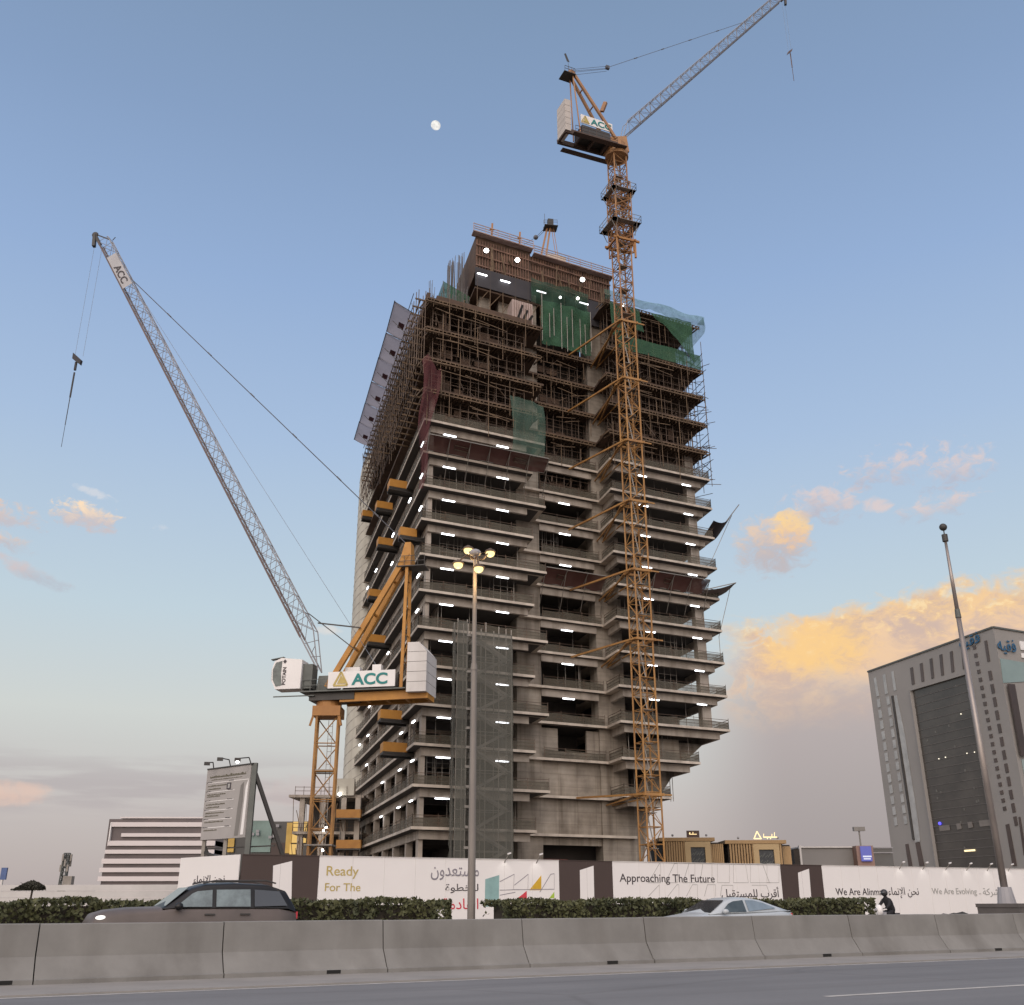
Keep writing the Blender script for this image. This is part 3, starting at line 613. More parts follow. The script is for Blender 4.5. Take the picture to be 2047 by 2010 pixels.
def estate():
    F = -HD; Lf = np.array([-F[1], F[0], 0])        # heads left; the car's left side faces the viewer
    rear = oroad(598, 1830, 26.5); rear[2] = 0; o = rear-Lf*(-.0)-Lf*.97   # centre line behind the near side
    o = rear+HN*.97
    root = thing('estate_car', o+F*2.4, 'black and brown estate car with roof rails passing behind the barrier, headlamp lit', 'car', 'passing cars')
    W = .97; paint = pmat('dark_bronze_car_paint', (.13,.105,.095), (.085,.07,.063), .7, .5, spec=.3)
    top = pmat('black_car_paint', (.012,.011,.011), None, 1, .38, spec=.35)
    st = [(0.0, .45, .92, .98, .80), (.06, .38, 1.12, 1.16, .90), (.5, .3, 1.19, 1.22, .96), (1.6, .27, 1.2, 1.23, W), (3.1, .27, 1.19, 1.25, W), (3.25, .27, 1.17, 1.235, .96), (4.0, .28, 1.12, 1.215, .95), (4.5, .32, 1.06, 1.165, .91), (4.76, .40, .98, 1.09, .82), (4.86, .45, .80, .92, .70)]
    loft([(x, body_ring(w, zb, zs, zt)) for x, zb, zs, zt, w in st], paint, 'body', root, o, F, Lf)
    gh = [(.05, 1.17, 1.22, .86, .84), (.30, 1.19, 1.62, .88, .72), (.75, 1.2, 1.76, .89, .70), (1.6, 1.21, 1.80, .90, .70), (2.3, 1.21, 1.77, .90, .69), (2.62, 1.21, 1.68, .89, .68), (3.02, 1.215, 1.40, .88, .72), (3.28, 1.2, 1.235, .86, .82)]
    def gring(zb, zt, wb, wt):
        h = [(0, zb), (wb, zb), (wb*.995, zb+.02), (wt+.05, zt-.10), (wt, zt-.04), (wt*.8, zt-.005), (0, zt+.02)]
        return h+[(-y, z) for y, z in reversed(h[1:-1])]
    loft([(x, gring(zb, zt, wb, wt)) for x, zb, zt, wb, wt in gh], top, 'cabin', root, o, F, Lf)
    yf = lambda p: .90-(p[1]-1.22)*.34+.02
    gl = pmat('estate_side_glass', (.20,.25,.25), (.05,.06,.06), 1.6, .1, spec=.8)
    for s in (1, -1):
        g = lambda p: s*(yf(p))
        for pts in ([(2.15,1.25),(3.0,1.25),(2.62,1.55),(2.5,1.60),(2.15,1.63)], [(1.22,1.25),(2.05,1.25),(2.05,1.635),(1.22,1.645)]):
            quadstrip('side_window', gl, root, o, F, Lf, g, pts)
        quadstrip('rear_window', M['glass'], root, o, F, Lf, g, [(.30,1.27),(1.12,1.25),(1.12,1.64),(.5,1.60)])
        for x in (1.35, 2.2):
            m = MB(); c = o+F*x+Lf*s*(W+.005)+UPV*1.08; m.bar(c-F*.12, c+F*.12, .03, .035); m.build('door_handle', M['steel_d'], root)
        m = MB(); c = o+F*2.95+Lf*s*(W+.05)+UPV*1.26; m.ball(c, .13, 10, 6, .8, .8, .7); m.build('wing_mirror', top, root, True)
        m = MB(); m.path([o+F*.55+Lf*s*.62+UPV*1.79, o+F*.8+Lf*s*.63+UPV*1.85, o+F*2.1+Lf*s*.63+UPV*1.84, o+F*2.35+Lf*s*.62+UPV*1.78], .02); m.build('roof_rail', M['steel_d'], root)
        m = MB(); m.ball(o+F*4.62+Lf*s*.76+UPV*1.02, .12, 12, 6, 1.1, .9, .45); m.build('headlight', emit('lit_headlight', (1,.98,.92), 1.6), root, True)
        m = MB(); m.bar(o+F*.03+Lf*s*.7+UPV*1.05, o+F*.03+Lf*s*.85+UPV*1.05, .05, .16); m.build('tail_light', M['art_red'], root)
        for x in (.95, 3.85): wheel(root, o, F, Lf, x, s*.84, .36)
    P = [o+F*3.2+Lf*.74+UPV*1.27, o+F*3.2-Lf*.74+UPV*1.27, o+F*2.68-Lf*.58+UPV*1.685, o+F*2.68+Lf*.58+UPV*1.685]
    m = MB(); m.sheet(P, F+UPV, .012); m.build('windscreen', M['glass'], root)
estate()
def saloon():
    F = -HD; Lf = np.array([-F[1], F[0], 0]); D = 26.9
    rear = oroad(1592, 1826, D); rear[2] = 0; o = rear+HN*.92
    root = thing('saloon_car', o+F*2.4, 'pale silver blue fastback saloon passing behind the barrier in front of the right hedge', 'car', 'passing cars')
    W = .92; paint = pmat('silver_blue_car_paint', (.42,.445,.46), (.37,.395,.41), .5, .3, metal=.0, spec=.5)
    st = [(0.0, .45, .90, .97, .74), (.08, .36, 1.0, 1.07, .84), (.5, .28, 1.02, 1.10, .90), (1.5, .25, .99, 1.05, W), (3.2, .25, .95, 1.0, W), (3.45, .25, .94, 1.0, .91), (4.2, .27, .82, .90, .89), (4.7, .33, .70, .78, .82), (4.88, .40, .58, .64, .66)]
    loft([(x, body_ring(w, zb, zs, zt)) for x, zb, zs, zt, w in st], paint, 'body', root, o, F, Lf)
    gh = [(.12, 1.05, 1.09, .78, .70), (.6, 1.04, 1.23, .80, .62), (1.15, 1.02, 1.39, .82, .60), (1.75, 1.01, 1.465, .83, .60), (2.3, 1.0, 1.45, .83, .60), (2.65, .99, 1.37, .83, .60), (3.15, .98, 1.12, .82, .68), (3.45, .96, .99, .80, .76)]
    def gring(zb, zt, wb, wt):
        h = [(0, zb), (wb, zb), (wb*.995, zb+.02), (wt+.06, zt-.08), (wt, zt-.035), (wt*.8, zt-.005), (0, zt+.015)]
        return h+[(-y, z) for y, z in reversed(h[1:-1])]
    loft([(x, gring(zb, zt, wb, wt)) for x, zb, zt, wb, wt in gh], paint, 'cabin', root, o, F, Lf)
    yf = lambda p: .835-(p[1]-1.0)*.47+.018
    g1 = pmat('saloon_dark_glass', (.035,.045,.045), (.10,.12,.12), 1.4, .1, spec=.8); g2 = pmat('saloon_reflecting_glass', (.22,.27,.31), (.10,.13,.15), 1.3, .08, spec=.9)
    for s in (1, -1):
        g = lambda p: s*yf(p)
        quadstrip('front_window', g1, root, o, F, Lf, g, [(2.0,1.04),(3.0,1.03),(2.62,1.28),(2.4,1.35),(2.0,1.385)])
        quadstrip('rear_window', g2, root, o, F, Lf, g, [(.75,1.14),(1.9,1.05),(1.9,1.385),(1.6,1.38),(1.2,1.30)])
        m = MB(); m.ball(o+F*2.95+Lf*s*(W+.06)+UPV*1.05, .12, 10, 6, .9, .8, .65); m.build('wing_mirror', paint, root, True)
        for x in (1.2, 2.25):
            m = MB(); c = o+F*x+Lf*s*(W+.003)+UPV*.9; m.bar(c-F*.1, c+F*.1, .025, .03); m.build('door_handle', M['jib'], root)
        m = MB(); m.bar(o+F*.04+Lf*s*.5+UPV*.95, o+F*.12+Lf*s*.83+UPV*.95, .05, .08); m.build('tail_light', M['art_red'], root)
        m = MB(); m.bar(o+F*4.72+Lf*s*.5+UPV*.66, o+F*4.55+Lf*s*.8+UPV*.68, .1, .08); m.build('headlight', M['white'], root)
        for x in (.9, 3.85): wheel(root, o, F, Lf, x, s*.8, .33)
    P = [o+F*3.36+Lf*.72+UPV*1.015, o+F*3.36-Lf*.72+UPV*1.015, o+F*2.66-Lf*.54+UPV*1.375, o+F*2.66+Lf*.54+UPV*1.375]
    m = MB(); m.sheet(P, F+UPV*1.6, .012); m.build('windscreen', M['glass'], root)
saloon()

# ================================================================== MOTORCYCLE AND RIDER
def skin(name, verts, edges, radii, mat, parent, root_i=0, lvl=2):
    me = bpy.data.meshes.new(name); o = bpy.data.objects.new(name, me); COL.objects.link(o)
    me.from_pydata([tuple(float(c) for c in v) for v in verts], edges, [])
    sk = o.modifiers.new('s', 'SKIN'); sk.use_smooth_shade = True
    for i, r in enumerate(radii): me.skin_vertices[0].data[i].radius = (r, r) if not isinstance(r, tuple) else r
    for i in range(len(verts)): me.skin_vertices[0].data[i].use_root = (i == root_i)
    sb = o.modifiers.new('b', 'SUBSURF'); sb.levels = lvl; sb.render_levels = lvl
    bpy.context.view_layer.update(); ev = o.evaluated_get(bpy.context.evaluated_depsgraph_get()); m2 = bpy.data.meshes.new_from_object(ev)
    bpy.data.objects.remove(o); m2.materials.clear(); m2.materials.append(mat); m2.name = name
    ob = bpy.data.objects.new(name, m2); COL.objects.link(ob); ob.parent = parent; return ob
mo = oroad(1772, 1800, 34.6); mo[2] = 0; F = -HD; Lf = np.array([-F[1], F[0], 0])
def mc(x, y, z): return F*x+Lf*y+UPV*z
bike = thing('motorcycle', mo, 'small motorcycle with a pale front fairing under the rider in black, right of the hedge', 'motorcycle')
for x in (-.62, .66):
    m = MB(); c = mo+mc(x, 0, .3); m.tube(c-Lf*.055, c+Lf*.055, .3, 18); m.build('wheel', pmat('bike_tyre', (.02,.02,.02), None, 1, .9), bike)
m = MB(); m.bar(mo+mc(-.6,0,.3), mo+mc(-.1,0,.55), .1); m.bar(mo+mc(-.1,0,.5), mo+mc(.35,0,.75), .16); m.bar(mo+mc(.66,0,.3), mo+mc(.42,0,.95), .07); m.box(mo+mc(0,0,.42), .5, .25, .35, ANG); m.build('frame', M['steel_d'], bike)
m = MB(); m.ball(mo+mc(.2,0,.78), .24, 10, 8, 1.2, .7, .6); m.build('tank', M['jib'], bike, True)
m = MB(); m.bar(mo+mc(-.6,0,.82), mo+mc(.05,0,.78), .24, .1); m.build('seat', M['black_net'], bike)
m = MB(); m.ball(mo+mc(.52,0,.98), .24, 10, 8, .7, .9, 1.0); m.ball(mo+mc(.6,0,.62), .2, 10, 8, .8, .7, .9); m.build('fairing', M['white'], bike, True)
m = MB(); m.path([mo+mc(.35,-.34,1.08), mo+mc(.45,0,1.03), mo+mc(.35,.34,1.08)], .018); m.build('handlebar', M['steel_d'], bike)
m = MB(); m.ball(mo+mc(.7,0,1.0), .08, 8, 6); m.build('headlight', M['jib'], bike, True)
per = thing('person', mo+mc(-.2, 0, .86), 'motorcycle rider in a black jacket and dark helmet leaning forward, seen from the side', 'person')
V = [(-.22,0,.95),(-.16,0,1.15),(-.02,0,1.38),(.05,0,1.52),(.06,0,1.60),
     (-.0,.19,1.40),(.17,.27,1.18),(.36,.3,1.10),(-.0,-.19,1.40),(.17,-.27,1.18),(.36,-.3,1.10),
     (-.2,.12,.92),(.22,.2,.86),(.02,.2,.42),(.14,.2,.34),(-.2,-.12,.92),(.22,-.2,.86),(.02,-.2,.42),(.14,-.2,.34)]
E_ = [(0,1),(1,2),(2,3),(3,4),(2,5),(5,6),(6,7),(2,8),(8,9),(9,10),(0,11),(11,12),(12,13),(13,14),(0,15),(15,16),(16,17),(17,18)]
off = np.array([-.2, 0, .86]); rot = lambda v: F*v[0]+Lf*v[1]+UPV*v[2]
blackj = pmat('black_jacket', (.014,.013,.015), None, 2, .85)
skin('body', [rot(np.array(v)-off) for v in V], E_, [.15,.17,.16,.075,.07,.085,.065,.05,.085,.065,.05,.11,.095,.07,.05,.11,.095,.07,.05], blackj, per)
m = MB(); m.ball(mo+mc(.08,0,1.70), .145, 14, 10, 1.05, .95, 1.05); m.build('helmet', pmat('dark_helmet', (.03,.028,.03), None, 1, .35), per, True)
m = MB(); m.ball(mo+mc(.15,0,1.70), .11, 10, 8, .85, 1.0, .6); m.build('visor', M['glass'], per, True)
for s in (1, -1):
    m = MB()
    hc = mo+mc(.38, s*.3, 1.09); m.ball(hc, .045, 8, 6, 1, 1.2, .7)
    for k in range(4): 
        b = hc+Lf*(k-1.5)*.022; m.path([b+F*.03+UPV*.01, b+F*.06, b+F*.055-UPV*.03, b+F*.025-UPV*.04], .011-.001*abs(k-1), 5)
    m.path([hc-Lf*s*.045, hc-Lf*s*.06+F*.02-UPV*.02, hc-Lf*s*.045+F*.035-UPV*.035], .012, 5)
    m.build('gloved_hand', blackj, per, True)

# ================================================================== UNFINISHED TOWER
C0 = np.array([-10.2, 106.3, 0]); ta, tb = R(27), R(105.3)
U = np.array([math.cos(ta), math.sin(ta), 0]); S = np.array([math.cos(tb), math.sin(tb), 0])
UN = np.array([-U[1], U[0], 0]); SN = np.array([S[1], -S[0], 0])     # away from the front / into the block from the left face
def T(s, v, z=0.0): return C0+U*s+S*v+UPV*z
def TP(l): return [T(s, v)[:2] for s, v in l]
def tbox(m, s0, s1, v0, v1, z0, z1): m.prism(TP([(s0,v0),(s1,v0),(s1,v1),(s0,v1)]), z0, z1)
def zk(k): return 8.54+4.14*k
def tfront(px, py, v): return onplane(px, py, T(0, v), UN)
tower = thing('unfinished_tower', T(16, 20), 'tall unfinished concrete tower with open floors, scaffolding and rows of work lights', 'building')
NK = 16
def srt(k): return {0: 29.0, 1: 32.0, 2: 36.4}.get(k, 41.2)
def slw(k): return 16.0 if k % 2 else 14.3
for k in range(NK):
    z = zk(k); sr = srt(k); sl = slw(k); m = MB()
    if k == 0: pl_ = [(0,0),(sl,0),(sl,4.5),(sr,4.5),(sr,34),(20,34),(20,53),(0,53)]
    else: pl_ = [(0,0),(sl,0),(sl,4.5),(25.4,4.5),(25.4,0),(sr,0),(sr,34),(20,34),(20,53),(0,53)]
    m.prism(TP(pl_), z-.28, z); m.build('floor_slab', M['ply'] if k >= 12 else M['lip'], tower)
    # underside skins one step inside, shade painted in as dark colour
    if k < 12:        # separate skin below the slab, coloured dark for the shade between the beams
        m = MB(); tbox(m, 1.36, sl-.6, 1.36, 11.9, z-.30, z-.284); m.build('slab_shade_skin', M['soffit'], tower)
        m = MB(); tbox(m, .06, sl-.06, .06, .945, z-.30, z-.284); tbox(m, .06, .99, .947, 52, z-.30, z-.284); m.build('lip_shade_skin', M['soffit'], tower)  # shadow band under the lip, painted as a dark skin
        m = MB(); tbox(m, 16.8, 25.3, 4.56, 4.99, z-.30, z-.284); m.build('lip_shade_skin', M['soffit'], tower)
        if k >= 1: m = MB(); tbox(m, 25.46, sr-.06, .06, .945, z-.30, z-.284); m.build('lip_shade_skin', M['soffit'], tower)
        if k >= 1: m = MB(); tbox(m, 26.75, sr-1.55, 1.36, 30, z-.30, z-.284); m.build('slab_shade_skin', M['soffit'], tower)
        m = MB(); tbox(m, 16.8, 24.55, 5.36, 11.9, z-.30, z-.284); m.build('slab_shade_skin', M['soffit'], tower)
    fb = z-1.15
    if k >= 12: continue
    def beam(s0, s1, v0, v1, name='edge_beam', mat='concrete'): m = MB(); tbox(m, s0, s1, v0, v1, fb, z-.283); m.build(name, M[mat], tower)
    beam(1.0, 13.75, .95, 1.35); beam(1.0, 1.35, 1.353, 52)                       # left wing front and side
    if k >= 4: beam(16.75, 24.6, 5.0, 5.35)                                       # middle bay
    if k >= 1:
        e = sr-1.1; beam(26.3, e, .95, 1.35); beam(e-.4, e, 1.353, 33); beam(26.3, 26.7, 1.353, 5.6)
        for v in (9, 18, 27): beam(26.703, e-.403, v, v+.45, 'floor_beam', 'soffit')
    for v in (9, 17.5, 26, 34.5, 43): beam(1.353, 9, v, v+.45, 'floor_beam', 'soffit')  # inner beams take the same shade-dark colour
ZT = zk(15)
# columns
cols = [(1.05,1.4,.5,1.3)]+[(1.06, v, .75, .9) for v in (8.6,17.2,25.6,34.2,42.6,50)]
for s, v, ws, wv in cols:
    m = MB(); tbox(m, s-.0, s+ws, v, v+wv, 0, zk(12)-.3); m.build('column', M['concrete'], tower)
for s, v, z0 in ((38.3,2.0,zk(3)), (38.3,11.5,zk(3)), (38.3,21,zk(2)), (38.3,30,zk(1))):
    m = MB(); tbox(m, s, s+1.35, v, v+1.2, z0, zk(12)-.3); m.build('column', M['concrete'], tower)
# core walls
m = MB(); tbox(m, 13.55, 16.75, 5.2, 8, 0, zk(17)); m.build('shear_wall', M['core'], tower)
m = MB(); tbox(m, 24.6, 28.4, 5.2, 7.8, 0, zk(17)-1.5); m.build('shear_wall', M['core'], tower)
m = MB(); tbox(m, 16.753, 24.597, 5.5, 6, 7.4, zk(2)+.9); tbox(m, 16.753, 19.0, 5.5, 6, zk(2)+.903, zk(3)-.6); tbox(m, 22.9, 24.597, 5.5, 6, zk(2)+.903, zk(3)-.6)
m.build('lower_wall', M['core'], tower)
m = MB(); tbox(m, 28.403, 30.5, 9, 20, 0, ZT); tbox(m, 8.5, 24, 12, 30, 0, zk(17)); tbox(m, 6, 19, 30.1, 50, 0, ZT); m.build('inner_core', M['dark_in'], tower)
# lighter infill walls between the side columns
rs = random.Random(5)
for v0, v1 in ((2.2,8.4),(9.8,17),(18.4,25.4),(26.8,34),(35.4,42.4),(43.8,49.8)):
    m = MB()
    for k in range(-1, 14):
        z0 = zk(k) if k >= 0 else 0
        if rs.random() < .62:
            w = rs.uniform(.3, .75); a = v0+(v1-v0)*(1-w); tbox(m, 3.2, 3.45, a, v1, z0, zk(k+1)-.29)
    m.build('infill_wall', M['core'], tower)
# red site cabin and plant seen in the ground-floor opening
m = MB(); tbox(m, 17.4, 20.6, 7.2, 9, 2.2, 6.0); m.build('red_screen', M['net_red'], tower)
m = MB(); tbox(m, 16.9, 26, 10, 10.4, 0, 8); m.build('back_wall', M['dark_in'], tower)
# inclined corbel wall that carries the right wing
def fin(v0, v1, name='raking_wall'):
    out = [(28.403,0),(29.2,1.5),(31.3,zk(1)-1.2),(35.6,zk(2)-.3),(39.8,zk(3)-1.16)]; inn = [(36.3,zk(3)-1.16),(31.2,zk(2)-1.2),(28.403,zk(1)-.3)]
    q = out+inn; m = MB(); n = len(q); m.v = [T(s, v0, z) for s, z in q]+[T(s, v1, z) for s, z in q]
    m.f = [tuple(range(n)), tuple(reversed(range(n, 2*n)))]+[(i, n+i, n+(i+1) % n, (i+1) % n) for i in range(n)]; return m.build(name, M['core'], tower)
fin(5.3, 6.3); fin(16, 17)
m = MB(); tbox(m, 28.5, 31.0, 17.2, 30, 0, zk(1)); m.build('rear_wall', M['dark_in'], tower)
m = MB(); q = [(26.3, zk(2)+.003), (36.0, zk(2)+.003), (36.0, zk(3)-1.155), (34.6, zk(3)-1.155)]
tbox(m, 30.2, 35.2, 3.5, 3.8, zk(2)+.003, zk(3)-1.16); m.build('upper_wall', M['core'], tower)
# guard rails with olive netting along the finished floors
def runs(k):
    sr = srt(k); sl = slw(k); r_ = [[(.12,52.5),(.12,.12),(sl-.1,.12)], [(sl+.2 if k % 2 else 16.9,4.65),(25.2,4.65)]][:2 if k >= 2 else 1]
    if k >= 1: r_.append([(25.55,4.4),(25.55,.12),(sr-.12,.12),(sr-.12,33)])
    return r_
for k in range(0, 12):
    z = zk(k)
    for run in runs(k):
        m = MB(); nt_ = MB()
        for (s0, v0), (s1, v1) in zip(run, run[1:]):
            p, q = T(s0, v0, z), T(s1, v1, z); L = np.linalg.norm(q-p); n = max(1, int(L/2.4))
            for hz in (.42, .78, 1.12): m.bar(p+UPV*hz, q+UPV*hz, .05)
            for i in range(n+1):
                c = p+(q-p)*i/n; m.bar(c, c+UPV*(1.2+random.random()*.15), .05)
            for i in range(n):           # sagging netting between the posts
                c0, c1 = p+(q-p)*(i+.02)/n, p+(q-p)*(i+.98)/n; h0, h1 = 1.06-random.random()*.22, 1.06-random.random()*.22; mid = (c0+c1)/2
                nn_ = np.cross(q-p, UPV); nn_ /= np.linalg.norm(nn_); off = nn_*random.uniform(.03, .1)
                nt_.poly([c0+UPV*.02, mid+UPV*.02+off, mid+UPV*((h0+h1)/2-.06)+off, c0+UPV*h0]); nt_.poly([mid+UPV*.02+off, c1+UPV*.02, c1+UPV*h1, mid+UPV*((h0+h1)/2-.06)+off])
        g = m.build('guard_rail', M['tube'], tower); nt_.build('rail_netting', M['net_olive'], g)
# strip lights under the beams
nl = 0
def tube_light(p, d, L=1.55):
    global nl
    nl += 1; h = MB(); h.bar(p-d*L/2+UPV*.085, p+d*L/2+UPV*.085, .2, .05); o = h.build('strip_light', M['steel_g'], tower)
    m = MB(); m.bar(p-d*L/2, p+d*L/2, .15, .11); m.build('tube', M['tube_light'], o)
lz = -1.28
for k in range(1, 12):
    for s in (3.45, 10.4):
        if k == 11 or not (k in (1,2,3) and s > 10 and k == 1): tube_light(T(s, .7, zk(k)+lz), U)
    tube_light(T(.7, 4.5, zk(k)+lz), S)
for k in range(1, 11):
    for v, ks in ((12.6, (1,2,3,4,10,9)), (26, (1,2,5,6,9,10,3)), (42.5, (3,4,5,9,10,6)), (54.0, (4,6,10))):
        if k in ks: tube_light(T(.7, min(v, 52), zk(k)+lz), S)
for k in (4,5,6,8,9,10): tube_light(T(20.3, 4.75, zk(k)+lz), U)
for k in (4,5,6,7,8,9,10,11):
    for s in (30.6, 37.6): tube_light(T(s, .7, zk(k)+lz), U, 1.35)
    tube_light(T(40.45, 4.6, zk(k)+lz), S, 1.6)
    if k in (4,5,6): tube_light(T(40.45, 21, zk(k)+lz), S, 1.6)
# props, pallets and stacked boards standing about on the open floors
rc = random.Random(21)
for k in range(0, 11):
    z = zk(k); h = 4.14-.32
    for a, b, v in ((1.8, 13, 2.4), (17.2, 24, 6.4), (27.5, 38, 2.4)):
        if k < 4 and a == 17.2: continue
        if k < 1 and a > 20: continue
        m = MB(); n = rc.choice((2, 3, 5, 7))
        for i in range(n): s = rc.uniform(a, b); vv = v+rc.uniform(0, 3); m.bar(T(s, vv, z), T(s, vv, z+h), .07)
        if rc.random() < .45:
            s = rc.uniform(a, b-3)
            for j in range(4): m.bar(T(s+j*.9, v+.8, z), T(s+j*.9, v+.8, z+h-.3), .06)
            for j in range(3): m.bar(T(s, v+.8, z+.7+j*.95), T(s+2.8, v+.8, z+.7+j*.95), .055)
        m.build('prop', M['tube_grey'], tower)
        if rc.random() < .75:
            m = MB()
            for j in range(rc.randint(1, 3)): s = rc.uniform(a, b-2); w = rc.uniform(.8, 2.2); tbox(m, s, s+w, v+rc.uniform(.5, 3), v+4.2, z+.01, z+rc.uniform(.5, 1.7))
            m.build('stacked_material', M[rc.choice(('timber', 'dark_in', 'ply'))], tower)
# ---- upper floors still on shoring: tube grids, timber joists and ledgers
def grid(m, p, q, z0, z1, dx, dz, r=.04, jit=.15):
    L = np.linalg.norm(q-p); n = max(1, int(L/dx))
    for i in range(n+1):
        c = p+(q-p)*min(1, max(0, (i+random.uniform(-jit, jit))/n)); m.bar(c+UPV*z0, c+UPV*z1, r*2)
    z = z0+.5
    while z < z1: m.bar(p+UPV*(z+random.uniform(-.1,.1)), q+UPV*(z+random.uniform(-.1,.1)), r*1.7); z += dz
def wingruns(k): return [((.9,1.1),(13.6,1.1)), ((16.9,5.6),(24.4,5.6)), ((26.4,1.2),(40.2,1.2))]
for k in range(10, 16):
    z0, z1 = zk(k), zk(k+1)-.35 if k < 15 else zk(15)+7.2
    for wi, (a, b) in enumerate(wingruns(k)):
        if k == 10 and wi != 1: continue
        if k == 15 and wi != 2: continue
        if k == 11 and wi == 1: pass
        m = MB()
        for j, dv in enumerate((0, 1.3, 2.6, 4.2) if wi != 1 else (0, 1.2)):
            grid(m, T(a[0], a[1]+dv), T(b[0], b[1]+dv), z0, z1, 1.25, 1.05)
        for j in range(int((b[0]-a[0])*1.1)):       # odd poles, braces and leaning boards
            s = a[0]+random.random()*(b[0]-a[0]-1.5); v = a[1]-.5+random.random()*2; zz = z0+random.random()*2.2; m.bar(T(s, v, zz), T(s+random.uniform(-1.4, 1.6), v+random.uniform(-.3, .3), zz+random.uniform(.4, 1.9)), random.choice((.05, .07, .12)))
        m.build('shoring', M['tube'], tower)
        for j in range(random.randint(2, 4)):
            m = MB(); s = a[0]+(b[0]-a[0]-2.5)*(j+random.random()*.6)/4; w = random.uniform(.8, 2.4); zz = z0+random.uniform(0, 1.6); tbox(m, s, s+w, a[1]+.9, a[1]+.98, zz, zz+random.uniform(.6, 1.8))
            m.build('leaning_board', M['ply'], tower)
        # near-black sheet across the bay deeper in
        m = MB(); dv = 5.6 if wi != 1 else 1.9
        tbox(m, a[0], b[0], a[1]+dv, a[1]+dv+.1, z0, z1); m.build('dark_backing', M['stack'], tower)
for k in range(12, 17):
    z = (zk(k) if k < 16 else zk(15)+7.2)
    for wi, (a, b) in enumerate([((-.25,-.25),(15.6,-.25)), ((16.6,4.3),(25.2,4.3)), ((25.5,-.25),(41.4,-.25))]):
        if k == 16 and wi != 2: continue
        m = MB(); ml = MB()
        p, q = T(*a), T(*b); L = np.linalg.norm(q-p); n = int(L/.55)
        for i in range(n+1):       # joist ends under the deck
            c = p+(q-p)*(i+random.uniform(-.2, .2))/n; m.bar(c+UPV*(z-.47), c+UN*2.2+UPV*(z-.47), .09, .2)
            if random.random() < .5: m.bar(c+UN*.2+UPV*(z-.5), c+UN*.2+UPV*(z-.5-random.uniform(.3, .8)), .06)
        for dz, w in ((-.66, .16), (-.31, .1)):      # ledgers
            ml.bar(p+UN*.1+UPV*(z+dz), q+UN*.1+UPV*(z+dz), .1, w)
        n = int(L/2.9)
        for i in range(n):
            c = p+(q-p)*(i+random.random())/n-UN*.12; h = random.uniform(2.2, 6.5); zz = z-random.uniform(.2, 3.5); ml.bar(c+UPV*(zz-h/2), c+UPV*(zz+h/2), .075)
        for i in range(max(2, int(L/5))):
            t0 = random.random()*.6; ml.bar(p+(q-p)*t0-UN*.15+UPV*(z-1.5-random.random()), p+(q-p)*(t0+random.uniform(.25,.4))-UN*.15+UPV*(z-1.5-random.random()), .08)
        m.build('joists', M['timber'], tower); ml.build('ledgers', M['timber'], tower)
    for a, b, vv in ((0.3,15.2,.3), (16.4,25.3,4.9), (25.7,40.9,.3)):
        m = MB()
        if k == 16 and a < 20: continue
        tbox(m, a, b, vv, vv+10 if a < 16 or a > 25 else vv+.6, z-.36, z-.285)
        m.build('deck_forms', M['ply'], tower)
# right end scaffold: ragged tube ends past the slab tips
m = MB()
for k in range(11, 16):
    z = zk(k)
    for v in (0, 2.5, 5.5, 9): m.bar(T(41.5, v, z-1), T(41.5, v, z+4.6), .07)
    for j in range(9):
        dz = random.uniform(-1.2, 3); m.bar(T(40.2, random.uniform(0, 6), z+dz), T(41.2+random.uniform(.5, 2.0), random.uniform(-1, 6), z+dz+random.uniform(-.6, .9)), .06)
    for dz in (.6, 1.6, 2.6): m.bar(T(41.5, -.2, z+dz), T(41.5, 9, z+dz), .06)
m.build('end_scaffold', M['tube'], tower)
# left face scaffold over the upper storeys
m = MB()
for lay, s in enumerate((-.35, -1.25)):
    for i in range(29):
        v = -.1+i*1.85; zb = zk(12)+1+v*.085+random.uniform(-2.5, 1.5)+(3 if v < 6 else 0); m.bar(T(s, v, zb), T(s, v, ZT+random.uniform(-.6, 1.4)), .085)
    for j in range(9):
        z = zk(12)+.5+j*1.75+lay*.5; va = 4; vb_ = min(52.5, 6+(z-zk(12))*14); m.bar(T(s, va, z), T(s, vb_, z), .075)
for i in range(16):
    v = 2+i*3.2; 
    for j in range(3): z = zk(12)+2+j*4.1; m.bar(T(-1.3, v, z), T(-1.3, v+3, z+4), .06)
m.build('side_scaffold', M['tube'], tower)
m = MB()
for k in range(12, 16):
    ve = 52 if k > 13 else (30 if k > 12 else 18)
    for i in range(int(ve/1.75)): v = .4+i*1.75; m.bar(T(-1.6, v, zk(k)-.5), T(3, v, zk(k)-.5), .1, .2)
    m.bar(T(-1.0, 0, zk(k)-.72), T(-1.0, ve, zk(k)-.72), .12, .18)
m.build('side_joists', M['timber'], tower)
m = MB()
for k in range(10, 15): tbox(m, 2.6, 2.8, 1.5, 51, zk(k), zk(k+1)-.4)
m.build('side_formwork', M['ply'], tower)
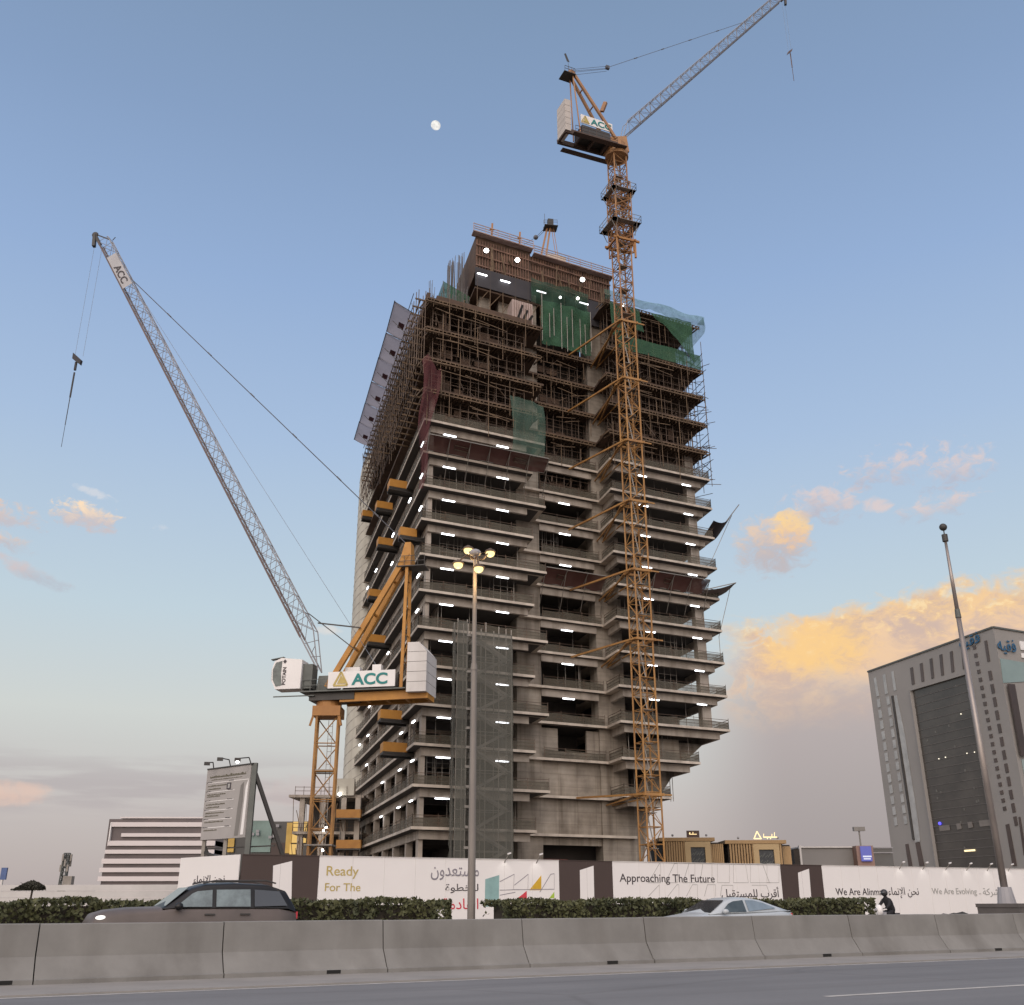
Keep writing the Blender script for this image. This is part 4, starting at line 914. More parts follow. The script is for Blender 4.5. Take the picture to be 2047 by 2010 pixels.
# roof of the left wing: deck, kerb form, rebar starters
m = MB(); tbox(m, 1.2, 14.5, .3, 12, ZT, ZT+.7); m.build('kerb_form', M['ply'], tower)
m = MB(); tbox(m, .02, .5, 1.0, 52, ZT+.002, ZT+1.25); m.build('side_kerb', M['ply'], tower)
m = MB()
for g, (s, v) in enumerate(((.8,1.5),(1.3,3.5),(2.6,.9),(3.1,1.4),(3.9,2.0),(4.6,1.0),(1.0,7),(1.2,10),(5.6,1.6))):
    for i in range(7): 
        a, b = random.uniform(-.35, .35), random.uniform(-.35, .35); m.bar(T(s+a, v+b, ZT), T(s+a*1.3, v+b*1.3, ZT+random.uniform(1.6, 4.0)), .05)
for i in range(46):
    s = 4.6+random.random()*2.6; v = 10+random.uniform(-1, 2.5); m.bar(T(s, v, zk(17)), T(s+random.uniform(-.1,.1), v, zk(17)+5.0+2.4*(s-4.6)/2.6*random.uniform(.6, 1.1)), .055)
m.build('rebar', M['rebar'], tower)
# crown: core formwork, work decks, screens
def face(px, py, v): 
    p = tfront(px, py, v); A = np.linalg.solve(np.c_[U[:2], S[:2]], (p-C0)[:2]); return A[0], p[2]
m = MB(); VC = 6.0
s0, s1 = 7.8, 29.4; zb, zt_ = 80.5, 85.9
tbox(m, s0, 16.2, VC, 18, zb, zt_+.5); tbox(m, 16.203, s1, VC+.3, 18, zb, zt_+.1); m.build('core_formwork', M['ply'], tower)
m = MB()
for i in range(52):
    s = s0+.15+i*.415; vv = VC if s < 16.2 else VC+.3; m.bar(T(s, vv-.09, zb+.1), T(s, vv-.09, zt_-.1), .12, .16, up=UN)
for z in (81.6, 83.2, 84.9): m.bar(T(s0, VC-.25, z), T(s1, VC+.05, z), .12, .2)
m.build('formwork_ribs', pmat('formwork_rib_timber', (.225,.125,.085), (.10,.055,.04), .8, .8), tower)
m = MB()
for a, b, zz, vv in ((s0-.6, 16.4, zt_+.5, VC-1.0), (16.6, s1+.3, zt_+.1, VC-.7)):
    tbox(m, a, b, vv, vv+1.3, zz, zz+.14)
    for h in (.45, .8, 1.2): m.bar(T(a, vv, zz+h), T(b, vv, zz+h), .07, .1)
    n = int((b-a)/1.8)
    for i in range(n+1): s = a+(b-a)*i/n; m.bar(T(s, vv, zz), T(s, vv, zz+1.3), .08)
m.build('top_railing', pmat('pinkish_rail', (.40,.29,.26), (.28,.19,.17), .6, .7), tower)
m = MB(); tbox(m, s0-.3, 16.0, VC-1.25, VC-1.1, 77.6, 80.5); m.build('black_screen', M['black_net'], tower); m = MB(); tbox(m, 24.5, s1+.4, VC-1.2, VC-1.1, 76.4, 80.5); m.build('black_screen', M['black_net'], tower)
m = MB(); tbox(m, s0-.3, s1+.3, VC-1.0, VC+5, 77.3, 77.55); tbox(m, s0-.2, s1, VC-1.0, VC+.2, 80.2, 80.4); m.build('work_deck', M['ply'], tower)
m = MB()
for s in (8.6, 11.4): tbox(m, s, s+1.6, VC+.5, VC+2, ZT, 77.3)
m.build('crown_pier', M['core'], tower)
m = MB(); tbox(m, 16.76, 24.59, 8.05, 8.3, ZT+.002, 77.2); m.build('dark_backing', M['stack'], tower)  # back panel closing the gap through the middle bay
m = MB()
for i in range(12): s = s0+i*1.9; m.bar(T(s, VC-1.2, 70.7), T(s, VC-1.2, 80.6+random.random()), .08); m.bar(T(s, VC-.6, 74+random.random()*2), T(s+1.6, VC-.9, 77.3), .08)
for i in range(14): s = s0+random.random()*21; m.bar(T(s, VC-.35, 81+random.random()*2), T(s+random.uniform(-1, 1), VC-.5, 83+random.random()*2), random.uniform(.08, .3), .08)
m.build('crown_props', M['timber'], tower)
for px, py in ((972,502),(1034,521),(1164,560)):
    s, z = face(px, py, VC-1.3); m = MB(); c = T(s, VC-1.4, z); m.ball(c, .33, 12, 8, 1, .6, 1); o = MB(); o.tube(c+UN*.15, c+UN*.4, .36, 10); h = o.build('floodlight', M['steel_d'], tower); m.build('lens', M['flood'], h, True)
for px, py in ((964,549),(1010,563),(1082,584),(1167,607)):
    s, z = face(px, py, VC-1.45); tube_light(T(s, VC-1.45, z), U, 1.4)
for px, py in ((1120,595),(1155,597),(1247,610)):
    s, z = face(px, py, VC-1.5); m = MB(); c = T(s, VC-1.5, z); m.ball(c, .2, 8, 6); m.build('work_lamp', M['flood'], tower, True)
for s, v, z in ((10,VC-.7,86.5),(14.3,VC-.7,86.5)):
    m = MB(); m.bar(T(s,v,z), T(s+.1,v,z+2.2), .25, .2); m.bar(T(s-.3,v,z+1.1), T(s+.4,v,z+1.3), .15); m.build('formwork_jack', M['orange_d'], tower)
# left step of the crown
m = MB(); tbox(m, 3.9, 7.6, 9.2, 14, 76.8, 77.3); tbox(m, 4.2, 7.5, 11, 14, 70.7, 76.8); m.build('step_deck', M['ply'], tower)
m = MB()
for i in range(20): m.bar(T(3.7+random.random()*4, 8.8+random.random()*2, 71+random.random()*3), T(3.5+random.random()*5, 8.6+random.random(), 75+random.random()*4), .08)
m.build('step_scaffold', M['timber'], tower)
m = MB()
for z0, z1 in ((77.3,79.9),):
    p = [T(3.8,14,z0),T(3.8,9.1,z0),T(7.7,9.0,z0-.8),T(7.7,9.0,z1-1.4),T(3.8,9.1,z1),T(3.8,14,z1)]
    m.poly([p[0],p[1],p[4],p[5]]); m.poly([p[1],p[2],p[3],p[4]])
tag(m.build('safety_net', M['net_green'], None), 'small green net on the stepped corner at the top left of the tower crown', 'safety net', 'green nets on the tower')
# striped formwork box on the roof
bx = thing('formwork_box', T(13.7, 3.6, 71.4), 'pale slatted formwork box with dark diagonal slots on the tower roof beside the green net', 'formwork box')
m = MB(); tbox(m, 12.2, 15.2, 2.2, 4.6, 71.6, 75.2); m.build('box_body', pmat('pale_formwork_box', (.36,.27,.24), (.25,.19,.17), .8, .8), bx)
m = MB()
for i in range(9): s = 12.3+i*.35; m.bar(T(s, 2.12, 71.7), T(s, 2.12, 75.1), .1, .14, up=UN)
m.build('rib', pmat('pale_formwork_rib', (.48,.38,.345), (.38,.29,.26), .8, .8), bx)
m = MB()
for i in range(3): m.bar(T(12.9+i*.75, 2.03, 72.1), T(13.7+i*.75, 2.03, 74.6-i*.6), .3, .05, up=UN)
m.build('slot', M['black'], bx)
# ---- nets
def cloth(name, fn, nu, nv, mat, label, cat, group=None):
    m = MB()
    for j in range(nv+1):
        for i in range(nu+1): m.v.append(npv(fn(i/nu, j/nv)))
    for j in range(nv):
        for i in range(nu): b = j*(nu+1)+i; m.f.append((b, b+1, b+nu+2, b+nu+1))
    return tag(m.build(name, mat, None, True), label, cat, group)
w_ = lambda u, v, a=.12: a*(math.sin(u*17+v*5)+math.sin(u*7-v*11))
rag = lambda u, a=.35: a*(math.sin(u*23)+.6*math.sin(u*51+1)+.5*math.sin(u*9+2))
cloth('safety_net', lambda u, v: T(17.2+u*7.7+.12*rag(v*2), 4.1+w_(u, v, .14), 77.9-v*(6.9+.25*rag(u))), 30, 22, M['net_green'], 'large dark green net hung down the tower front below the crown', 'safety net', 'green nets on the tower')
cloth('safety_net', lambda u, v: T(15.8+u*9.0, VC-1.45+w_(u, v)-.2*(1-v), 81.0+.2*rag(u)-v*(3.7+.2*rag(u+.3))), 30, 8, M['net_band'], 'dark see-through green net band across the crown with lamps showing', 'safety net', 'green nets on the tower')
m = MB()
for i in range(9):
    s = 17.3+i*.95+random.uniform(-.2, .2); m.bar(T(s, 3.85, 70.2+random.random()*3), T(s, 3.85, 75.5+random.random()*3.5), .07)
m.build('front_pole', M['tube_grey'], tower)
cloth('safety_net', lambda u, v: T(25.4+u*16.6, -.55-.35*math.sin(v*3)+w_(u, v, .1), 79.0-v*(1.5+.35*rag(u))+.14*math.sin(u*14)+.06*rag(u+.2)), 40, 5, M['net_pale'], 'long pale green net band along the top edge of the right wing', 'safety net', 'green nets on the tower')
cloth('safety_net', lambda u, v: T(41.9+.35*math.sin(v*3), -.6+u*9, 79.0-v*2.6), 12, 5, M['net_pale'], 'pale green net turned round the end of the right wing roof', 'safety net', 'green nets on the tower')
cloth('safety_net', lambda u, v: T(26.2+u*1.6+v*.3, -.62+w_(u, v, .05), 77.2-v*5.2*(1-.2*u)), 6, 8, M['net_green'], 'narrow dark green net strip hanging beside the crane mast under the right roof edge', 'safety net', 'green nets on the tower')
cloth('safety_net', lambda u, v: T(29.3+u*1.5+v*.8, -.62+w_(u, v, .05), 77.2-v*3.4), 6, 8, M['net_green'], 'short green net scrap hanging in the middle of the right roof edge', 'safety net', 'green nets on the tower')
cloth('safety_net', lambda u, v: T(32.5+u*(7.2-3.0*v)+v*3.2, -.62+w_(u, v, .08), 77.6-v*6.4*(.3+.7*u)-(1-u)*.3), 16, 10, M['net_green'], 'draped dark green net sagging under the roof at the right end of the right wing', 'safety net', 'green nets on the tower')
cloth('safety_net', lambda u, v: T(27.5+u*13.6, -.3+w_(u, v, .05), 72.7-v*2.2), 24, 3, M['net_green'], 'dark green net band low across the double height storey of the right wing', 'safety net', 'green nets on the tower')
cloth('safety_net', lambda u, v: T(11.0+u*(4.7-.4*v)+.5*math.sin(v*3), -.5+w_(u, v, .1), zk(12)+1.2-v*9.0-.6*u*u*(1-v)), 12, 14, M['net_thin'], 'see-through grey green net hanging on the right end of the left wing', 'safety net', 'green nets on the tower')
cloth('safety_net', lambda u, v: T(-.6+(u*2.5*(1-.8*v))+.25*math.sin(v*9), -.45-.3*math.sin(u*5+v*4)+w_(u, v, .16), zk(13)-1.0-v*16.5+.8*math.sin(u*6)*(1-v)), 8, 22, M['net_crim'], 'crimson net hanging down the front left corner of the tower', 'safety net')
def fan(v0, v1, s0, s1, z0, z1, sag, mat, label, lines=True, group=None, kind='front', marks=2):
    root = thing('catch_fan', T((s0+s1)/2, v0, z0), label, 'catch fan', group)
    fn = lambda u, v: T(s0+(s1-s0)*u, v0+(v1-v0)*v, z0+(z1-z0)*v-sag*math.sin(math.pi*v)-.12*math.sin(u*math.pi*4)**2)
    m = MB(); nu, nv = 20, 6
    for j in range(nv+1):
        for i in range(nu+1): m.v.append(fn(i/nu, j/nv))
    for j in range(nv):
        for i in range(nu): b = j*(nu+1)+i; m.f.append((b, b+1, b+nu+2, b+nu+1))
    m.build('net_sheet', mat, root, True)
    m = MB(); m.bar(fn(0, 1), fn(1, 1), .09); m.bar(fn(0, 0), fn(1, 0), .09)
    n = max(3, int(abs(s1-s0)/2.4))
    for i in range(n+1): m.bar(fn(i/n, .0)-UPV*.05, fn(i/n, 1)-UPV*.05, .07); m.bar(fn(i/n, .85)-UPV*.05, T(s0+(s1-s0)*i/n, .8 if v0 < 2 else 5, z0-2.9), .06)
    m.build('outrigger', M['tube_grey'], root)
    for i in range(marks):
        c = .22+.5*i; m = MB(); 
        for a, b in (((c,.35),(c+.12,.35)),((c+.12,.35),(c+.12,.6)),((c+.12,.6),(c,.6)),((c,.6),(c,.35))): m.bar(fn(*a)-UPV*.06, fn(*b)-UPV*.06, .09)
        m.build('mark', M['tube'], root)
    return root
fan(.0, -2.3, .3, 15.8, zk(10)+.15, zk(10)+1.05, -.1, M['net_red'], 'red brown catch fan sloping out from the left wing below the shored floors', group='red brown catch fans')
fan(4.4, 1.8, 16.6, 25.2, zk(7)+.1, zk(7)+1.25, -.15, M['net_red'], 'red brown catch fan across the middle bay of the tower', group='red brown catch fans', marks=1)
fan(-.0, -2.3, 30.5, 38.6, zk(7)+.2, zk(7)+1.4, -.15, M['net_red'], 'red brown catch fan on the right wing beside the crane mast', group='red brown catch fans', marks=1)
e1 = thing('catch_fan', T(41, 0, zk(7)), 'grey catch fan jutting into the sky from the right wing, lower one', 'catch fan', 'catch fans on the right corner')
P = lambda u, v: T(38.4+(4.5+.5*v)*u, -1.9+1.0*(1-u)+6.5*v*(.35+.65*u), zk(7)+.5+1.25*u-.25*math.sin(u*math.pi)-.3*math.sin(v*math.pi))
m = MB()
for j in range(5):
    for i in range(9): m.v.append(P(i/8, j/4))
for j in range(4):
    for i in range(8): b = j*9+i; m.f.append((b, b+1, b+10, b+9))
m.build('net_sheet', pmat('grey_brown_sheet', (.17,.14,.125), (.12,.095,.085), .5, .85), e1, True)
m = MB(); m.bar(P(1, 0), P(1, 1), .1); m.bar(P(0, 0), P(1, 0), .1); m.bar(P(1, .3), T(41.2, 1, zk(6)-.6), .07); m.bar(T(41.2,1,zk(6)-.6), T(41.2,1,zk(5)), .06); m.build('outrigger', M['tube_grey'], e1)
e2 = thing('catch_fan', T(41, 0, zk(10)), 'dark catch fan jutting into the sky from the right wing, upper one', 'catch fan', 'catch fans on the right corner')
P2 = lambda u, v: T(40.9+3.6*u+.6*v, -.6+5*v, zk(9)+2.1+1.9*u-1.0*math.sin(u*math.pi)*.9-.9*v)
m = MB()
for j in range(5):
    for i in range(9): m.v.append(P2(i/8, j/4))
for j in range(4):
    for i in range(8): b = j*9+i; m.f.append((b, b+1, b+10, b+9))
m.build('net_sheet', M['black_net'], e2, True)
m = MB(); m.bar(P2(.6, 0), P2(1.25, 0), .1); m.bar(P2(1, .2), T(41.2, 2, zk(8)+1), .07); m.build('outrigger', M['tube_grey'], e2)
# violet screens along the left face
posn = ['nearest the viewer and topmost', 'second from the front', 'third from the front', 'fourth from the front', 'fifth from the front', 'rearmost and lowest in view']
for i in range(6):
    va, vb = 6.4+i*7.05, 6.4+(i+1)*7.05-.28; zz = 71.75+random.uniform(-.1, .1)
    r_ = thing('catch_screen', T(-.4, va, zz), 'violet catch screen on the tower\'s left side, '+posn[i], 'catch screen', 'violet catch screens on the left side of the tower')
    fn = lambda u, v: T(-.1-3.3*u, va+(vb-va)*v, zz+.9*u*u-.2*u+(.55*u if i == 0 else .1)*(1-v)**3+.15*math.sin(v*math.pi)*-1)
    m = MB()
    for j in range(9):
        for k in range(7): m.v.append(fn(k/6, j/8))
    for j in range(8):
        for k in range(6): b = j*7+k; m.f.append((b, b+1, b+8, b+7))
    m.build('screen_sheet', M['net_violet'], r_, True)
    m = MB(); m.poly([fn(a, b)-UPV*.03 for a, b in ((.42,.42),(.42,.62),(.66,.62),(.66,.42))]); m.build('patch', M['patch'], r_)
    m = MB(); m.bar(fn(1, 0), fn(1, 1), .1); m.bar(fn(0, 0), fn(0, 1), .1)
    for v in (0.02, .98): m.bar(fn(0, v), fn(1, v), .08)
    m.bar(fn(.9, .5)-UPV*.05, T(-.2, (va+vb)/2-2, zz-3.2), .07); m.build('frame', M['steel_d'], r_)
# ---- loading platforms on the left face
plats = [(11.5,50.1,2.6,3.6,'orange'),(24.0,52.0,2.6,3.4,'brown'),(3.4,40.9,2.0,3.0,'orange'),(21.5,45.9,2.4,3.2,'orange'),(46.0,59.0,2.4,2.4,'orange'),(27.5,40.5,2.8,3.4,'orange'),(25.0,33.6,2.8,3.6,'orange'),(8.8,21.0,2.9,4.0,'orange'),(4.8,16.85,3.0,4.2,'orange')]
rank = ['nearest below the scaffolding','small, higher of those beside the stair drum','small, just above the leaning crane leg','left of the crane apex','highest and farthest, against the stair drum','behind the leaning crane leg, upper one','behind the leaning crane leg, lower one','upper one under the white crane ballast','lower one under the white crane ballast']
def platform(base, out, side, w, L, label, h=.98):
    """cantilever tray: base = inner corner, out = outward direction, side = along the face"""
    r_ = thing('loading_platform', base, label, 'loading platform', 'orange loading platforms')
    P = lambda o, s, z: base+out*o+side*s+UPV*z
    m = MB(); m.hexa([P(-1.5,0,-.18),P(L,0,-.18),P(L,w,-.18),P(-1.5,w,-.18)], [P(-1.5,0,0),P(L,0,0),P(L,w,0),P(-1.5,w,0)]); m.build('deck', M['steel_d'], r_)
    for n_, a, b in (('side_panel',(-.2,0),(L,0)), ('side_panel',(-.2,w),(L,w)), ('front_gate',(L,.06),(L,w-.06))):
        m = MB(); m.bar(P(*a, h/2+.02), P(*b, h/2+.02), .07, h); m.build(n_, M['orange'], r_)
    m = MB(); m.bar(P(-1.2,.1,-.3), P(L,.1,-.3), .14, .2); m.bar(P(-1.2,w-.1,-.3), P(L,w-.1,-.3), .14, .2); m.bar(P(-.9,.2,0), P(-.9,.2,3.4), .08); m.bar(P(-.9,w-.2,0), P(-.9,w-.2,3.4), .08); m.build('main_beam', M['steel_d'], r_)
    return r_
for (v, z, w, L, c), rk in zip(plats, rank):
    platform(T(-.05, v, z-.45), -U, S, w*.75, L*.6, 'orange loading platform on the tower\'s left face, '+rk)
# ---- round stair drum at the back
DC = np.array([-19.9, 163.2, 0]); DR = 6.6
dr = thing('stair_drum', DC, 'pale round concrete stair drum with slanting joints behind the left side of the tower', 'stair tower')
m = MB(); nz, na = 40, 48; zt_ = 73.5
for j in range(nz+1):
    for i in range(na):
        t = 2*math.pi*i/na; z = zt_*j/nz; rr = DR*(1-.0+(-.10 if j == nz else (-.03 if j == nz-1 else 0))); m.v.append(DC+np.array([rr*math.cos(t), rr*math.sin(t), z]))
for j in range(nz):
    for i in range(na): k = (i+1) % na; m.f.append((j*na+i, j*na+k, (j+1)*na+k, (j+1)*na+i))
m.f.append(tuple(nz*na+i for i in range(na))); m.build('drum_shell', M['stair'], dr, True)
m = MB()
for h in range(46):
    z0 = h*1.56-1.5; pts = []
    for i in range(13):
        f = i/12; t = math.pi*(.93+f*.85); z = z0+3.6*(1-math.cos(f*math.pi))/2+1.2*f
        pts.append(DC+np.array([(DR+.012)*math.cos(t), (DR+.012)*math.sin(t), min(max(z, .2), 72)]))
    for p, q in zip(pts, pts[1:]): m.bar(p, q, .05, .09)
m.build('slanting_joint', M['gutter'], dr)
# ---- scaffold stair tower wrapped in net, in front of the left wing
sh = thing('scaffold_stair', T(7.5, -2.2), 'scaffold stair tower wrapped in grey green net, standing behind the lamp post against the tower', 'scaffold')
HS = 29.2
m = MB()
for s in (5.7, 7.25, 8.8, 10.3):
    for v in (-3.4, -1.2): m.bar(T(s, v, 0), T(s, v, HS-.6+random.random()*1.2), .09)
for s in (4.0, 5.1):
    for v in (-3.2, -1.4): m.bar(T(s, v, 0), T(s, v, HS+.4), .1)
for j in range(15):
    z = .3+j*1.95
    for v in (-3.4, -1.2): m.bar(T(5.7, v, z), T(10.3, v, z), .07)
    for s in (5.7, 10.3): m.bar(T(s, -3.4, z), T(s, -1.2, z), .07)
    m.bar(T(4.0, -3.2, z), T(5.1, -3.2, z), .07); m.bar(T(5.0,-3.3,z+.3), T(5.7,-3.3,z+.3), .1, .25)
m.build('scaffold_frame', M['tube_grey'], sh)
m = MB()
for j in range(7):
    z = .4+j*3.9; a, b = (6.0, 9.9) if j % 2 == 0 else (9.9, 6.0)
    for v in (-3.3, -2.4): m.bar(T(6.1, v, z), T(9.8, v, z+1.95), .12, .26); m.bar(T(9.8, v, z+1.95), T(6.1, v, z+3.9), .12, .26)
    for i in range(9): f = i/9; m.bar(T(6.1+3.7*f, -3.3, z+1.95*f), T(6.1+3.7*f, -2.4, z+1.95*f), .25, .05)
m.build('stair_flight', M['tube_grey'], sh)
m = MB(); rg = random.Random(4)
def netface(p, q, z0, z1, nzz, nuu):
    b = len(m.v); d = q-p; nn_ = np.cross(d, UPV); nn_ /= np.linalg.norm(nn_)
    for j in range(nzz+1):
        for i in range(nuu+1): m.v.append(p+d*i/nuu+UPV*(z0+(z1-z0)*j/nzz)+nn_*(.05+rg.uniform(-.07, .1)))
    for j in range(nzz):
        for i in range(nuu): k = b+j*(nuu+1)+i; m.f.append((k, k+1, k+nuu+2, k+nuu+1))
netface(T(5.6, -3.5), T(10.4, -3.5), 1.0, HS-.8, 50, 8); netface(T(10.4, -3.5), T(10.4, -1.1), 2, HS-1.5, 50, 4); netface(T(5.6, -1.1), T(5.6, -3.5), 1, HS-.8, 50, 4)
netface(T(3.9, -3.3), T(5.1, -3.3), .5, HS+.2, 50, 3); netface(T(3.9, -1.3), T(3.9, -3.3), .5, HS+.2, 50, 3)
m.build('net_wrap', M['net_grey'], sh, True)
# ---- low unfinished annex left of the tower
ax = thing('annex_frame', T(-9, 52), 'low unfinished concrete frame with scaffolding behind the left crane mast', 'building')
AX = lambda x, y, z: np.array([x, y, z])
X0, X1, Y0_, Y1_ = -29.3, -21.2, 141, 156
for i, z in enumerate((5.6, 10.3, 15.0)):
    m = MB(); m.hexa([AX(X0-(.8 if i == 2 else 0), Y0_, z-.35), AX(X1+1, Y0_+1, z-.35), AX(X1+1, Y1_, z-.35), AX(X0, Y1_, z-.35)], [AX(X0-(.8 if i == 2 else 0), Y0_, z), AX(X1+1, Y0_+1, z), AX(X1+1, Y1_, z), AX(X0, Y1_, z)]); m.build('floor_slab', M['concrete'], ax)
    m = MB()
    for h in (.5, 1.0): m.bar(AX(X0, Y0_+.1, z+h), AX(X1, Y0_+1, z+h), .06)
    for j in range(8): x = X0+(X1-X0)*j/7; m.bar(AX(x, Y0_+.1, z), AX(x, Y0_+.1, z+1.1), .06)
    m.build('guard_rail', M['tube'], ax)
for x in (X0+.6, X0+3.4, X0+6.2, X1):
    m = MB(); m.prism([(x, Y0_+.6), (x+.7, Y0_+.6), (x+.7, Y0_+1.3), (x, Y0_+1.3)], 0, 14.6); m.build('column', M['concrete'], ax)
m = MB(); m.prism([(X0+1, Y0_+6), (X1, Y0_+6), (X1, Y0_+6.3), (X0+1, Y0_+6.3)], 0, 14.6); m.build('back_wall', M['dark_in'], ax)
m = MB()
for i in range(60):
    x = X0+random.random()*8; z = random.choice((0, 5.6, 10.3)); m.bar(AX(x, Y0_-.4+random.random(), z), AX(x+random.uniform(-.8,.8), Y0_-.4+random.random(), z+random.uniform(2, 4.4)), .07)
m.build('scaffold_props', M['timber'], ax)
m = MB(); m.prism([(X1-2.6, Y0_+.2), (X1-.2, Y0_+.2), (X1-.2, Y0_+.9), (X1-2.6, Y0_+.9)], 14.9, 17.1); m.build('parapet_box', M['stair'], ax)
for px, py in ((679,1588),(652,1655),(647,1660),(645,1700)):
    c = at(px, py, Y0_-.3); m = MB(); m.ball(c, .17 if py > 1600 else .24, 8, 6); m.build('work_lamp', M['flood'], ax, True)
for py, w_l in ((1636,'upper'),(1697,'lower')):
    c0 = at(673, py, 140.5)
    platform(np.array([c0[0], 140.9, c0[2]]), np.array([0, -1., 0])*.6+np.array([0,0,0]), np.array([1., 0, 0]), 3.2, 1.6, 'orange loading platform on the low annex beside the crane mast, '+w_l+' one', 1.05)

# ================================================================== TOWER CRANES
def lattice(m, p0, p1, w0, h0, w1, h1, side, up, n, rc, rb, tri=False, x=False):
    """box (or triangular) lattice from p0 to p1; returns chord lines"""
    p0, p1 = npv(p0), npv(p1)
    def corner(i, f):
        c = p0+(p1-p0)*f; w = w0+(w1-w0)*f; h = h0+(h1-h0)*f
        if tri: return c+[side*(-w/2)-up*h/2, side*(w/2)-up*h/2, up*h/2][i]
        return c+[(-side*w-up*h)/2, (side*w-up*h)/2, (side*w+up*h)/2, (-side*w+up*h)/2][i]
    K = 3 if tri else 4
    for i in range(K): m.tube(corner(i, 0), corner(i, 1), rc, 6)
    for j in range(n):
        f0, f1 = j/n, (j+1)/n
        for i in range(K):
            k = (i+1) % K
            if (j+i) % 2 == 0 or x: m.tube(corner(i, f0), corner(k, f1), rb, 4)
            if (j+i) % 2 == 1 or x: m.tube(corner(k, f0), corner(i, f1), rb, 4)
            m.tube(corner(i, f1), corner(k, f1), rb, 4)
    return corner
def mast(root, X, Y, z0, z1, w, yaw, mat, rc=.1, rb=.05, bay=1.9, name='mast', twist=True):
    s = np.array([math.cos(yaw), math.sin(yaw), 0]); u = np.array([-s[1], s[0], 0]); m = MB()
    lattice(m, (X, Y, z0), (X, Y, z1), w, w, w, w, s, u, max(1, int((z1-z0)/bay)), rc, rb)
    return m.build(name, mat, root), s, u
def ladder(root, X, Y, z0, z1, s):
    m = MB()
    for d in (-.2, .2): m.bar(npv((X, Y, z0))+s*d, npv((X, Y, z1))+s*d, .05)
    n = int((z1-z0)/.6)
    for i in range(n): z = z0+i*.6; m.bar(npv((X, Y, z))-s*.2, npv((X, Y, z))+s*.2, .04)
    m.build('ladder', M['tube_grey'], root)
def deckrail(m, p, q, h=1.1, n=5):
    for a in (.55, h): m.bar(p+UPV*a, q+UPV*a, .05)
    for i in range(n+1): c = p+(q-p)*i/n; m.bar(c, c+UPV*h, .05)
def triangle_logo(m, o, x, y, n, s):
    """simple stepped triangle emblem: outline triangle with an inner bar"""
    a, b, c = o, o+x*s, o+x*s*.5+y*s*.95
    for p, q in ((a, b), (b, c), (c, a)): m.bar(p+n*.02, q+n*.02, .03, .16*s/1.2)
    m.sheet([a+x*s*.25+y*s*.12, b-x*s*.1+y*s*.12, c-y*s*.25], n, .03)

# ---------------------------------------------------------------- LEFT LUFFING CRANE
LXc, LYc = -18.06, 100.0; bL = R(170); jl = np.array([math.cos(bL), math.sin(bL), 0]); sl_ = np.array([-jl[1], jl[0], 0])   # sl_ points towards the viewer
if sl_[1] > 0: sl_ = -sl_
LC = thing('luffing_crane', (LXc, LYc, 0), 'orange luffing tower crane with a white cab and raised pale jib, left of the tower', 'crane', 'luffing tower cranes')
def lp(d, z, o=0.0): return np.array([LXc, LYc, z])+jl*d+sl_*o
mast(LC, LXc, LYc, 0, 18.3, 2.05, R(6), M['crane'], .13, .055, 2.3)
ladder(LC, LXc+.3, LYc-.1, 0, 18, np.array([1., 0, 0]))
m = MB(); m.box((LXc, LYc, 6.4), 2.6, 2.6, .12); m.box((LXc, LYc, 13.2), 1.9, 1.9, .1); m.build('rest_platform', M['tube_grey'], LC)
m = MB(); m.box((LXc, LYc, 18.75), 2.7, 2.7, .95); m.tube((LXc, LYc, 19.2), (LXc, LYc, 19.75), 1.25, 20); 
for a in (-1, 1):
    m.bar((LXc+a*1.25, LYc-1.2, 18.3), (LXc+a*1.5, LYc-1.3, 17.3), .2)
m.build('slewing_ring', M['orange_d'], LC)
m = MB(); m.hexa([lp(1.6,19.75,1.4), lp(-3,19.75,1.4), lp(-3,19.75,-1.4), lp(1.6,19.75,-1.4)], [lp(1.6,20.45,1.4), lp(-3,20.45,1.4), lp(-3,20.45,-1.4), lp(1.6,20.45,-1.4)]); m.build('slewing_frame', M['steel_d'], LC)
m = MB()
for o in (1.1, -1.1): m.bar(lp(-1.5,19.95,o), lp(-10.3,20.05,o), .4, .85)
for d in (-4, -6, -8, -10.1): m.bar(lp(d,19.9,1.1), lp(d,19.9,-1.1), .3, .5)
m.build('counter_jib', M['orange'], LC)
m = MB(); m.hexa([lp(2.4,20.5,1.9), lp(-8.2,20.5,1.9), lp(-8.2,20.5,-1.6), lp(2.4,20.5,-1.6)], [lp(2.4,20.62,1.9), lp(-8.2,20.62,1.9), lp(-8.2,20.62,-1.6), lp(2.4,20.62,-1.6)])
deckrail(m, lp(2.2,20.62,1.85), lp(-.3,20.62,1.85), 1.1, 3); m.bar(lp(5.2,20.2,1.6), lp(1.0,20.2,1.6), .1); m.build('walkway', M['steel_g'], LC)
m = MB(); m.hexa([lp(1.2,20.62,.8), lp(-.6,20.62,.8), lp(-.6,20.62,-1), lp(1.2,20.62,-1)], [lp(1.0,22.3,.7), lp(-.3,22.3,.7), lp(-.3,22.3,-1), lp(1.0,22.3,-1)]); m.build('machinery', M['steel_g'], LC)
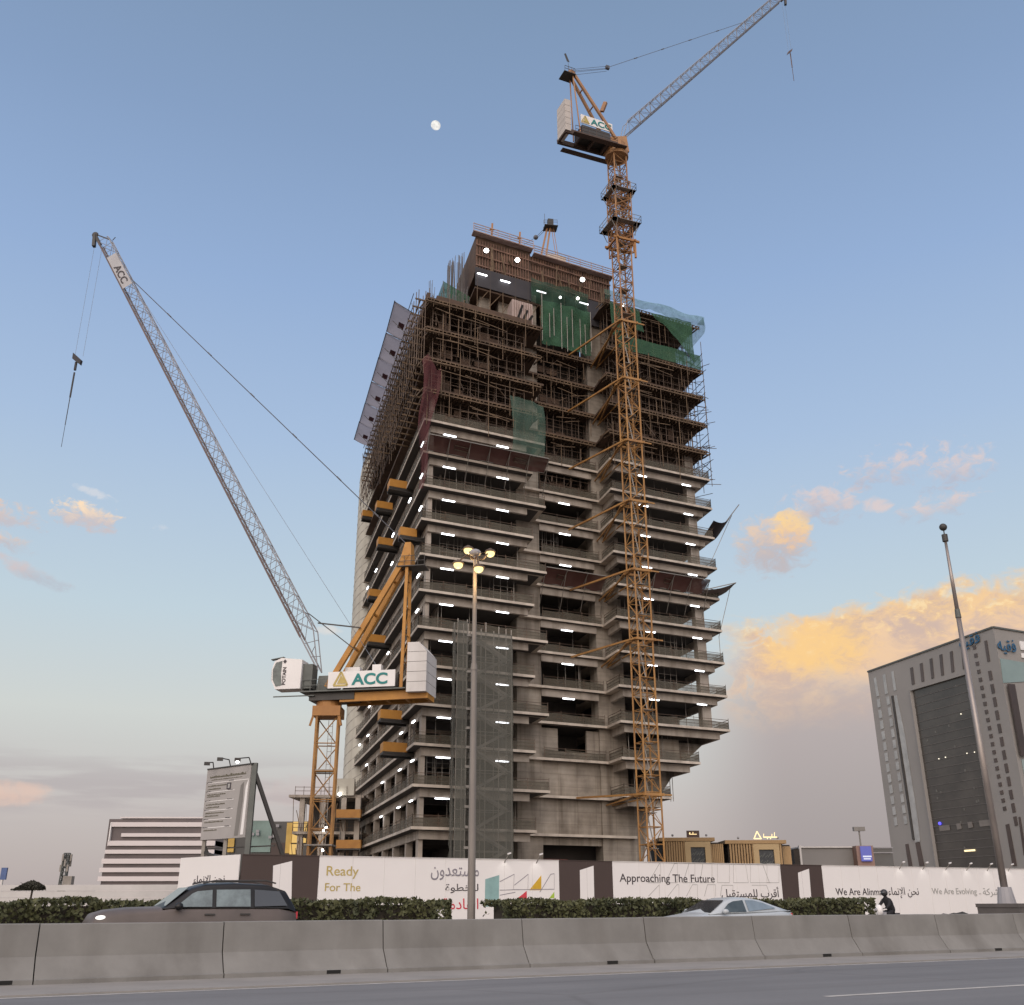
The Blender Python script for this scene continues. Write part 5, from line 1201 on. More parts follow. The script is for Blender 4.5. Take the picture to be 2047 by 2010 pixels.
# sign board
Xs = -jl
sg = MB(); a0 = lp(-.45, 20.75, 1.95); sg.hexa([a0, lp(-7.2,20.75,1.95), lp(-7.2,20.75,1.8), lp(-.45,20.75,1.8)], [lp(-.45,22.35,1.95), lp(-7.2,22.35,1.95), lp(-7.2,22.35,1.8), lp(-.45,22.35,1.8)])
sgo = sg.build('sign_board', M['white'], LC)
text('ACC', lp(-2.85, 20.98, 1.96), Xs, UPV, 3.6, 1.13, M['letter_teal'], sgo, depth=.03, bold=.03)
m = MB(); triangle_logo(m, lp(-1.05, 21.0, 1.96), Xs, UPV, sl_, 1.4); m.build('emblem', M['gold'], sgo)
m = MB(); m.sheet([lp(-1.4,22.35,-.5), lp(-7.0,22.35,-.5), lp(-7,20.7,-.5), lp(-1.4,20.7,-.5)], sl_, .8); m.build('winch', M['steel_d'], LC)
m = MB(); m.box(lp(-5.0, 22.75, .6), .9, .7, .8, bL); m.box(lp(-2.4, 22.7, .2), 1.5, .8, .7, bL); m.build('winch_cover', M['white'], LC)
# ballast blocks
for i in range(5):
    z = 20.15+i*.97; m = MB(); m.hexa([lp(-8.35,z,2.0), lp(-10.3,z,2.0), lp(-10.3,z,-1.9), lp(-8.35,z,-1.9)], [lp(-8.35,z+.93,2.0), lp(-10.3 if i < 4 else -9.5,z+.93,2.0), lp(-10.3 if i < 4 else -9.5,z+.93,-1.9), lp(-8.35,z+.93,-1.9)]); m.build('ballast_block', M['ballast'], LC)
# A-frame
apL = lp(-7.6, 34.6)
m = MB()
for o in (1.2, -1.2): m.bar(lp(-.1,21,o), apL+sl_*o*.45, .52, .5); m.bar(lp(-7.6,20.6,o), apL+sl_*o*.45, .3, .34)
for f in (.3, .55, .8):
    c0, c1 = lp(-.1,21,1.2), apL+sl_*.54; c2, c3 = lp(-.1,21,-1.2), apL-sl_*.54
    m.bar(c0+(c1-c0)*f, c2+(c3-c2)*f, .2)
for f in (.2, .4, .6, .8):
    c0, c1 = lp(-7.6,20.6,1.2), apL+sl_*.54; c2, c3 = lp(-7.6,20.6,-1.2), apL-sl_*.54; m.bar(c0+(c1-c0)*f, c2+(c3-c2)*f, .1); m.bar(c0+(c1-c0)*f, c2+(c3-c2)*(f+.18), .08)
m.hexa([apL+jl*.9-sl_*.8-UPV*1.4, apL-jl*.5-sl_*.8-UPV*1.4, apL-jl*.5+sl_*.8-UPV*1.4, apL+jl*.9+sl_*.8-UPV*1.4], [apL+jl*.3-sl_*.6+UPV*1.2, apL-jl*.3-sl_*.6+UPV*1.2, apL-jl*.3+sl_*.6+UPV*1.2, apL+jl*.3+sl_*.6+UPV*1.2])
m.build('a_frame', M['orange'], LC)
m = MB(); p = apL-UPV*1.5; m.hexa([p+jl*1-sl_, p-jl*1.9-sl_, p-jl*1.9+sl_, p+jl*1+sl_], [p+jl*1-sl_+UPV*.1, p-jl*1.9-sl_+UPV*.1, p-jl*1.9+sl_+UPV*.1, p+jl*1+sl_+UPV*.1]); deckrail(m, p-jl*1.9+sl_, p+jl*.9+sl_, 1.1, 4); m.build('head_platform', M['steel_d'], LC)
m = MB(); m.path([lp(-3, 24.5, 1.6), lp(2.2, 28.5, 1.6)], .05); m.bar(lp(-3.3, 26.8, 1.4), lp(1.2, 27.5, 1.4), .12); m.build('anemometer_arm', M['steel_d'], LC)
# jib
ftL, tpL = lp(1.2, 22.9), lp(34.35, 78.9); jd = (tpL-ftL)/np.linalg.norm(tpL-ftL); ju = np.cross(jd, np.array([sl_[0], sl_[1], 0])); ju = ju if ju[2] > 0 else -ju
m = MB(); LJ = np.linalg.norm(tpL-ftL)
j0, j1 = ftL+jd*4, ftL+jd*(LJ-1)
lattice(m, j0+ju*.75, j1+ju*.75, 1.35, 1.5, 1.15, 1.35, sl_, ju, 27, .055, .033, x=True)
for o in (-.65, .65): m.tube(ftL+sl_*o*.9, j0+sl_*o, .08, 6); m.tube(ftL+sl_*o*.9, j0+sl_*o+ju*1.5, .06, 6)
for i in range(4): f = (i+1)/5; m.tube(ftL-sl_*.58+(j0+ju*1.5*(i % 2)-ftL)*f, ftL+sl_*.58+(j0+ju*1.5*((i+1) % 2)-ftL)*f, .035, 4)
jb = m.build('jib', M['jib'], LC)
m = MB()
for o in (-.68, .68): m.bar(j0+sl_*o-ju*.02, j1+sl_*o*.88+ju*.06, .17, .17, up=ju)
m.build('lower_chord', M['jib_d'], jb)
m = MB(); c = j1-jd*3.2; m.sheet([c+sl_*.72+ju*.15, c+sl_*.72+ju*1.4, c-jd*5.6+sl_*.74+ju*1.45, c-jd*5.6+sl_*.74+ju*.15], sl_, .03)
jpn = m.build('jib_sign', pmat('weathered_jib_sheet', (.42,.41,.42), (.36,.35,.36), .5, .7), jb); yj_ = ju if np.cross(-jd, ju) @ sl_ > 0 else -ju; text('ACC', c-jd*1.9+sl_*.78+ju*(.32 if yj_ @ ju > 0 else 1.27), -jd, yj_, 3.0, .9, M['letter_dk'], jpn, bold=.02)
m = MB(); t_ = j1; m.bar(t_+ju*1.3, t_+jd*1.6+ju*.3, .12); m.bar(t_, t_+jd*2.0, .3, .35); m.bar(t_+jd*2.0, t_+jd*2.0-UPV*1.6-jd*.3, .35, .5); m.ball(t_+jd*1.9, .42, 10, 6, 1, .5, 1); m.tube(t_+ju*1.6-jd*.4, t_+ju*2.1-jd*.2, .05); m.build('jib_head', M['steel_d'], jb)
# pendant and ropes
pa = ftL+jd*(LJ*.868)+ju*1.5; m = MB()
for o in (.35, -.35): m.tube(pa+sl_*o, apL+sl_*o+UPV*.9, .035, 5)
for f in (.16, .32, .48, .63, .78, .9): c = pa+(apL+UPV*.9-pa)*f+sl_*.35; d_ = (apL-pa)/np.linalg.norm(apL-pa); m.tube(c-d_*.35, c+d_*.35, .085, 6)
m.build('pendant', M['cable'], LC)
m = MB(); m.tube(ftL+jd*(LJ*.80)+ju*1.6, lp(-5.2, 22.5, .2), .022, 4); m.build('hoist_rope', M['ropethin'], LC)
hk = lp(34.2, 61.9); m = MB()
for o, dx in ((.75, .55), (-.75, -.35)): m.tube(hk+UPV*.2+sl_*0+jl*dx*-1.2, np.array([hk[0], hk[1], tpL[2]-1.2])+jl*dx*-1.2, .02, 4)
m.build('fall_rope', M['ropethin'], LC)
m = MB(); q = [hk+jl*.62+UPV*.75, hk+jl*.6-UPV*.05, hk-jl*.52-UPV*.95, hk-jl*.6-UPV*.35]; m.sheet([p+sl_*-.2 for p in q], sl_, .4); m.bar(hk+jl*.1-UPV*.5, hk+jl*.1-UPV*1.6, .22); m.build('hook_block', M['black_net'], LC)
m = MB(); m.tube(hk+jl*.1-UPV*1.9, hk+jl*.1-UPV*5.2, .1, 6); m.tube(hk+jl*.1-UPV*5.2, hk+jl*.1-UPV*8.8, .05, 5); m.tube(hk+jl*.1-UPV*8.8, hk+jl*.1-UPV*11.6, .03, 4); m.build('lifting_chain', M['steel_d'], LC)
# cab
cb = lp(3.9, 22.2, 1.2)
m = MB(); f_ = jl; a = lambda d, z, o: cb+f_*d+UPV*z+sl_*o
pr = [(-1.55,-1.35),(-1.6,1.5),(.55,1.75),(1.25,1.45),(1.5,.6),(1.45,-.5),(1.0,-1.35)]
m.v = [a(d, z, -.85) for d, z in pr]+[a(d, z, .85) for d, z in pr]; n = len(pr)
m.f = [tuple(range(n)), tuple(reversed(range(n, 2*n)))]+[(i, n+i, n+(i+1) % n, (i+1) % n) for i in range(n)]
cab = m.build('cab', M['white'], LC)
m = MB(); gl_ = [(.45,1.45),(1.1,1.3),(1.38,.6),(1.33,-.4),(.95,-1.1),(.35,-1.0),(.5,.2)]
m.sheet([a(d, z, .852) for d, z in gl_], sl_, .015); m.build('side_glass', pmat('cab_glass', (.10,.12,.11), (.03,.035,.035), 1.6, .08, spec=.8), cab)
m = MB(); m.sheet([a(1.16,1.5,-.8), a(1.47,.6,-.8), a(1.47,.6,.8), a(1.16,1.5,.8)], f_, .03); m.sheet([a(1.5,.55,-.8), a(1.47,-.5,-.8), a(1.47,-.5,.8), a(1.5,.55,.8)], f_, .03); m.build('front_glass', M['glass'], cab)
m = MB(); m.bar(a(.4,1.85,.5), a(1.7,1.65,.5), .5, .08); m.build('sun_visor', M['steel_g'], cab)
m = MB(); m.box(a(-2.1,-.1,-.2), 1.0, 1.4, 2.4, bL); m.build('cab_rear', M['steel_g'], LC)
Xd = -f_     # right on the near side
text('POTAIN', a(-.02,-.95,.865), UPV, f_, 1.75, .36, M['letter_dk'], cab, bold=.03)
m = MB(); c = a(-.2+.38,1.15,.87); m.sheet([c-f_*.0+UPV*.0, c-f_*.2+UPV*.22, c+UPV*.44, c+f_*.2+UPV*.22], sl_, .015); m.build('emblem', M['letter_dk'], cab)

# ---------------------------------------------------------------- RIGHT LUFFING CRANE
RX, RY = 14.53, 112.0; bR = R(24); jr = np.array([math.cos(bR), math.sin(bR), 0]); sr_ = np.array([jr[1], -jr[0], 0])    # towards the viewer
RC = thing('luffing_crane', (RX, RY, 0), 'tall ochre luffing tower crane rising past the tower with its jib raised to the right', 'crane', 'luffing tower cranes')
def rp(d, z, o=0.0): return np.array([RX, RY, z])+jr*d+sr_*o
mw = 1.85
mast(RC, RX, RY, 0, 70, mw, R(22), M['crane'], .105, .05, 1.75, 'mast')
mast(RC, RX, RY, 70, 96.4, mw, R(22), M['crane_r'], .105, .06, 1.15, 'upper_mast')
m = MB()       # inner ladder line and landings
for i in range(26): z = 3+i*3.6; m.box((RX, RY, z), 1.1, 1.1, .07, R(22)); m.bar((RX+.3, RY, z), (RX-.3, RY, z+3.6), .12, .06)
m.build('landing', M['tube_grey'], RC)
# climbing cage
ms = np.array([math.cos(R(22)), math.sin(R(22)), 0]); mu = np.array([-ms[1], ms[0], 0]); m = MB()
lattice(m, (RX, RY, 80.5), (RX, RY, 92.0), 2.35, 2.35, 2.35, 2.35, ms, mu, 8, .09, .07, x=True); m.build('climbing_cage', M['crane_r'], RC)
def ring_platform(z, w, i):
    c = np.array([RX, RY, z]); m = MB()
    for a, b in (((-1,-1),(1,-1)), ((1,-1),(1,1)), ((1,1),(-1,1)), ((-1,1),(-1,-1))):
        p, q = c+ms*a[0]*w+mu*a[1]*w, c+ms*b[0]*w+mu*b[1]*w; n_ = (p+q)/2-c; n_ /= np.linalg.norm(n_)
        m.hexa([p, q, q-n_*.8, p-n_*.8], [p+UPV*.07, q+UPV*.07, q-n_*.8+UPV*.07, p-n_*.8+UPV*.07]); deckrail(m, p, q, 1.15, 4)
        for f in (.15, .85): m.bar(p+(q-p)*f, p+(q-p)*f-n_*.8-UPV*1.6, .07)
    return m.build('work_platform', M['tube_grey'], RC)
ring_platform(84.8, 2.05, 0); ring_platform(90.2, 1.75, 1)
m = MB(); c = np.array([RX, RY, 82.3])
for a in (-1, 1): m.bar(c+mu*a*1.3-ms*1.7, c+mu*a*1.3+ms*2.0, .22, .3); m.bar(c+ms*a*1.3-mu*1.6, c+ms*a*1.3+mu*1.6, .22, .3)
m.bar(c+ms*1.35-mu*1.3+UPV*0, c+ms*1.35-mu*1.3-UPV*2.6, .25); m.bar(c-ms*1.35-mu*1.3, c-ms*1.2-mu*1.2-UPV*4, .2); m.build('jacking_beam', M['orange_d'], RC)
# collars and ties to the tower
for z, s_end, ze in ((69.9,21.5,70.4),(61.7,21.1,61.8),(53.2,21.1,53.5),(45.4,20.8,45.1),(36.9,20.8,37.2),(28.8,20.7,28.8),(12.0,21.0,12.5)):
    c = np.array([RX, RY, z]); m = MB()
    for a in (-1, 1): m.bar(c-ms*1.25+mu*a*1.08, c+ms*1.25+mu*a*1.08, .16, .28); m.bar(c+ms*a*1.08-mu*1.25, c+ms*a*1.08+mu*1.25, .16, .28)
    m.bar(c+ms*1.1-mu*1.08, c+ms*2.2-mu*1.0, .12, .16); m.build('tie_collar', M['crane'], RC)
    m = MB(); e_ = T(s_end, 4.45, ze); st_ = c-ms*1.25-mu*1.05; m.bar(st_, e_, .2, .2); m.bar(c-ms*1.2+mu*1.1, T(26.2, 5.2, ze-.3), .17); m.bar(c-ms*1.25-mu*1.0, T(25.2, 5.15, ze-.6), .15); m.bar(c+ms*1.2+mu*1.1, T(26.0, 5.2, ze-.6), .12)
    m.build('tie_strut', M['crane'], RC)
# slewing part
m = MB(); m.tube((RX, RY, 96.4), (RX, RY, 97.2), 1.6, 18); m.tube((RX, RY, 97.2), (RX, RY, 98.6), 1.3, 14); m.hexa([rp(1.4,97.2,1.1), rp(-1.6,97.2,1.1), rp(-1.6,97.2,-1.1), rp(1.4,97.2,-1.1)], [rp(1.2,100,.9), rp(-1.4,99,.9), rp(-1.4,99,-.9), rp(1.2,100,-.9)]); m.build('slewing_ring', M['crane_r'], RC)
m = MB()
for o in (1.15, -1.15): m.bar(rp(-.5,97.7,o), rp(-8.5,97.3,o), .3, .7)
for d in (-2,-4,-6,-8.3): m.bar(rp(d,97.4,1.15), rp(d,97.4,-1.15), .25, .5)
for o in (1.75, -1.75): m.bar(rp(.5,97.0,o), rp(-7.6,96.7,o), .8, .1)
deckrail(m, rp(-1,96.9,2.1), rp(-7.4,96.7,2.1), 1.1, 6)
m.build('counter_jib', pmat('dark_rust_underside', (.085,.05,.035), (.05,.03,.024), .5, .7), RC)
m = MB(); m.hexa([rp(-1.6,98,1.2), rp(-5.9,97.8,1.2), rp(-5.9,97.8,-1.1), rp(-1.6,98,-1.1)], [rp(-1.6,99.2,1.2), rp(-5.9,99.2,1.2), rp(-5.9,99.2,-1.1), rp(-1.6,99.2,-1.1)]); m.build('machinery', M['steel_d'], RC)
m = MB(); m.hexa([rp(-1.0,99.8,.9), rp(-5.9,99.8,.9), rp(-5.9,99.8,.8), rp(-1.0,99.8,.8)], [rp(-1.0,101.25,.9), rp(-5.9,101.25,.9), rp(-5.9,101.25,.8), rp(-1.0,101.25,.8)])
rs_ = m.build('sign_board', M['white'], RC); Xr = jr
text('ACC', rp(-4.4,100.0,.91), Xr, UPV, 3.2, 1.0, M['letter_teal'], rs_, depth=.03, bold=.03)
m = MB(); triangle_logo(m, rp(-5.8,100.0,.92), Xr, UPV, sr_, 1.15); m.build('emblem', M['gold'], rs_)
for i in range(5):
    m = MB(); d0 = -6.75-.0; z = 97.2+i*1.05; m.hexa([rp(-7.75,z,1.5), rp(-8.6,z,1.5), rp(-8.6,z,-.9), rp(-7.75,z,-.9)], [rp(-7.75,z+1.0,1.5), rp(-8.6,z+1.0,1.5), rp(-8.6,z+1.0,-.9), rp(-7.75,z+1.0,-.9)]); m.build('ballast_block', pmat('dull_ballast', (.50,.45,.41), (.40,.36,.33), .4, .85), RC)
apR = rp(-6.7, 108.8); m = MB()
for o in (1.0, -1.0): m.bar(rp(-.6,98.8,o), apR+sr_*o*.4, .34, .34); m.bar(rp(-6.1,98,o), apR+sr_*o*.4, .16, .2)
for f in (.25, .5, .75): m.bar(rp(-.6,98.8,1)+(apR+sr_*.4-rp(-.6,98.8,1))*f, rp(-.6,98.8,-1)+(apR-sr_*.4-rp(-.6,98.8,-1))*f, .14)
m.ball(apR, .6, 10, 6, .9, .9, 1.1); m.bar(rp(-2.6,102.8,1.0), rp(-2.2,104.2,1.4), .4, .5); m.build('a_frame', M['crane_r'], RC)
m = MB(); p = apR-UPV*.8; m.hexa([p+jr*.3-sr_*.9, p-jr*1.5-sr_*.9, p-jr*1.5+sr_*.9, p+jr*.3+sr_*.9], [p+jr*.3-sr_*.9+UPV*.08, p-jr*1.5-sr_*.9+UPV*.08, p-jr*1.5+sr_*.9+UPV*.08, p+jr*.3+sr_*.9+UPV*.08]); deckrail(m, p-jr*1.4+sr_*.85, p+jr*.2+sr_*.85, 1.0, 3); m.bar(apR-jr*.2, apR-jr*.5+UPV*2.6, .04); m.sheet([apR-jr*.6+UPV*2.0, apR-jr*.2+UPV*2.0, apR-jr*.75+UPV*3.4, apR-jr*1.0+UPV*3.2], sr_, .04); m.build('head_platform', M['steel_d'], RC)
ftR, tpR = rp(.9, 99.9), rp(33.2, 140.2); jd = (tpR-ftR)/np.linalg.norm(tpR-ftR); ju = np.cross(sr_, jd); ju = ju if ju[2] > 0 else -ju; LJ = np.linalg.norm(tpR-ftR)
m = MB(); j0, j1 = ftR+jd*3, ftR+jd*LJ
lattice(m, j0+ju*.7, j1+ju*.7, 1.3, 1.4, 1.15, 1.25, sr_, ju, 32, .05, .034)
for o in (-.65, .65): m.tube(ftR+sr_*o*.8, j0+sr_*o, .07, 6); m.tube(ftR+sr_*o*.8, j0+sr_*o+ju*1.4, .055, 6)
jb = m.build('jib', M['jib'], RC)
m = MB()
for o in (-.66, .66): m.bar(ftR+sr_*o, j1+sr_*o*.9+ju*.05, .14, .14, up=ju)
m.build('lower_chord', pmat('slate_chord', (.12,.115,.125), (.085,.08,.088), .4, .6), jb)
m = MB(); m.bar(j1, j1+jd*1.6, .3); m.bar(j1+ju*1.2, j1+jd*1.3+ju*.3, .1); m.bar(j1+jd*1.5, j1+jd*1.3-UPV*1.5, .35, .4); m.build('jib_head', M['steel_d'], jb)
pk = rp(-.78, 112.3); pe = rp(26.2, 133.0)
m = MB()
for o in (.3, -.3): m.tube(apR+sr_*o+UPV*.5, pk+sr_*o, .03, 4); m.tube(apR+sr_*o*1.5+UPV*.1, pk+sr_*o-UPV*.4, .03, 4)
m.tube(pk, pe, .035, 5)
for f in (.18, .36, .55, .75): c = pk+(pe-pk)*f; d_ = (pe-pk)/np.linalg.norm(pe-pk); m.tube(c-d_*.3, c+d_*.3, .08, 5)
m.box(pk, .55, .4, .5, bR); m.build('pendant', M['cable'], RC)
hk = rp(33.6, 129.3); m = MB(); q = [hk+jr*.5+UPV*.85, hk+jr*.25+UPV*.2, hk-jr*.65-UPV*.75, hk-jr*.4-UPV*.1]; m.sheet([p-sr_*.18 for p in q], sr_, .36); m.tube(hk-UPV*.2, hk-UPV*3.2, .09, 5); m.tube(hk-UPV*3.2, hk-UPV*6.0, .045, 4); m.build('hook_block', M['jib_d'], RC)
m = MB()
for d in (-.3, .3): m.tube(hk+jr*d+UPV*.4, np.array([*(hk+jr*d)[:2], tpR[2]-.6]), .016, 4)
m.build('fall_rope', M['ropethin'], RC)

# ---------------------------------------------------------------- CRANE BEHIND THE TOWER
BY = 150.0; pt = at(1099, 450, BY); pb = at(1092, 520, BY)
BC = thing('luffing_crane', (pt[0], BY, 0), 'crane standing behind the tower, only its head frame and platform showing above the roof', 'crane', 'luffing tower cranes')
X = pt[0]; zt2 = pt[2]; zb2 = pb[2]-3
mast(BC, X-1, BY+2, 0, zb2-3, 2.0, R(25), M['crane_r'], .11, .06, 2.0)
m = MB(); m.tube((X-1, BY+2, zb2-3), (X-1, BY+2, zb2-1), 1.5, 14); m.box((X+1, BY+1, zb2-1.2), 10, 2.6, .8, R(-20)); m.build('counter_jib', M['crane_r'], BC)
m = MB()
for o in (-.6, .6): m.bar((X-2.0+o, BY, zb2-1), (X-.1+o*.4, BY, zt2), .3, .35)
m.bar((X+1.5, BY, zb2-1), (X+.25, BY, zt2-.3), .1); m.bar((X+1.9, BY, zb2-1), (X+.6, BY, zt2-.3), .1); m.bar((X-1.9,BY,zb2+2), (X-1,BY,zb2+2.2), .2); m.build('a_frame', M['crane_r'], BC)
m = MB(); m.box((X+.1, BY, zt2-.7), 2.4, 2.0, .1, R(10)); deckrail(m, npv((X-1.1, BY-1, zt2-.7)), npv((X+1.3, BY-1, zt2-.7)), 1.0, 3); deckrail(m, npv((X-1.1, BY+1, zt2-.7)), npv((X+1.3, BY+1, zt2-.7)), 1.0, 3); m.box((X+.1, BY, zt2+.4), 1.0, .8, 1.3, R(10)); m.bar((X-.9, BY, zt2), (X-.9, BY, zt2+2.4), .07); m.build('head_platform', M['steel_d'], BC)
pkB = at(1071, 475, BY+1); peB = at(1030, 500, BY+6); m = MB(); m.tube((X-.3, BY, zt2), pkB, .05, 4); m.tube((X-.3, BY, zt2-.5), pkB-UPV*.4, .05, 4); m.ball(pkB, .45, 8, 6); m.tube(pkB, peB+(peB-pkB)*4, .035, 4); m.build('pendant', M['cable'], BC)
c = at(1108, 528, BY-1); m = MB(); m.box((c[0], BY-1, c[2]-.2), 3.4, 2.4, 2.4, R(20)); m.build('ballast_block', pmat('cream_ballast', (.52,.44,.36), (.44,.37,.3), .5, .8), BC)

# ================================================================== BILLBOARD behind the hoarding
bb0 = at(415, 1540, 93); bb1 = at(505, 1527, 89); zt0 = bb0[2]; Lb = np.array([bb1[0]-bb0[0], bb1[1]-bb0[1], 0]); LbN = np.linalg.norm(Lb); ex = Lb/LbN; en = np.array([ex[1], -ex[0], 0])
ZB0 = at(402, 1680, 93)[2]; ZB1 = bb1[2]
bbz = (bb0[2]+bb1[2])/2
BB = thing('billboard', (bb0[0], bb0[1], 0), 'weathered project signboard on posts with three lamps, above the brown hoarding panel', 'billboard')
def bq(x, z, o=0.0): return np.array([bb0[0], bb0[1], 0])+ex*x*LbN+UPV*(ZB0+(bbz-ZB0)*z)+en*o
m = MB(); m.hexa([bq(0,0,0), bq(.97,0,0), bq(.97,0,-.25), bq(0,0,-.25)], [bq(0,1,0), bq(.97,1,0), bq(.97,1,-.25), bq(0,1,-.25)]); board = m.build('board', pmat('weathered_board', (.36,.335,.32), (.29,.27,.255), .4, .75, stretch=(1,1,.5)), BB)
m = MB(); m.bar(bq(0,1.005,-.1), bq(1,1.005,-.1), .3, .12); m.build('top_trim', M['steel_d'], BB)
for x in (.985, .02, .5):
    m = MB(); m.bar(np.array([*bq(x,0,-.35)[:2], 0]), bq(x,1.02 if x > .9 else .9,-.35), .42 if x > .9 else .3); m.build('post', M['tube_grey'] if x < .9 else M['steel_g'], BB)
m = MB(); m.bar(bq(1.0,.87,-.4), np.array([bq(1,0)[0]+4.0, bq(1,0)[1]+2.6, 2.0]), .3); m.bar(bq(.03,-.12,-.4), bq(1.4,-.12,-1.0), .1); m.bar(bq(.0,-.16,-.4), bq(.5,-.28,-.4), .22); m.bar(bq(.2,-.3,-.4), bq(.05,-.1,-.4), .16); m.build('brace', M['steel_d'], BB)
# the printed notice is too worn to read: rows of broken marks and pale rules
rb = random.Random(9); mg = MB(); mw_ = MB(); md = MB()
def smudge(mm, x0, x1, z, h, o=.006):
    x = x0
    while x < x1: 
        w = rb.uniform(.008, .022); hh = h*rb.uniform(.55, 1.1); mm.sheet([bq(x, z, o), bq(min(x+w, x1), z, o), bq(min(x+w, x1), z+hh, o), bq(x, z+hh, o)], en, .01); x += w+rb.uniform(.002, .006)
smudge(mg, .08, .88, .868, .035); smudge(mg, .12, .8, .835, .012)
for z in (.79, .66, .53, .40, .27, .16): mw_.sheet([bq(.05,z,.006), bq(.66 if z < .75 else .95,z,.006), bq(.66 if z < .75 else .95,z+.010,.006), bq(.05,z+.010,.006)], en, .012)
for i, z in enumerate((.745,.70,.62,.595,.48,.44,.36,.32,.235,.12)): smudge(mg, .05, .05+(.42 if i % 2 == 0 else .3), z, .018)
for z in (.80,.67,.54,.41,.28,.165): smudge(md, .03, .14, z, .012, .02); smudge(md, .52, .62, z, .012, .02)
mg.build('faded_print', pmat('faded_olive_ink', (.15,.135,.10), None, 2, .8), board); mw_.build('pale_rule', M['white'], board)
for a, b in (((.46,.68),(.5,.68)),((.46,.77),(.5,.77))): pass
md.sheet([bq(.48,.685,.01), bq(.575,.685,.01), bq(.575,.775,.01), bq(.48,.775,.01)], en, .012); md.build('dark_print', M['letter_dk'], board)
m = MB(); m.sheet([bq(.505,.70,.024), bq(.55,.70,.024), bq(.55,.76,.024), bq(.505,.76,.024)], en, .006); m.build('pale_print', M['letter_lt'], board)
m = MB(); m.sheet([bq(.74,.03,.006), bq(.82,.03,.006), bq(.86,.5,.006), bq(.85,.76,.006), bq(.79,.72,.006), bq(.76,.4,.006)], en, .01); m.build('tower_picture', pmat('faded_picture', (.22,.205,.19), (.13,.12,.11), .5, .8, stretch=(1,1,.2)), board)
m = MB(); m.sheet([bq(.87,.04,.006), bq(.93,.04,.006), bq(.95,.8,.006), bq(.90,.7,.006)], en, .01); m.build('picture_edge', M['white'], board)
for i, (x, px, py) in enumerate(((.12,414,1527),(.5,440,1518),(.95,475,1519))):
    h = at(px, py, bq(x,1)[1]-1.4); t = bq(x, 1.0, -.1); m = MB(); m.path([t, t+UPV*.5+(h-t)*.2, h+UPV*.1], .05); ar = m.build('lamp_arm', M['steel_d'], BB)
    m = MB(); m.box(h, .5, .38, .26, .3); lh = m.build('lamp_head', M['steel_d'], ar)
    if i == 2: m = MB(); m.ball(h-UPV*.17, .14, 8, 6); m.build('lens', M['flood'], lh)

# ================================================================== BACKGROUND BUILDINGS
# striped white block
WYb = 430.0
wb = thing('office_block', (at(310, 1790, WYb)[0], WYb, 0), 'white office block with dark ribbon windows far off at the left', 'building')
glassr = pmat('ribbon_window_glass', (.10,.075,.075), (.055,.045,.05), .12, .35)
def zat(y, x=300, Y=WYb): return at(x, y, Y)[2]
rows = [(1634.5,1643.5,228),(1643.5,1652,215),(1652,1665,216),(1665.5,1673.5,213),(1681,1690,214),(1698,1706,211),(1717,1726,207),(1735,1743,205),(1752,1760,203),(1769,1792,202)]
xr = at(425, 1700, WYb)[0]
x_l = lambda px: at(px, 1700, WYb)[0]
m = MB(); m.prism([(x_l(208), WYb+1.2), (xr, WYb+3), (xr, WYb+30), (x_l(208), WYb+30)], 0, zat(1637)); m.build('glazing', glassr, wb)
m = MB()
bands = [(1633,1636,230,.8),(1644,1653,214,0),(1666,1673,238,0),(1681,1691,213,0),(1699,1707,210,0),(1717,1727,206,0),(1735,1744,204,0),(1752.5,1762,203,0),(1770,1800,202,0)]
for y0, y1, xl, of in bands:
    z1, z0 = zat(y0, xl), max(0, zat(y1, xl)); X = x_l(xl); m.prism([(X, WYb+of), (xr, WYb+2.2+of), (xr, WYb+31), (X, WYb+31)], z0, z1)
m.build('white_band', pmat('white_cladding', (.60,.54,.53), (.55,.50,.49), .05, .7), wb)
m = MB(); m.prism([(x_l(214), WYb-.2), (x_l(216), WYb-.2), (x_l(216), WYb+20), (x_l(214), WYb+20)], zat(1682), zat(1644)); m.build('end_fin', M['white'], wb)
# glass block with lit yellow sign boxes
gb = thing('glass_building', (at(560, 1790, 205)[0], 205, 0), 'low glass building with green panes and a lit yellow panel, right of the signboard', 'building')
def slab_px(m, x0, x1, y0, y1, Y, dep): 
    X0_, X1_ = at(x0, 1750, Y)[0], at(x1, 1750, Y)[0]; m.prism([(X0_, Y), (X1_, Y), (X1_, Y+dep), (X0_, Y+dep)], max(0, at(x0, y1, Y)[2]), at(x0, y0, Y)[2])
m = MB(); slab_px(m, 440, 640, 1643, 1830, 206, 20); m.build('wall', pmat('dark_curtain_wall', (.045,.045,.045), (.03,.032,.034), .1, .3), gb)
m = MB(); slab_px(m, 497, 536, 1641, 1704, 205.6, .3); m.build('green_panel', pmat('green_tinted_glass', (.17,.25,.23), (.09,.15,.135), .25, .3), gb)
m = MB(); slab_px(m, 537, 575, 1685, 1830, 205.5, .4); m.build('red_brown_panel', M['hoard_b'], gb)
gm = pmat('gold_panel', (.55,.36,.08), (.4,.25,.05), .6, .5)
m = MB(); slab_px(m, 449, 462, 1676, 1704, 205.4, .4); slab_px(m, 566, 577, 1645, 1706, 205.4, .4); m.build('gold_strip', gm, gb)
m = MB(); slab_px(m, 578, 606, 1643, 1685, 205.2, .5); slab_px(m, 575, 590, 1688, 1708, 205.0, .5); m.build('lit_panel', emit('lit_yellow_panel', (1, .62, .16), .75), gb)
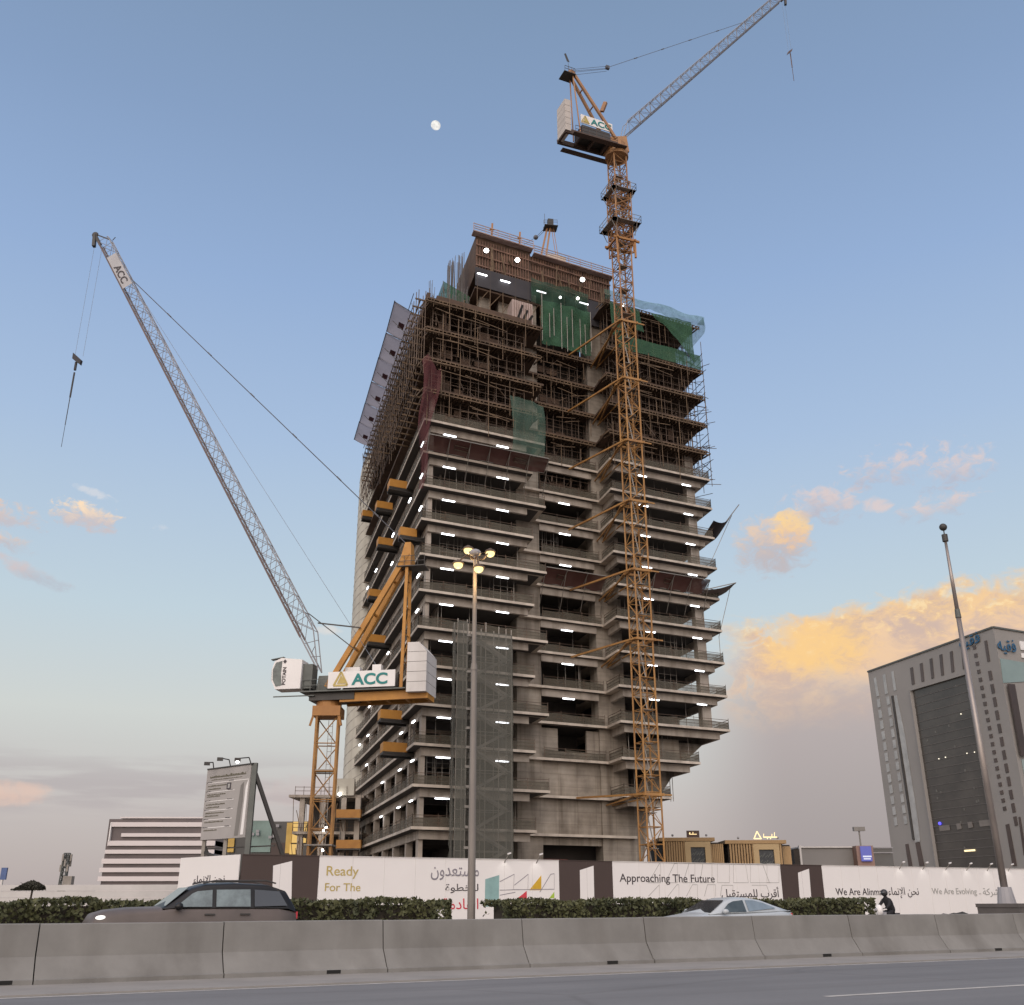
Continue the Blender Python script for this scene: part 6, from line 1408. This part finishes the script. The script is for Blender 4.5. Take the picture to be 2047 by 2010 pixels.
for px, py in ((515,1662),(515,1668),(505,1668),(555,1651),(548,1672),(540,1674)): 
    c = at(px, py, 205); m = MB(); m.box(c, .6, .2, .5); m.build('window_reflection_panel', M['jib'], gb)
# gold slatted pavilions
goldm = pmat('sandstone_gold_slat', (.42,.27,.13), (.33,.21,.10), .3, .7); darkm = pmat('dark_slot', (.035,.026,.02), None, 1, .8); panelm = pmat('patterned_screen', (.06,.065,.07), (.02,.022,.025), 3.0, .6, bump=.6)
def strokes(x0, x1, y, z, h, mat, parent):
    """a glowing roof sign too far off to read: joined strokes and dots only"""
    rq = random.Random(int(x0*10)); m = MB(); m.bar((x0, y, z+h*.3), (x1, y, z+h*.3), .06, h*.16); x = x0
    while x < x1-.2:
        m.bar((x, y, z+h*.3), (x+rq.uniform(0, .1), y, z+h*rq.uniform(.55, 1.0)), .06, .12) if rq.random() < .7 else m.bar((x, y, z+h*.02), (x+.15, y, z+h*.28), .06, .1)
        x += rq.uniform(.25, .5)
    return m.build('sign_strokes', mat, parent)
def pavilion(x0, xc, x1, ytop, yb, Y, dx0, dx1, label, sx0, sx1, sy0, sy1, scol, box):
    r_ = thing('pavilion', (at((x0+x1)/2, 1790, Y)[0], Y, 0), label, 'building', 'gold slatted pavilions'); m = MB(); zt = at(xc, ytop, Y)[2]
    Xa, Xb, Xc = at(x0, 1750, Y)[0], at(x1, 1750, Y)[0], at(xc, 1750, Y)[0]
    m.prism([(Xa, Y), (Xc, Y), (Xc, Y+2), (Xb, Y+2), (Xb, Y+16), (Xa, Y+16)], 0, zt-.5); m.build('wall', darkm, r_)
    m = MB(); m.prism([(Xa-.4, Y-.45), (Xc+.5, Y-.45), (Xc+.5, Y+15), (Xa-.4, Y+15)], zt-.45, zt); m.build('roof_cornice', goldm, r_)
    m = MB()
    n = 19
    for i in range(n):
        x = Xa+.3+(Xc-Xa-.6)*i/(n-1); px = x0+(xc-x0)*i/(n-1)
        if dx0-4 < px < dx1+4: continue
        m.prism([(x-.12, Y-.3), (x+.12, Y-.3), (x+.12, Y-.002), (x-.12, Y-.002)], 0, zt-.46)
    for i in range(8):
        f = (i+.6)/8; x = Xc+(Xb-Xc)*f; m.prism([(x-.1, Y+1.7), (x+.1, Y+1.7), (x+.1, Y+1.998), (x-.1, Y+1.998)], 0, zt-.7)
    m.build('slats', goldm, r_)
    m = MB(); xd0, xd1 = at(dx0, 1750, Y)[0], at(dx1, 1750, Y)[0]
    for a, b in ((xd0-.75, xd0), (xd1, xd1+.75)): m.prism([(a, Y-.42), (b, Y-.42), (b, Y-.02), (a, Y-.02)], 0, zt-1.2)
    m.prism([(xd0-.75, Y-.42), (xd1+.75, Y-.42), (xd1+.75, Y-.02), (xd0-.75, Y-.02)], zt-1.197, zt-.5); m.build('portal_frame', pmat('pale_gold_frame', (.50,.36,.19), (.42,.3,.16), .3, .7), r_)
    m = MB(); m.prism([(xd0+.003, Y-.2), (xd1-.003, Y-.2), (xd1-.003, Y-.05), (xd0+.003, Y-.05)], 0, zt-1.2); m.build('screen', panelm, r_)
    m = MB()
    for i in range(9):
        for j in range(5): x = xd0+.25+(xd1-xd0-.5)*j/4; z = .6+i*(zt-2)/9; m.bar((x-.2, Y-.22, z), (x+.2, Y-.22, z+.3+.2*((i+j) % 2)), .03, .09)
    m.build('screen_pattern', M['steel_g'], r_)
    a, b, cc = at(sx0, sy1, Y), at(sx1, sy1, Y), at(sx0, sy0, Y)
    if box:
        m = MB(); m.prism([(a[0], Y-.1), (b[0], Y-.1), (b[0], Y+.2), (a[0], Y+.2)], zt+.05, cc[2]); bo = m.build('sign_box', pmat('brown_sign_box', (.10,.055,.04), None, 1, .6), r_)
        strokes(a[0]+.35, b[0]-.35, Y-.13, zt+.3, (cc[2]-zt)*.5, scol, bo)
    else:
        strokes(a[0]+1.4, b[0], Y-.12, zt+.12, (cc[2]-zt)*.85, scol, r_)
        m = MB(); m.bar((a[0]+.1, Y-.1, zt+.15), (a[0]+.6, Y-.1, cc[2]+.1), .1, .12); m.bar((a[0]+1.1, Y-.1, zt+.15), (a[0]+.6, Y-.1, cc[2]+.1), .1, .12); m.bar((a[0]+.1, Y-.1, zt+.2), (a[0]+1.1, Y-.1, zt+.2), .1, .14); m.build('emblem', scol, r_)
    for z in (zt+.3,): 
        m = MB()
        for x in (Xa+1.5, Xc-.5): m.ball((x, Y, z), .16, 8, 6)
        m.build('roof_lamp', M['jib'], r_)
litg = emit('lit_sign_gold', (1,.74,.36), 1.7)
pavilion(1326, 1425, 1455, 1675, 1725, 141, 1383, 1412, 'gold slatted pavilion with a small boxed sign on its roof, nearest the tower', 1373, 1398, 1661, 1672, litg, True)
pavilion(1459, 1569, 1592, 1680, 1726, 143, 1520, 1550, 'gold slatted pavilion with bright script along its roof edge, right of the other one', 1505, 1553, 1664, 1675, litg, False)
# grey shop, blue screen, dark neighbour
gs = thing('shop_block', (at(1660, 1790, 170)[0], 170, 0), 'low plain grey flat roofed block behind the white hoarding, right of the pavilions', 'building')
m = MB(); slab_px(m, 1606, 1722, 1695, 1830, 170, 14); m.build('wall', pmat('grey_render', (.24,.225,.215), (.2,.19,.18), .1, .8), gs)
m = MB(); slab_px(m, 1604, 1724, 1692.5, 1695.3, 169.7, 14.6); m.build('parapet', M['ballast'], gs)
m = MB(); slab_px(m, 1591, 1603, 1698, 1830, 169, 6); m.build('side_unit', darkm, gs)
m = MB(); slab_px(m, 1603, 1607, 1690, 1830, 169.4, .5); m.build('edge_fin', M['ballast'], gs)
ts = thing('screen_building', (at(1740, 1790, 168)[0], 168, 0), 'small building with a bright blue lit screen, left of the tall grey office tower', 'building')
m = MB(); slab_px(m, 1718, 1752, 1691, 1830, 168, 8); m.build('wall', pmat('terracotta_wall', (.30,.19,.15), (.24,.15,.12), .3, .8), ts)
m = MB(); slab_px(m, 1727, 1748, 1692, 1722, 167.6, .3); sc = m.build('screen', emit('lit_blue_screen', (.10,.11,.42), 1.0), ts)
m = MB(); slab_px(m, 1730, 1747, 1711, 1714, 167.5, .09); slab_px(m, 1731, 1745, 1716, 1718.5, 167.5, .09); m.build('screen_lines', emit('screen_white', (.85,.85,1), .9), sc)
m = MB(); slab_px(m, 1752, 1790, 1696, 1704, 172, 8); slab_px(m, 1752, 1790, 1706, 1830, 172.5, 8); m.build('dark_wing', M['glass'], ts)
m = MB(); slab_px(m, 1750, 1792, 1694, 1696.4, 171.6, 9); slab_px(m, 1750, 1792, 1704, 1706.2, 171.8, .6); m.build('pale_trim', M['jib'], ts)
lpz = at(1717, 1660, 190); lm = thing('light_mast', (lpz[0], 190, 0), 'slim far off lighting mast with a cluster head, behind the grey shop block', 'light mast')
m = MB(); m.tube((lpz[0], 190, 0), (lpz[0], 190, lpz[2]), .22, 8, .14); m.build('pole', M['gutter'], lm); m = MB(); m.box((lpz[0], 190, lpz[2]+.2), 2.0, .8, .7); m.build('lamp_cluster', M['gutter'], lm)
# far left: telecom mast, blue totem, small tree
tz = at(135, 1706, 300); tm_ = thing('telecom_mast', (tz[0], 300, 0), 'slender telecom mast with clustered antennas far off at the left', 'telecom mast')
m = MB(); lattice(m, (tz[0]-.3, 300, 0), (tz[0], 300, tz[2]), 1.5, 1.5, 1.2, 1.2, np.array([1.,0,0]), np.array([0,1.,0]), 9, .2, .1); m.build('lattice_mast', M['steel_g'], tm_)
m = MB()
for a in range(9): t = a*2*math.pi/9; m.box((tz[0]+1.2*math.cos(t), 300+1.2*math.sin(t), tz[2]-1.2-(a % 3)*1.4), .45, .45, 1.8)
m.box((tz[0]+1.4, 300, at(135,1762,300)[2]), 2.4, 2, 2.6); m.build('antenna', M['tube_grey'], tm_)
bz = at(10, 1735, 190); bt = thing('totem_sign', (bz[0], 190, 0), 'blue totem sign at the far left edge above the low wall', 'sign')
m = MB(); m.box((bz[0], 190, (bz[2]+at(10,1759,190)[2])/2), 1.0, .4, bz[2]-at(10,1759,190)[2]); m.build('sign_face', pmat('blue_sign_face', (.075,.12,.27), None, 1, .6), bt); m = MB(); m.bar((bz[0]-.15, 190, 0), (bz[0]-.15, 190, at(10,1759,190)[2]), .35); m.bar((bz[0]-1.3, 190, 0), (bz[0]-1.3, 190, at(10,1755,190)[2]), .5); m.build('post', M['ballast'], bt)
tt = at(62, 1780, 74); tr = thing('tree', (tt[0], 74, 0), 'small flat topped dark tree in front of the low wall at the far left', 'tree')
m = MB(); m.tube((tt[0], 74, 0), (tt[0]+.1, 74, tt[2]+.2), .09, 7, .06)
for i in range(7): m.tube((tt[0]+.08, 74, tt[2]), (tt[0]+.08+random.uniform(-.9,.7), 74+random.uniform(-.5,.5), tt[2]+.5), .03, 5, .012)
m.build('trunk', M['bark'], tr)
m = MB(); rng = np.random.default_rng(8)
for i in range(5200):
    x = rng.uniform(-1.25, .62); y = rng.uniform(-.7, .7); hmax = .62*max(0.05, 1-abs((x+.1)/1.05)**1.6)*(1-.5*abs(y)); z = rng.uniform(-.03, 1)*hmax
    if z < -.02: continue
    c = np.array([tt[0]+.12+x*.95, 74+y, tt[2]+.03+z]); a = rng.normal(size=3); a /= np.linalg.norm(a); b = np.cross(a, rng.normal(size=3)); b /= np.linalg.norm(b); s = rng.uniform(.04, .09); m.poly([c-a*s, c+b*s*.6, c+a*s, c-b*s*.6])
m.build('crown', pmat('dark_tree_leaves', (.045,.042,.028), (.025,.024,.016), 3, .8), tr)

# ================================================================== OFFICE TOWER at the right
OY = 285.0; oc = at(1985, 1255, OY); OZ = oc[2]; sd_ = S; un_ = U
oD = np.cross(sd_, UPV)
OF = lambda px, py: onplane(px, py, oc, np.array([-S[1], S[0], 0]))      # a sight on its long face
OR = lambda px, py: onplane(px, py, oc, np.array([-U[1], U[0], 0]))      # a sight on its short face
far = OF(1735, 1345); Lf_ = (far-oc) @ S
OT = thing('office_tower', (oc[0], oc[1], 0), 'tall grey office tower with a dark glass recess and blue rooftop signs, far right', 'building')
fo = -np.array([-S[1], S[0], 0]); fo = fo if fo[0] < 0 else -fo     # outward from the long face
clad = pmat('grey_brown_cladding', (.272,.252,.234), (.235,.218,.202), .06, .7); dglass = pmat('dark_tower_glass', (.075,.066,.057), (.04,.036,.032), .14, .22); lglass = pmat('sky_reflecting_window', (.40,.40,.39), (.26,.26,.255), .3, .15)
dwin = pmat('brown_window_glass', (.085,.06,.052), (.05,.037,.033), .2, .25)
base2 = lambda s, u: (oc[0]+S[0]*s+U[0]*u, oc[1]+S[1]*s+U[1]*u)
m = MB(); m.prism([base2(0,0), base2(0,26), base2(Lf_,26), base2(Lf_,0)], 0, OZ); m.build('wall', clad, OT)
m = MB()
for a, b in (((0,0),(Lf_,0)), ((0,0),(0,26))): m.bar(np.array([*base2(*a), OZ+.12]), np.array([*base2(*b), OZ+.12]), .7, .5)
m.build('coping', M['steel_g'], OT)
def fz(px, py): p = OF(px, py); return (p-oc) @ S, p[2]
def pane(m, pts, off=.06, th=.12):
    P = [OF(*p)+fo*off for p in pts]; P = P if np.cross(P[1]-P[0], P[2]-P[0]) @ fo > 0 else P[::-1]; m.sheet(P, fo, th)
Z4 = lambda x, y: (1680+x/2.6457, 1040+y/2.6457)
def panes(name, mat, quads, off=.06):
    for q in quads: m = MB(); pane(m, [Z4(*p) for p in q], off); m.build(name, mat, OT)
# big recess
panes('recess_glass', dglass, [[(385,902),(672,815),(845,1835),(524,1835)]])
m = MB(); sL, zL = fz(*Z4(385,902)); sR, zR = fz(*Z4(672,815)); 
rb = random.Random(3)
z = zL
for p0, p1 in (((378,900),(518,1835)), ((678,812),(850,1835)), ((378,898),(680,808))):
    m.bar(OF(*Z4(*p0))+fo*.5, OF(*Z4(*p1))+fo*.5, 1.0, .9)
m.build('recess_frame', clad, OT)
m = MB()
for i in range(1, 22):
    f = i/22; p = OF(*Z4(385+f*139, 902+f*933)); z = p[2]; a = np.array([*base2((OF(*Z4(385+f*139,902+f*933))-oc) @ S, 0), z])+fo*.22; b = np.array([*base2(sR+.3, 0), z])+fo*.22; m.bar(a, b, .12, .22)
m.build('glazing_bar', pmat('bronze_bar', (.11,.095,.085), None, 1, .5), OT)
lw = MB()
for i in range(16):
    f = rb.uniform(.03, .9); g = rb.uniform(.1, .9); x = 385+f*139+g*(290+f*30); y = 902+f*933-g*85*(1-f); p = OF(*Z4(x, y))+fo*.2; lw.bar(p-S*.35, p+S*.35, .1, .7)
lw.build('painted_reflection_panes', pmat('dim_reflection', (.13,.12,.105), None, 1, .4), OT)  # dim reflections painted as paler squares on the recess glass
m = MB()
for x, y in ((525,1263),(560,1255),(674,1234),(714,1228),(642,1026)): p = OF(*Z4(x, y))+fo*.3; m.ball(p, .17, 8, 6)
m.build('window_lamp', emit('small_warm_window_lamp', (1,.9,.7), 2.0), OT)
panes('podium_panel', pmat('podium_panel', (.20,.175,.155), None, 1, .6), [[(527,1618),(580,1612),(586,1640),(532,1646)],[(618,1606),(640,1603),(646,1634),(624,1638)],[(678,1598),(700,1595),(708,1625),(684,1630)],[(738,1590),(800,1584),(806,1616),(744,1622)]], .3)
p = OF(*Z4(690,1748)); m = MB(); m.bar(p+S*2.3+fo*.4, p-S*2.3+fo*.4, .1, .5); m.build('lit_strip_sign', emit('warm_strip', (1,.8,.45), 1.6), OT)
p = OF(*Z4(533,1605)); m = MB(); m.ball(p+fo*.5, .5, 8, 6); m.build('blue_lamp', emit('blue_lamp', (.12,.1,1), 1.5), OT)
# tall slots in the top storey (right part) and pale ones (left part)
panes('top_slot', dwin, [[(a,b),(a+14,b-5),(a+24,c-5),(a+10,c)] for a, b, c in ((370,783,872),(421,760,856),(473,735,840),(525,714,824),(580,697,807),(640,675,790))])
panes('pale_slot', lglass, [[(178,836),(190,832),(207,930),(194,934)],[(225,820),(240,815),(253,918),(239,922)],[(270,803),(282,799),(299,900),(286,904)]])
rowsL = []
for i in range(12):
    f = i/11
    for x0, x1, y0, y1, w in ((194,283,950,1576,16),(244,335,936,1568,16)):
        x = x0+(x1-x0)*f; y = y0+(y1-y0)*f; rowsL.append([(x,y),(x+w,y-5),(x+w+6,y+38),(x+6,y+43)])
panes('window', lglass, rowsL)
panes('glass_strip', lglass, [[(284,932),(300,926),(345,1150),(372,1330),(408,1560),(424,1700),(398,1704),(350,1360),(312,1120)]])
m = MB(); m.bar(OF(*Z4(277,930))+fo*.2, OF(*Z4(390,1690))+fo*.2, .5, .9); m.build('strip_shadow_gap', M['steel_d'], OT)
rowsR = []
for i in range(13):
    f = i/12; x = 762+f*(905-762); y = 640+f*(1480-640); h = 70 if i else 100
    if i == 0: rowsR.append([(762,640),(776,636),(793,746),(779,750)])
    else: rowsR.append([(770+f*146,y+90),(786+f*146,y+86),(795+f*146,y+86+48),(779+f*146,y+90+48)])
panes('window', dwin, rowsR)
panes('small_window', dwin, [[(700+f*160,666+f*852),(716+f*160,662+f*852),(720+f*160,682+f*852),(704+f*160,686+f*852)] for f in [i/20 for i in range(21)]])
panes('base_slot', dwin, [[(345,1715),(360,1712),(382,1830),(362,1830)],[(398,1708),(420,1702),(446,1830),(420,1830)],[(484,1716),(494,1713),(516,1830),(505,1830)],[(875,1612),(893,1606),(935,1830),(913,1830)],[(943,1572),(953,1569),(985,1770),(972,1775)]])
# signs
p0 = OF(*Z4(638,676)); p1 = OF(*Z4(744,640)); x_ = -S; w = abs((p1-p0) @ S)
text(arabic('فقيه'), np.array([p0[0], p0[1], p0[2]-1.2])+fo*.3, x_, UPV, w, 4.2, M['letter_bl'], OT, 'rooftop_sign', .2)
fr = -np.array([-U[1], U[0], 0]); fr = fr if fr[1] < 0 else -fr
p0 = OR(*Z4(832,700)); p1 = OR(*Z4(928,712))
text(arabic('فقيه'), np.array([p0[0], p0[1], p0[2]-.3])+fr*.3, U, UPV, (p1-p0) @ U, 4.6, M['letter_bl'], OT, 'rooftop_sign', .2)
m = MB(); p0 = OR(*Z4(948,664)); m.box(p0+fr*.2+U*1.2, 2.6, .3, 2.6, ta); m.box(p0+fr*.2+U*1.0-UPV*3.0, 2.6, .3, 1.4, ta); m.build('white_emblem', M['white'], OT)
def rpane(name, mat, q, off=.06, th=.15):
    P = [OR(*Z4(*p))+fr*off for p in q]; P = P if np.cross(P[1]-P[0], P[2]-P[0]) @ fr > 0 else P[::-1]; m = MB(); m.sheet(P, fr, th); m.build(name, mat, OT)
rpane('teal_glazing', pmat('teal_tower_glass', (.22,.29,.285), (.17,.23,.225), .1, .2), [(842,732),(1060,770),(1060,850),(860,862)])
rpane('bay_window', pmat('dark_bay', (.05,.032,.028), (.035,.025,.022), .2, .4), [(872,870),(905,872),(970,1248),(940,1250)], .6, .5)
rpane('bay_wall', clad, [(912,868),(1060,850),(1060,1250),(975,1240)], .3, .4)
rpane('teal_glazing', pmat('teal_low_glass', (.30,.36,.35), (.22,.27,.265), .1, .2), [(955,1265),(1060,1260),(1060,1400),(975,1380)])
m = MB(); p = OR(*Z4(898,608)); m.box(p-fr*3+UPV*.4, 4.2, 3, 2.6, ta); m.build('plant_box', M['gutter'], OT)

# ================================================================== MOON
d_ = ray(871, 251); d_ = d_/np.linalg.norm(d_); mpos = EYE+d_*4000
m = MB(); m.ball((0, 0, 0), 18.2, 28, 18); mm = bpy.data.materials.new('moon_surface'); mm.use_nodes = True; nt = mm.node_tree; b = nt.nodes['Principled BSDF']
t = nt.nodes.new('ShaderNodeTexCoord'); n = nt.nodes.new('ShaderNodeTexNoise'); n.inputs['Scale'].default_value = .09; n.inputs['Detail'].default_value = 4; nt.links.new(t.outputs['Object'], n.inputs['Vector'])
mx = nt.nodes.new('ShaderNodeMix'); mx.data_type = 'RGBA'; mr = nt.nodes.new('ShaderNodeMapRange'); mr.inputs[1].default_value = .42; mr.inputs[2].default_value = .58; nt.links.new(n.outputs[0], mr.inputs[0]); nt.links.new(mr.outputs[0], mx.inputs[0])
mx.inputs[6].default_value = (.97, .95, .90, 1); mx.inputs[7].default_value = (.72, .71, .70, 1); b.inputs['Base Color'].default_value = (0, 0, 0, 1); nt.links.new(mx.outputs[2], b.inputs['Emission Color']); b.inputs['Emission Strength'].default_value = 1.0; b.inputs['Specular IOR Level'].default_value = 0
mo_ = m.build('moon', mm, None, True); mo_.location = mpos; mo_.scale = (1.0, 1, .88); mo_.rotation_euler = (0, R(28), 0); tag(mo_, 'pale nearly full moon in the open blue sky left of the crane', 'moon')  # flattened sphere: the moon's shaded edge is put into the shape
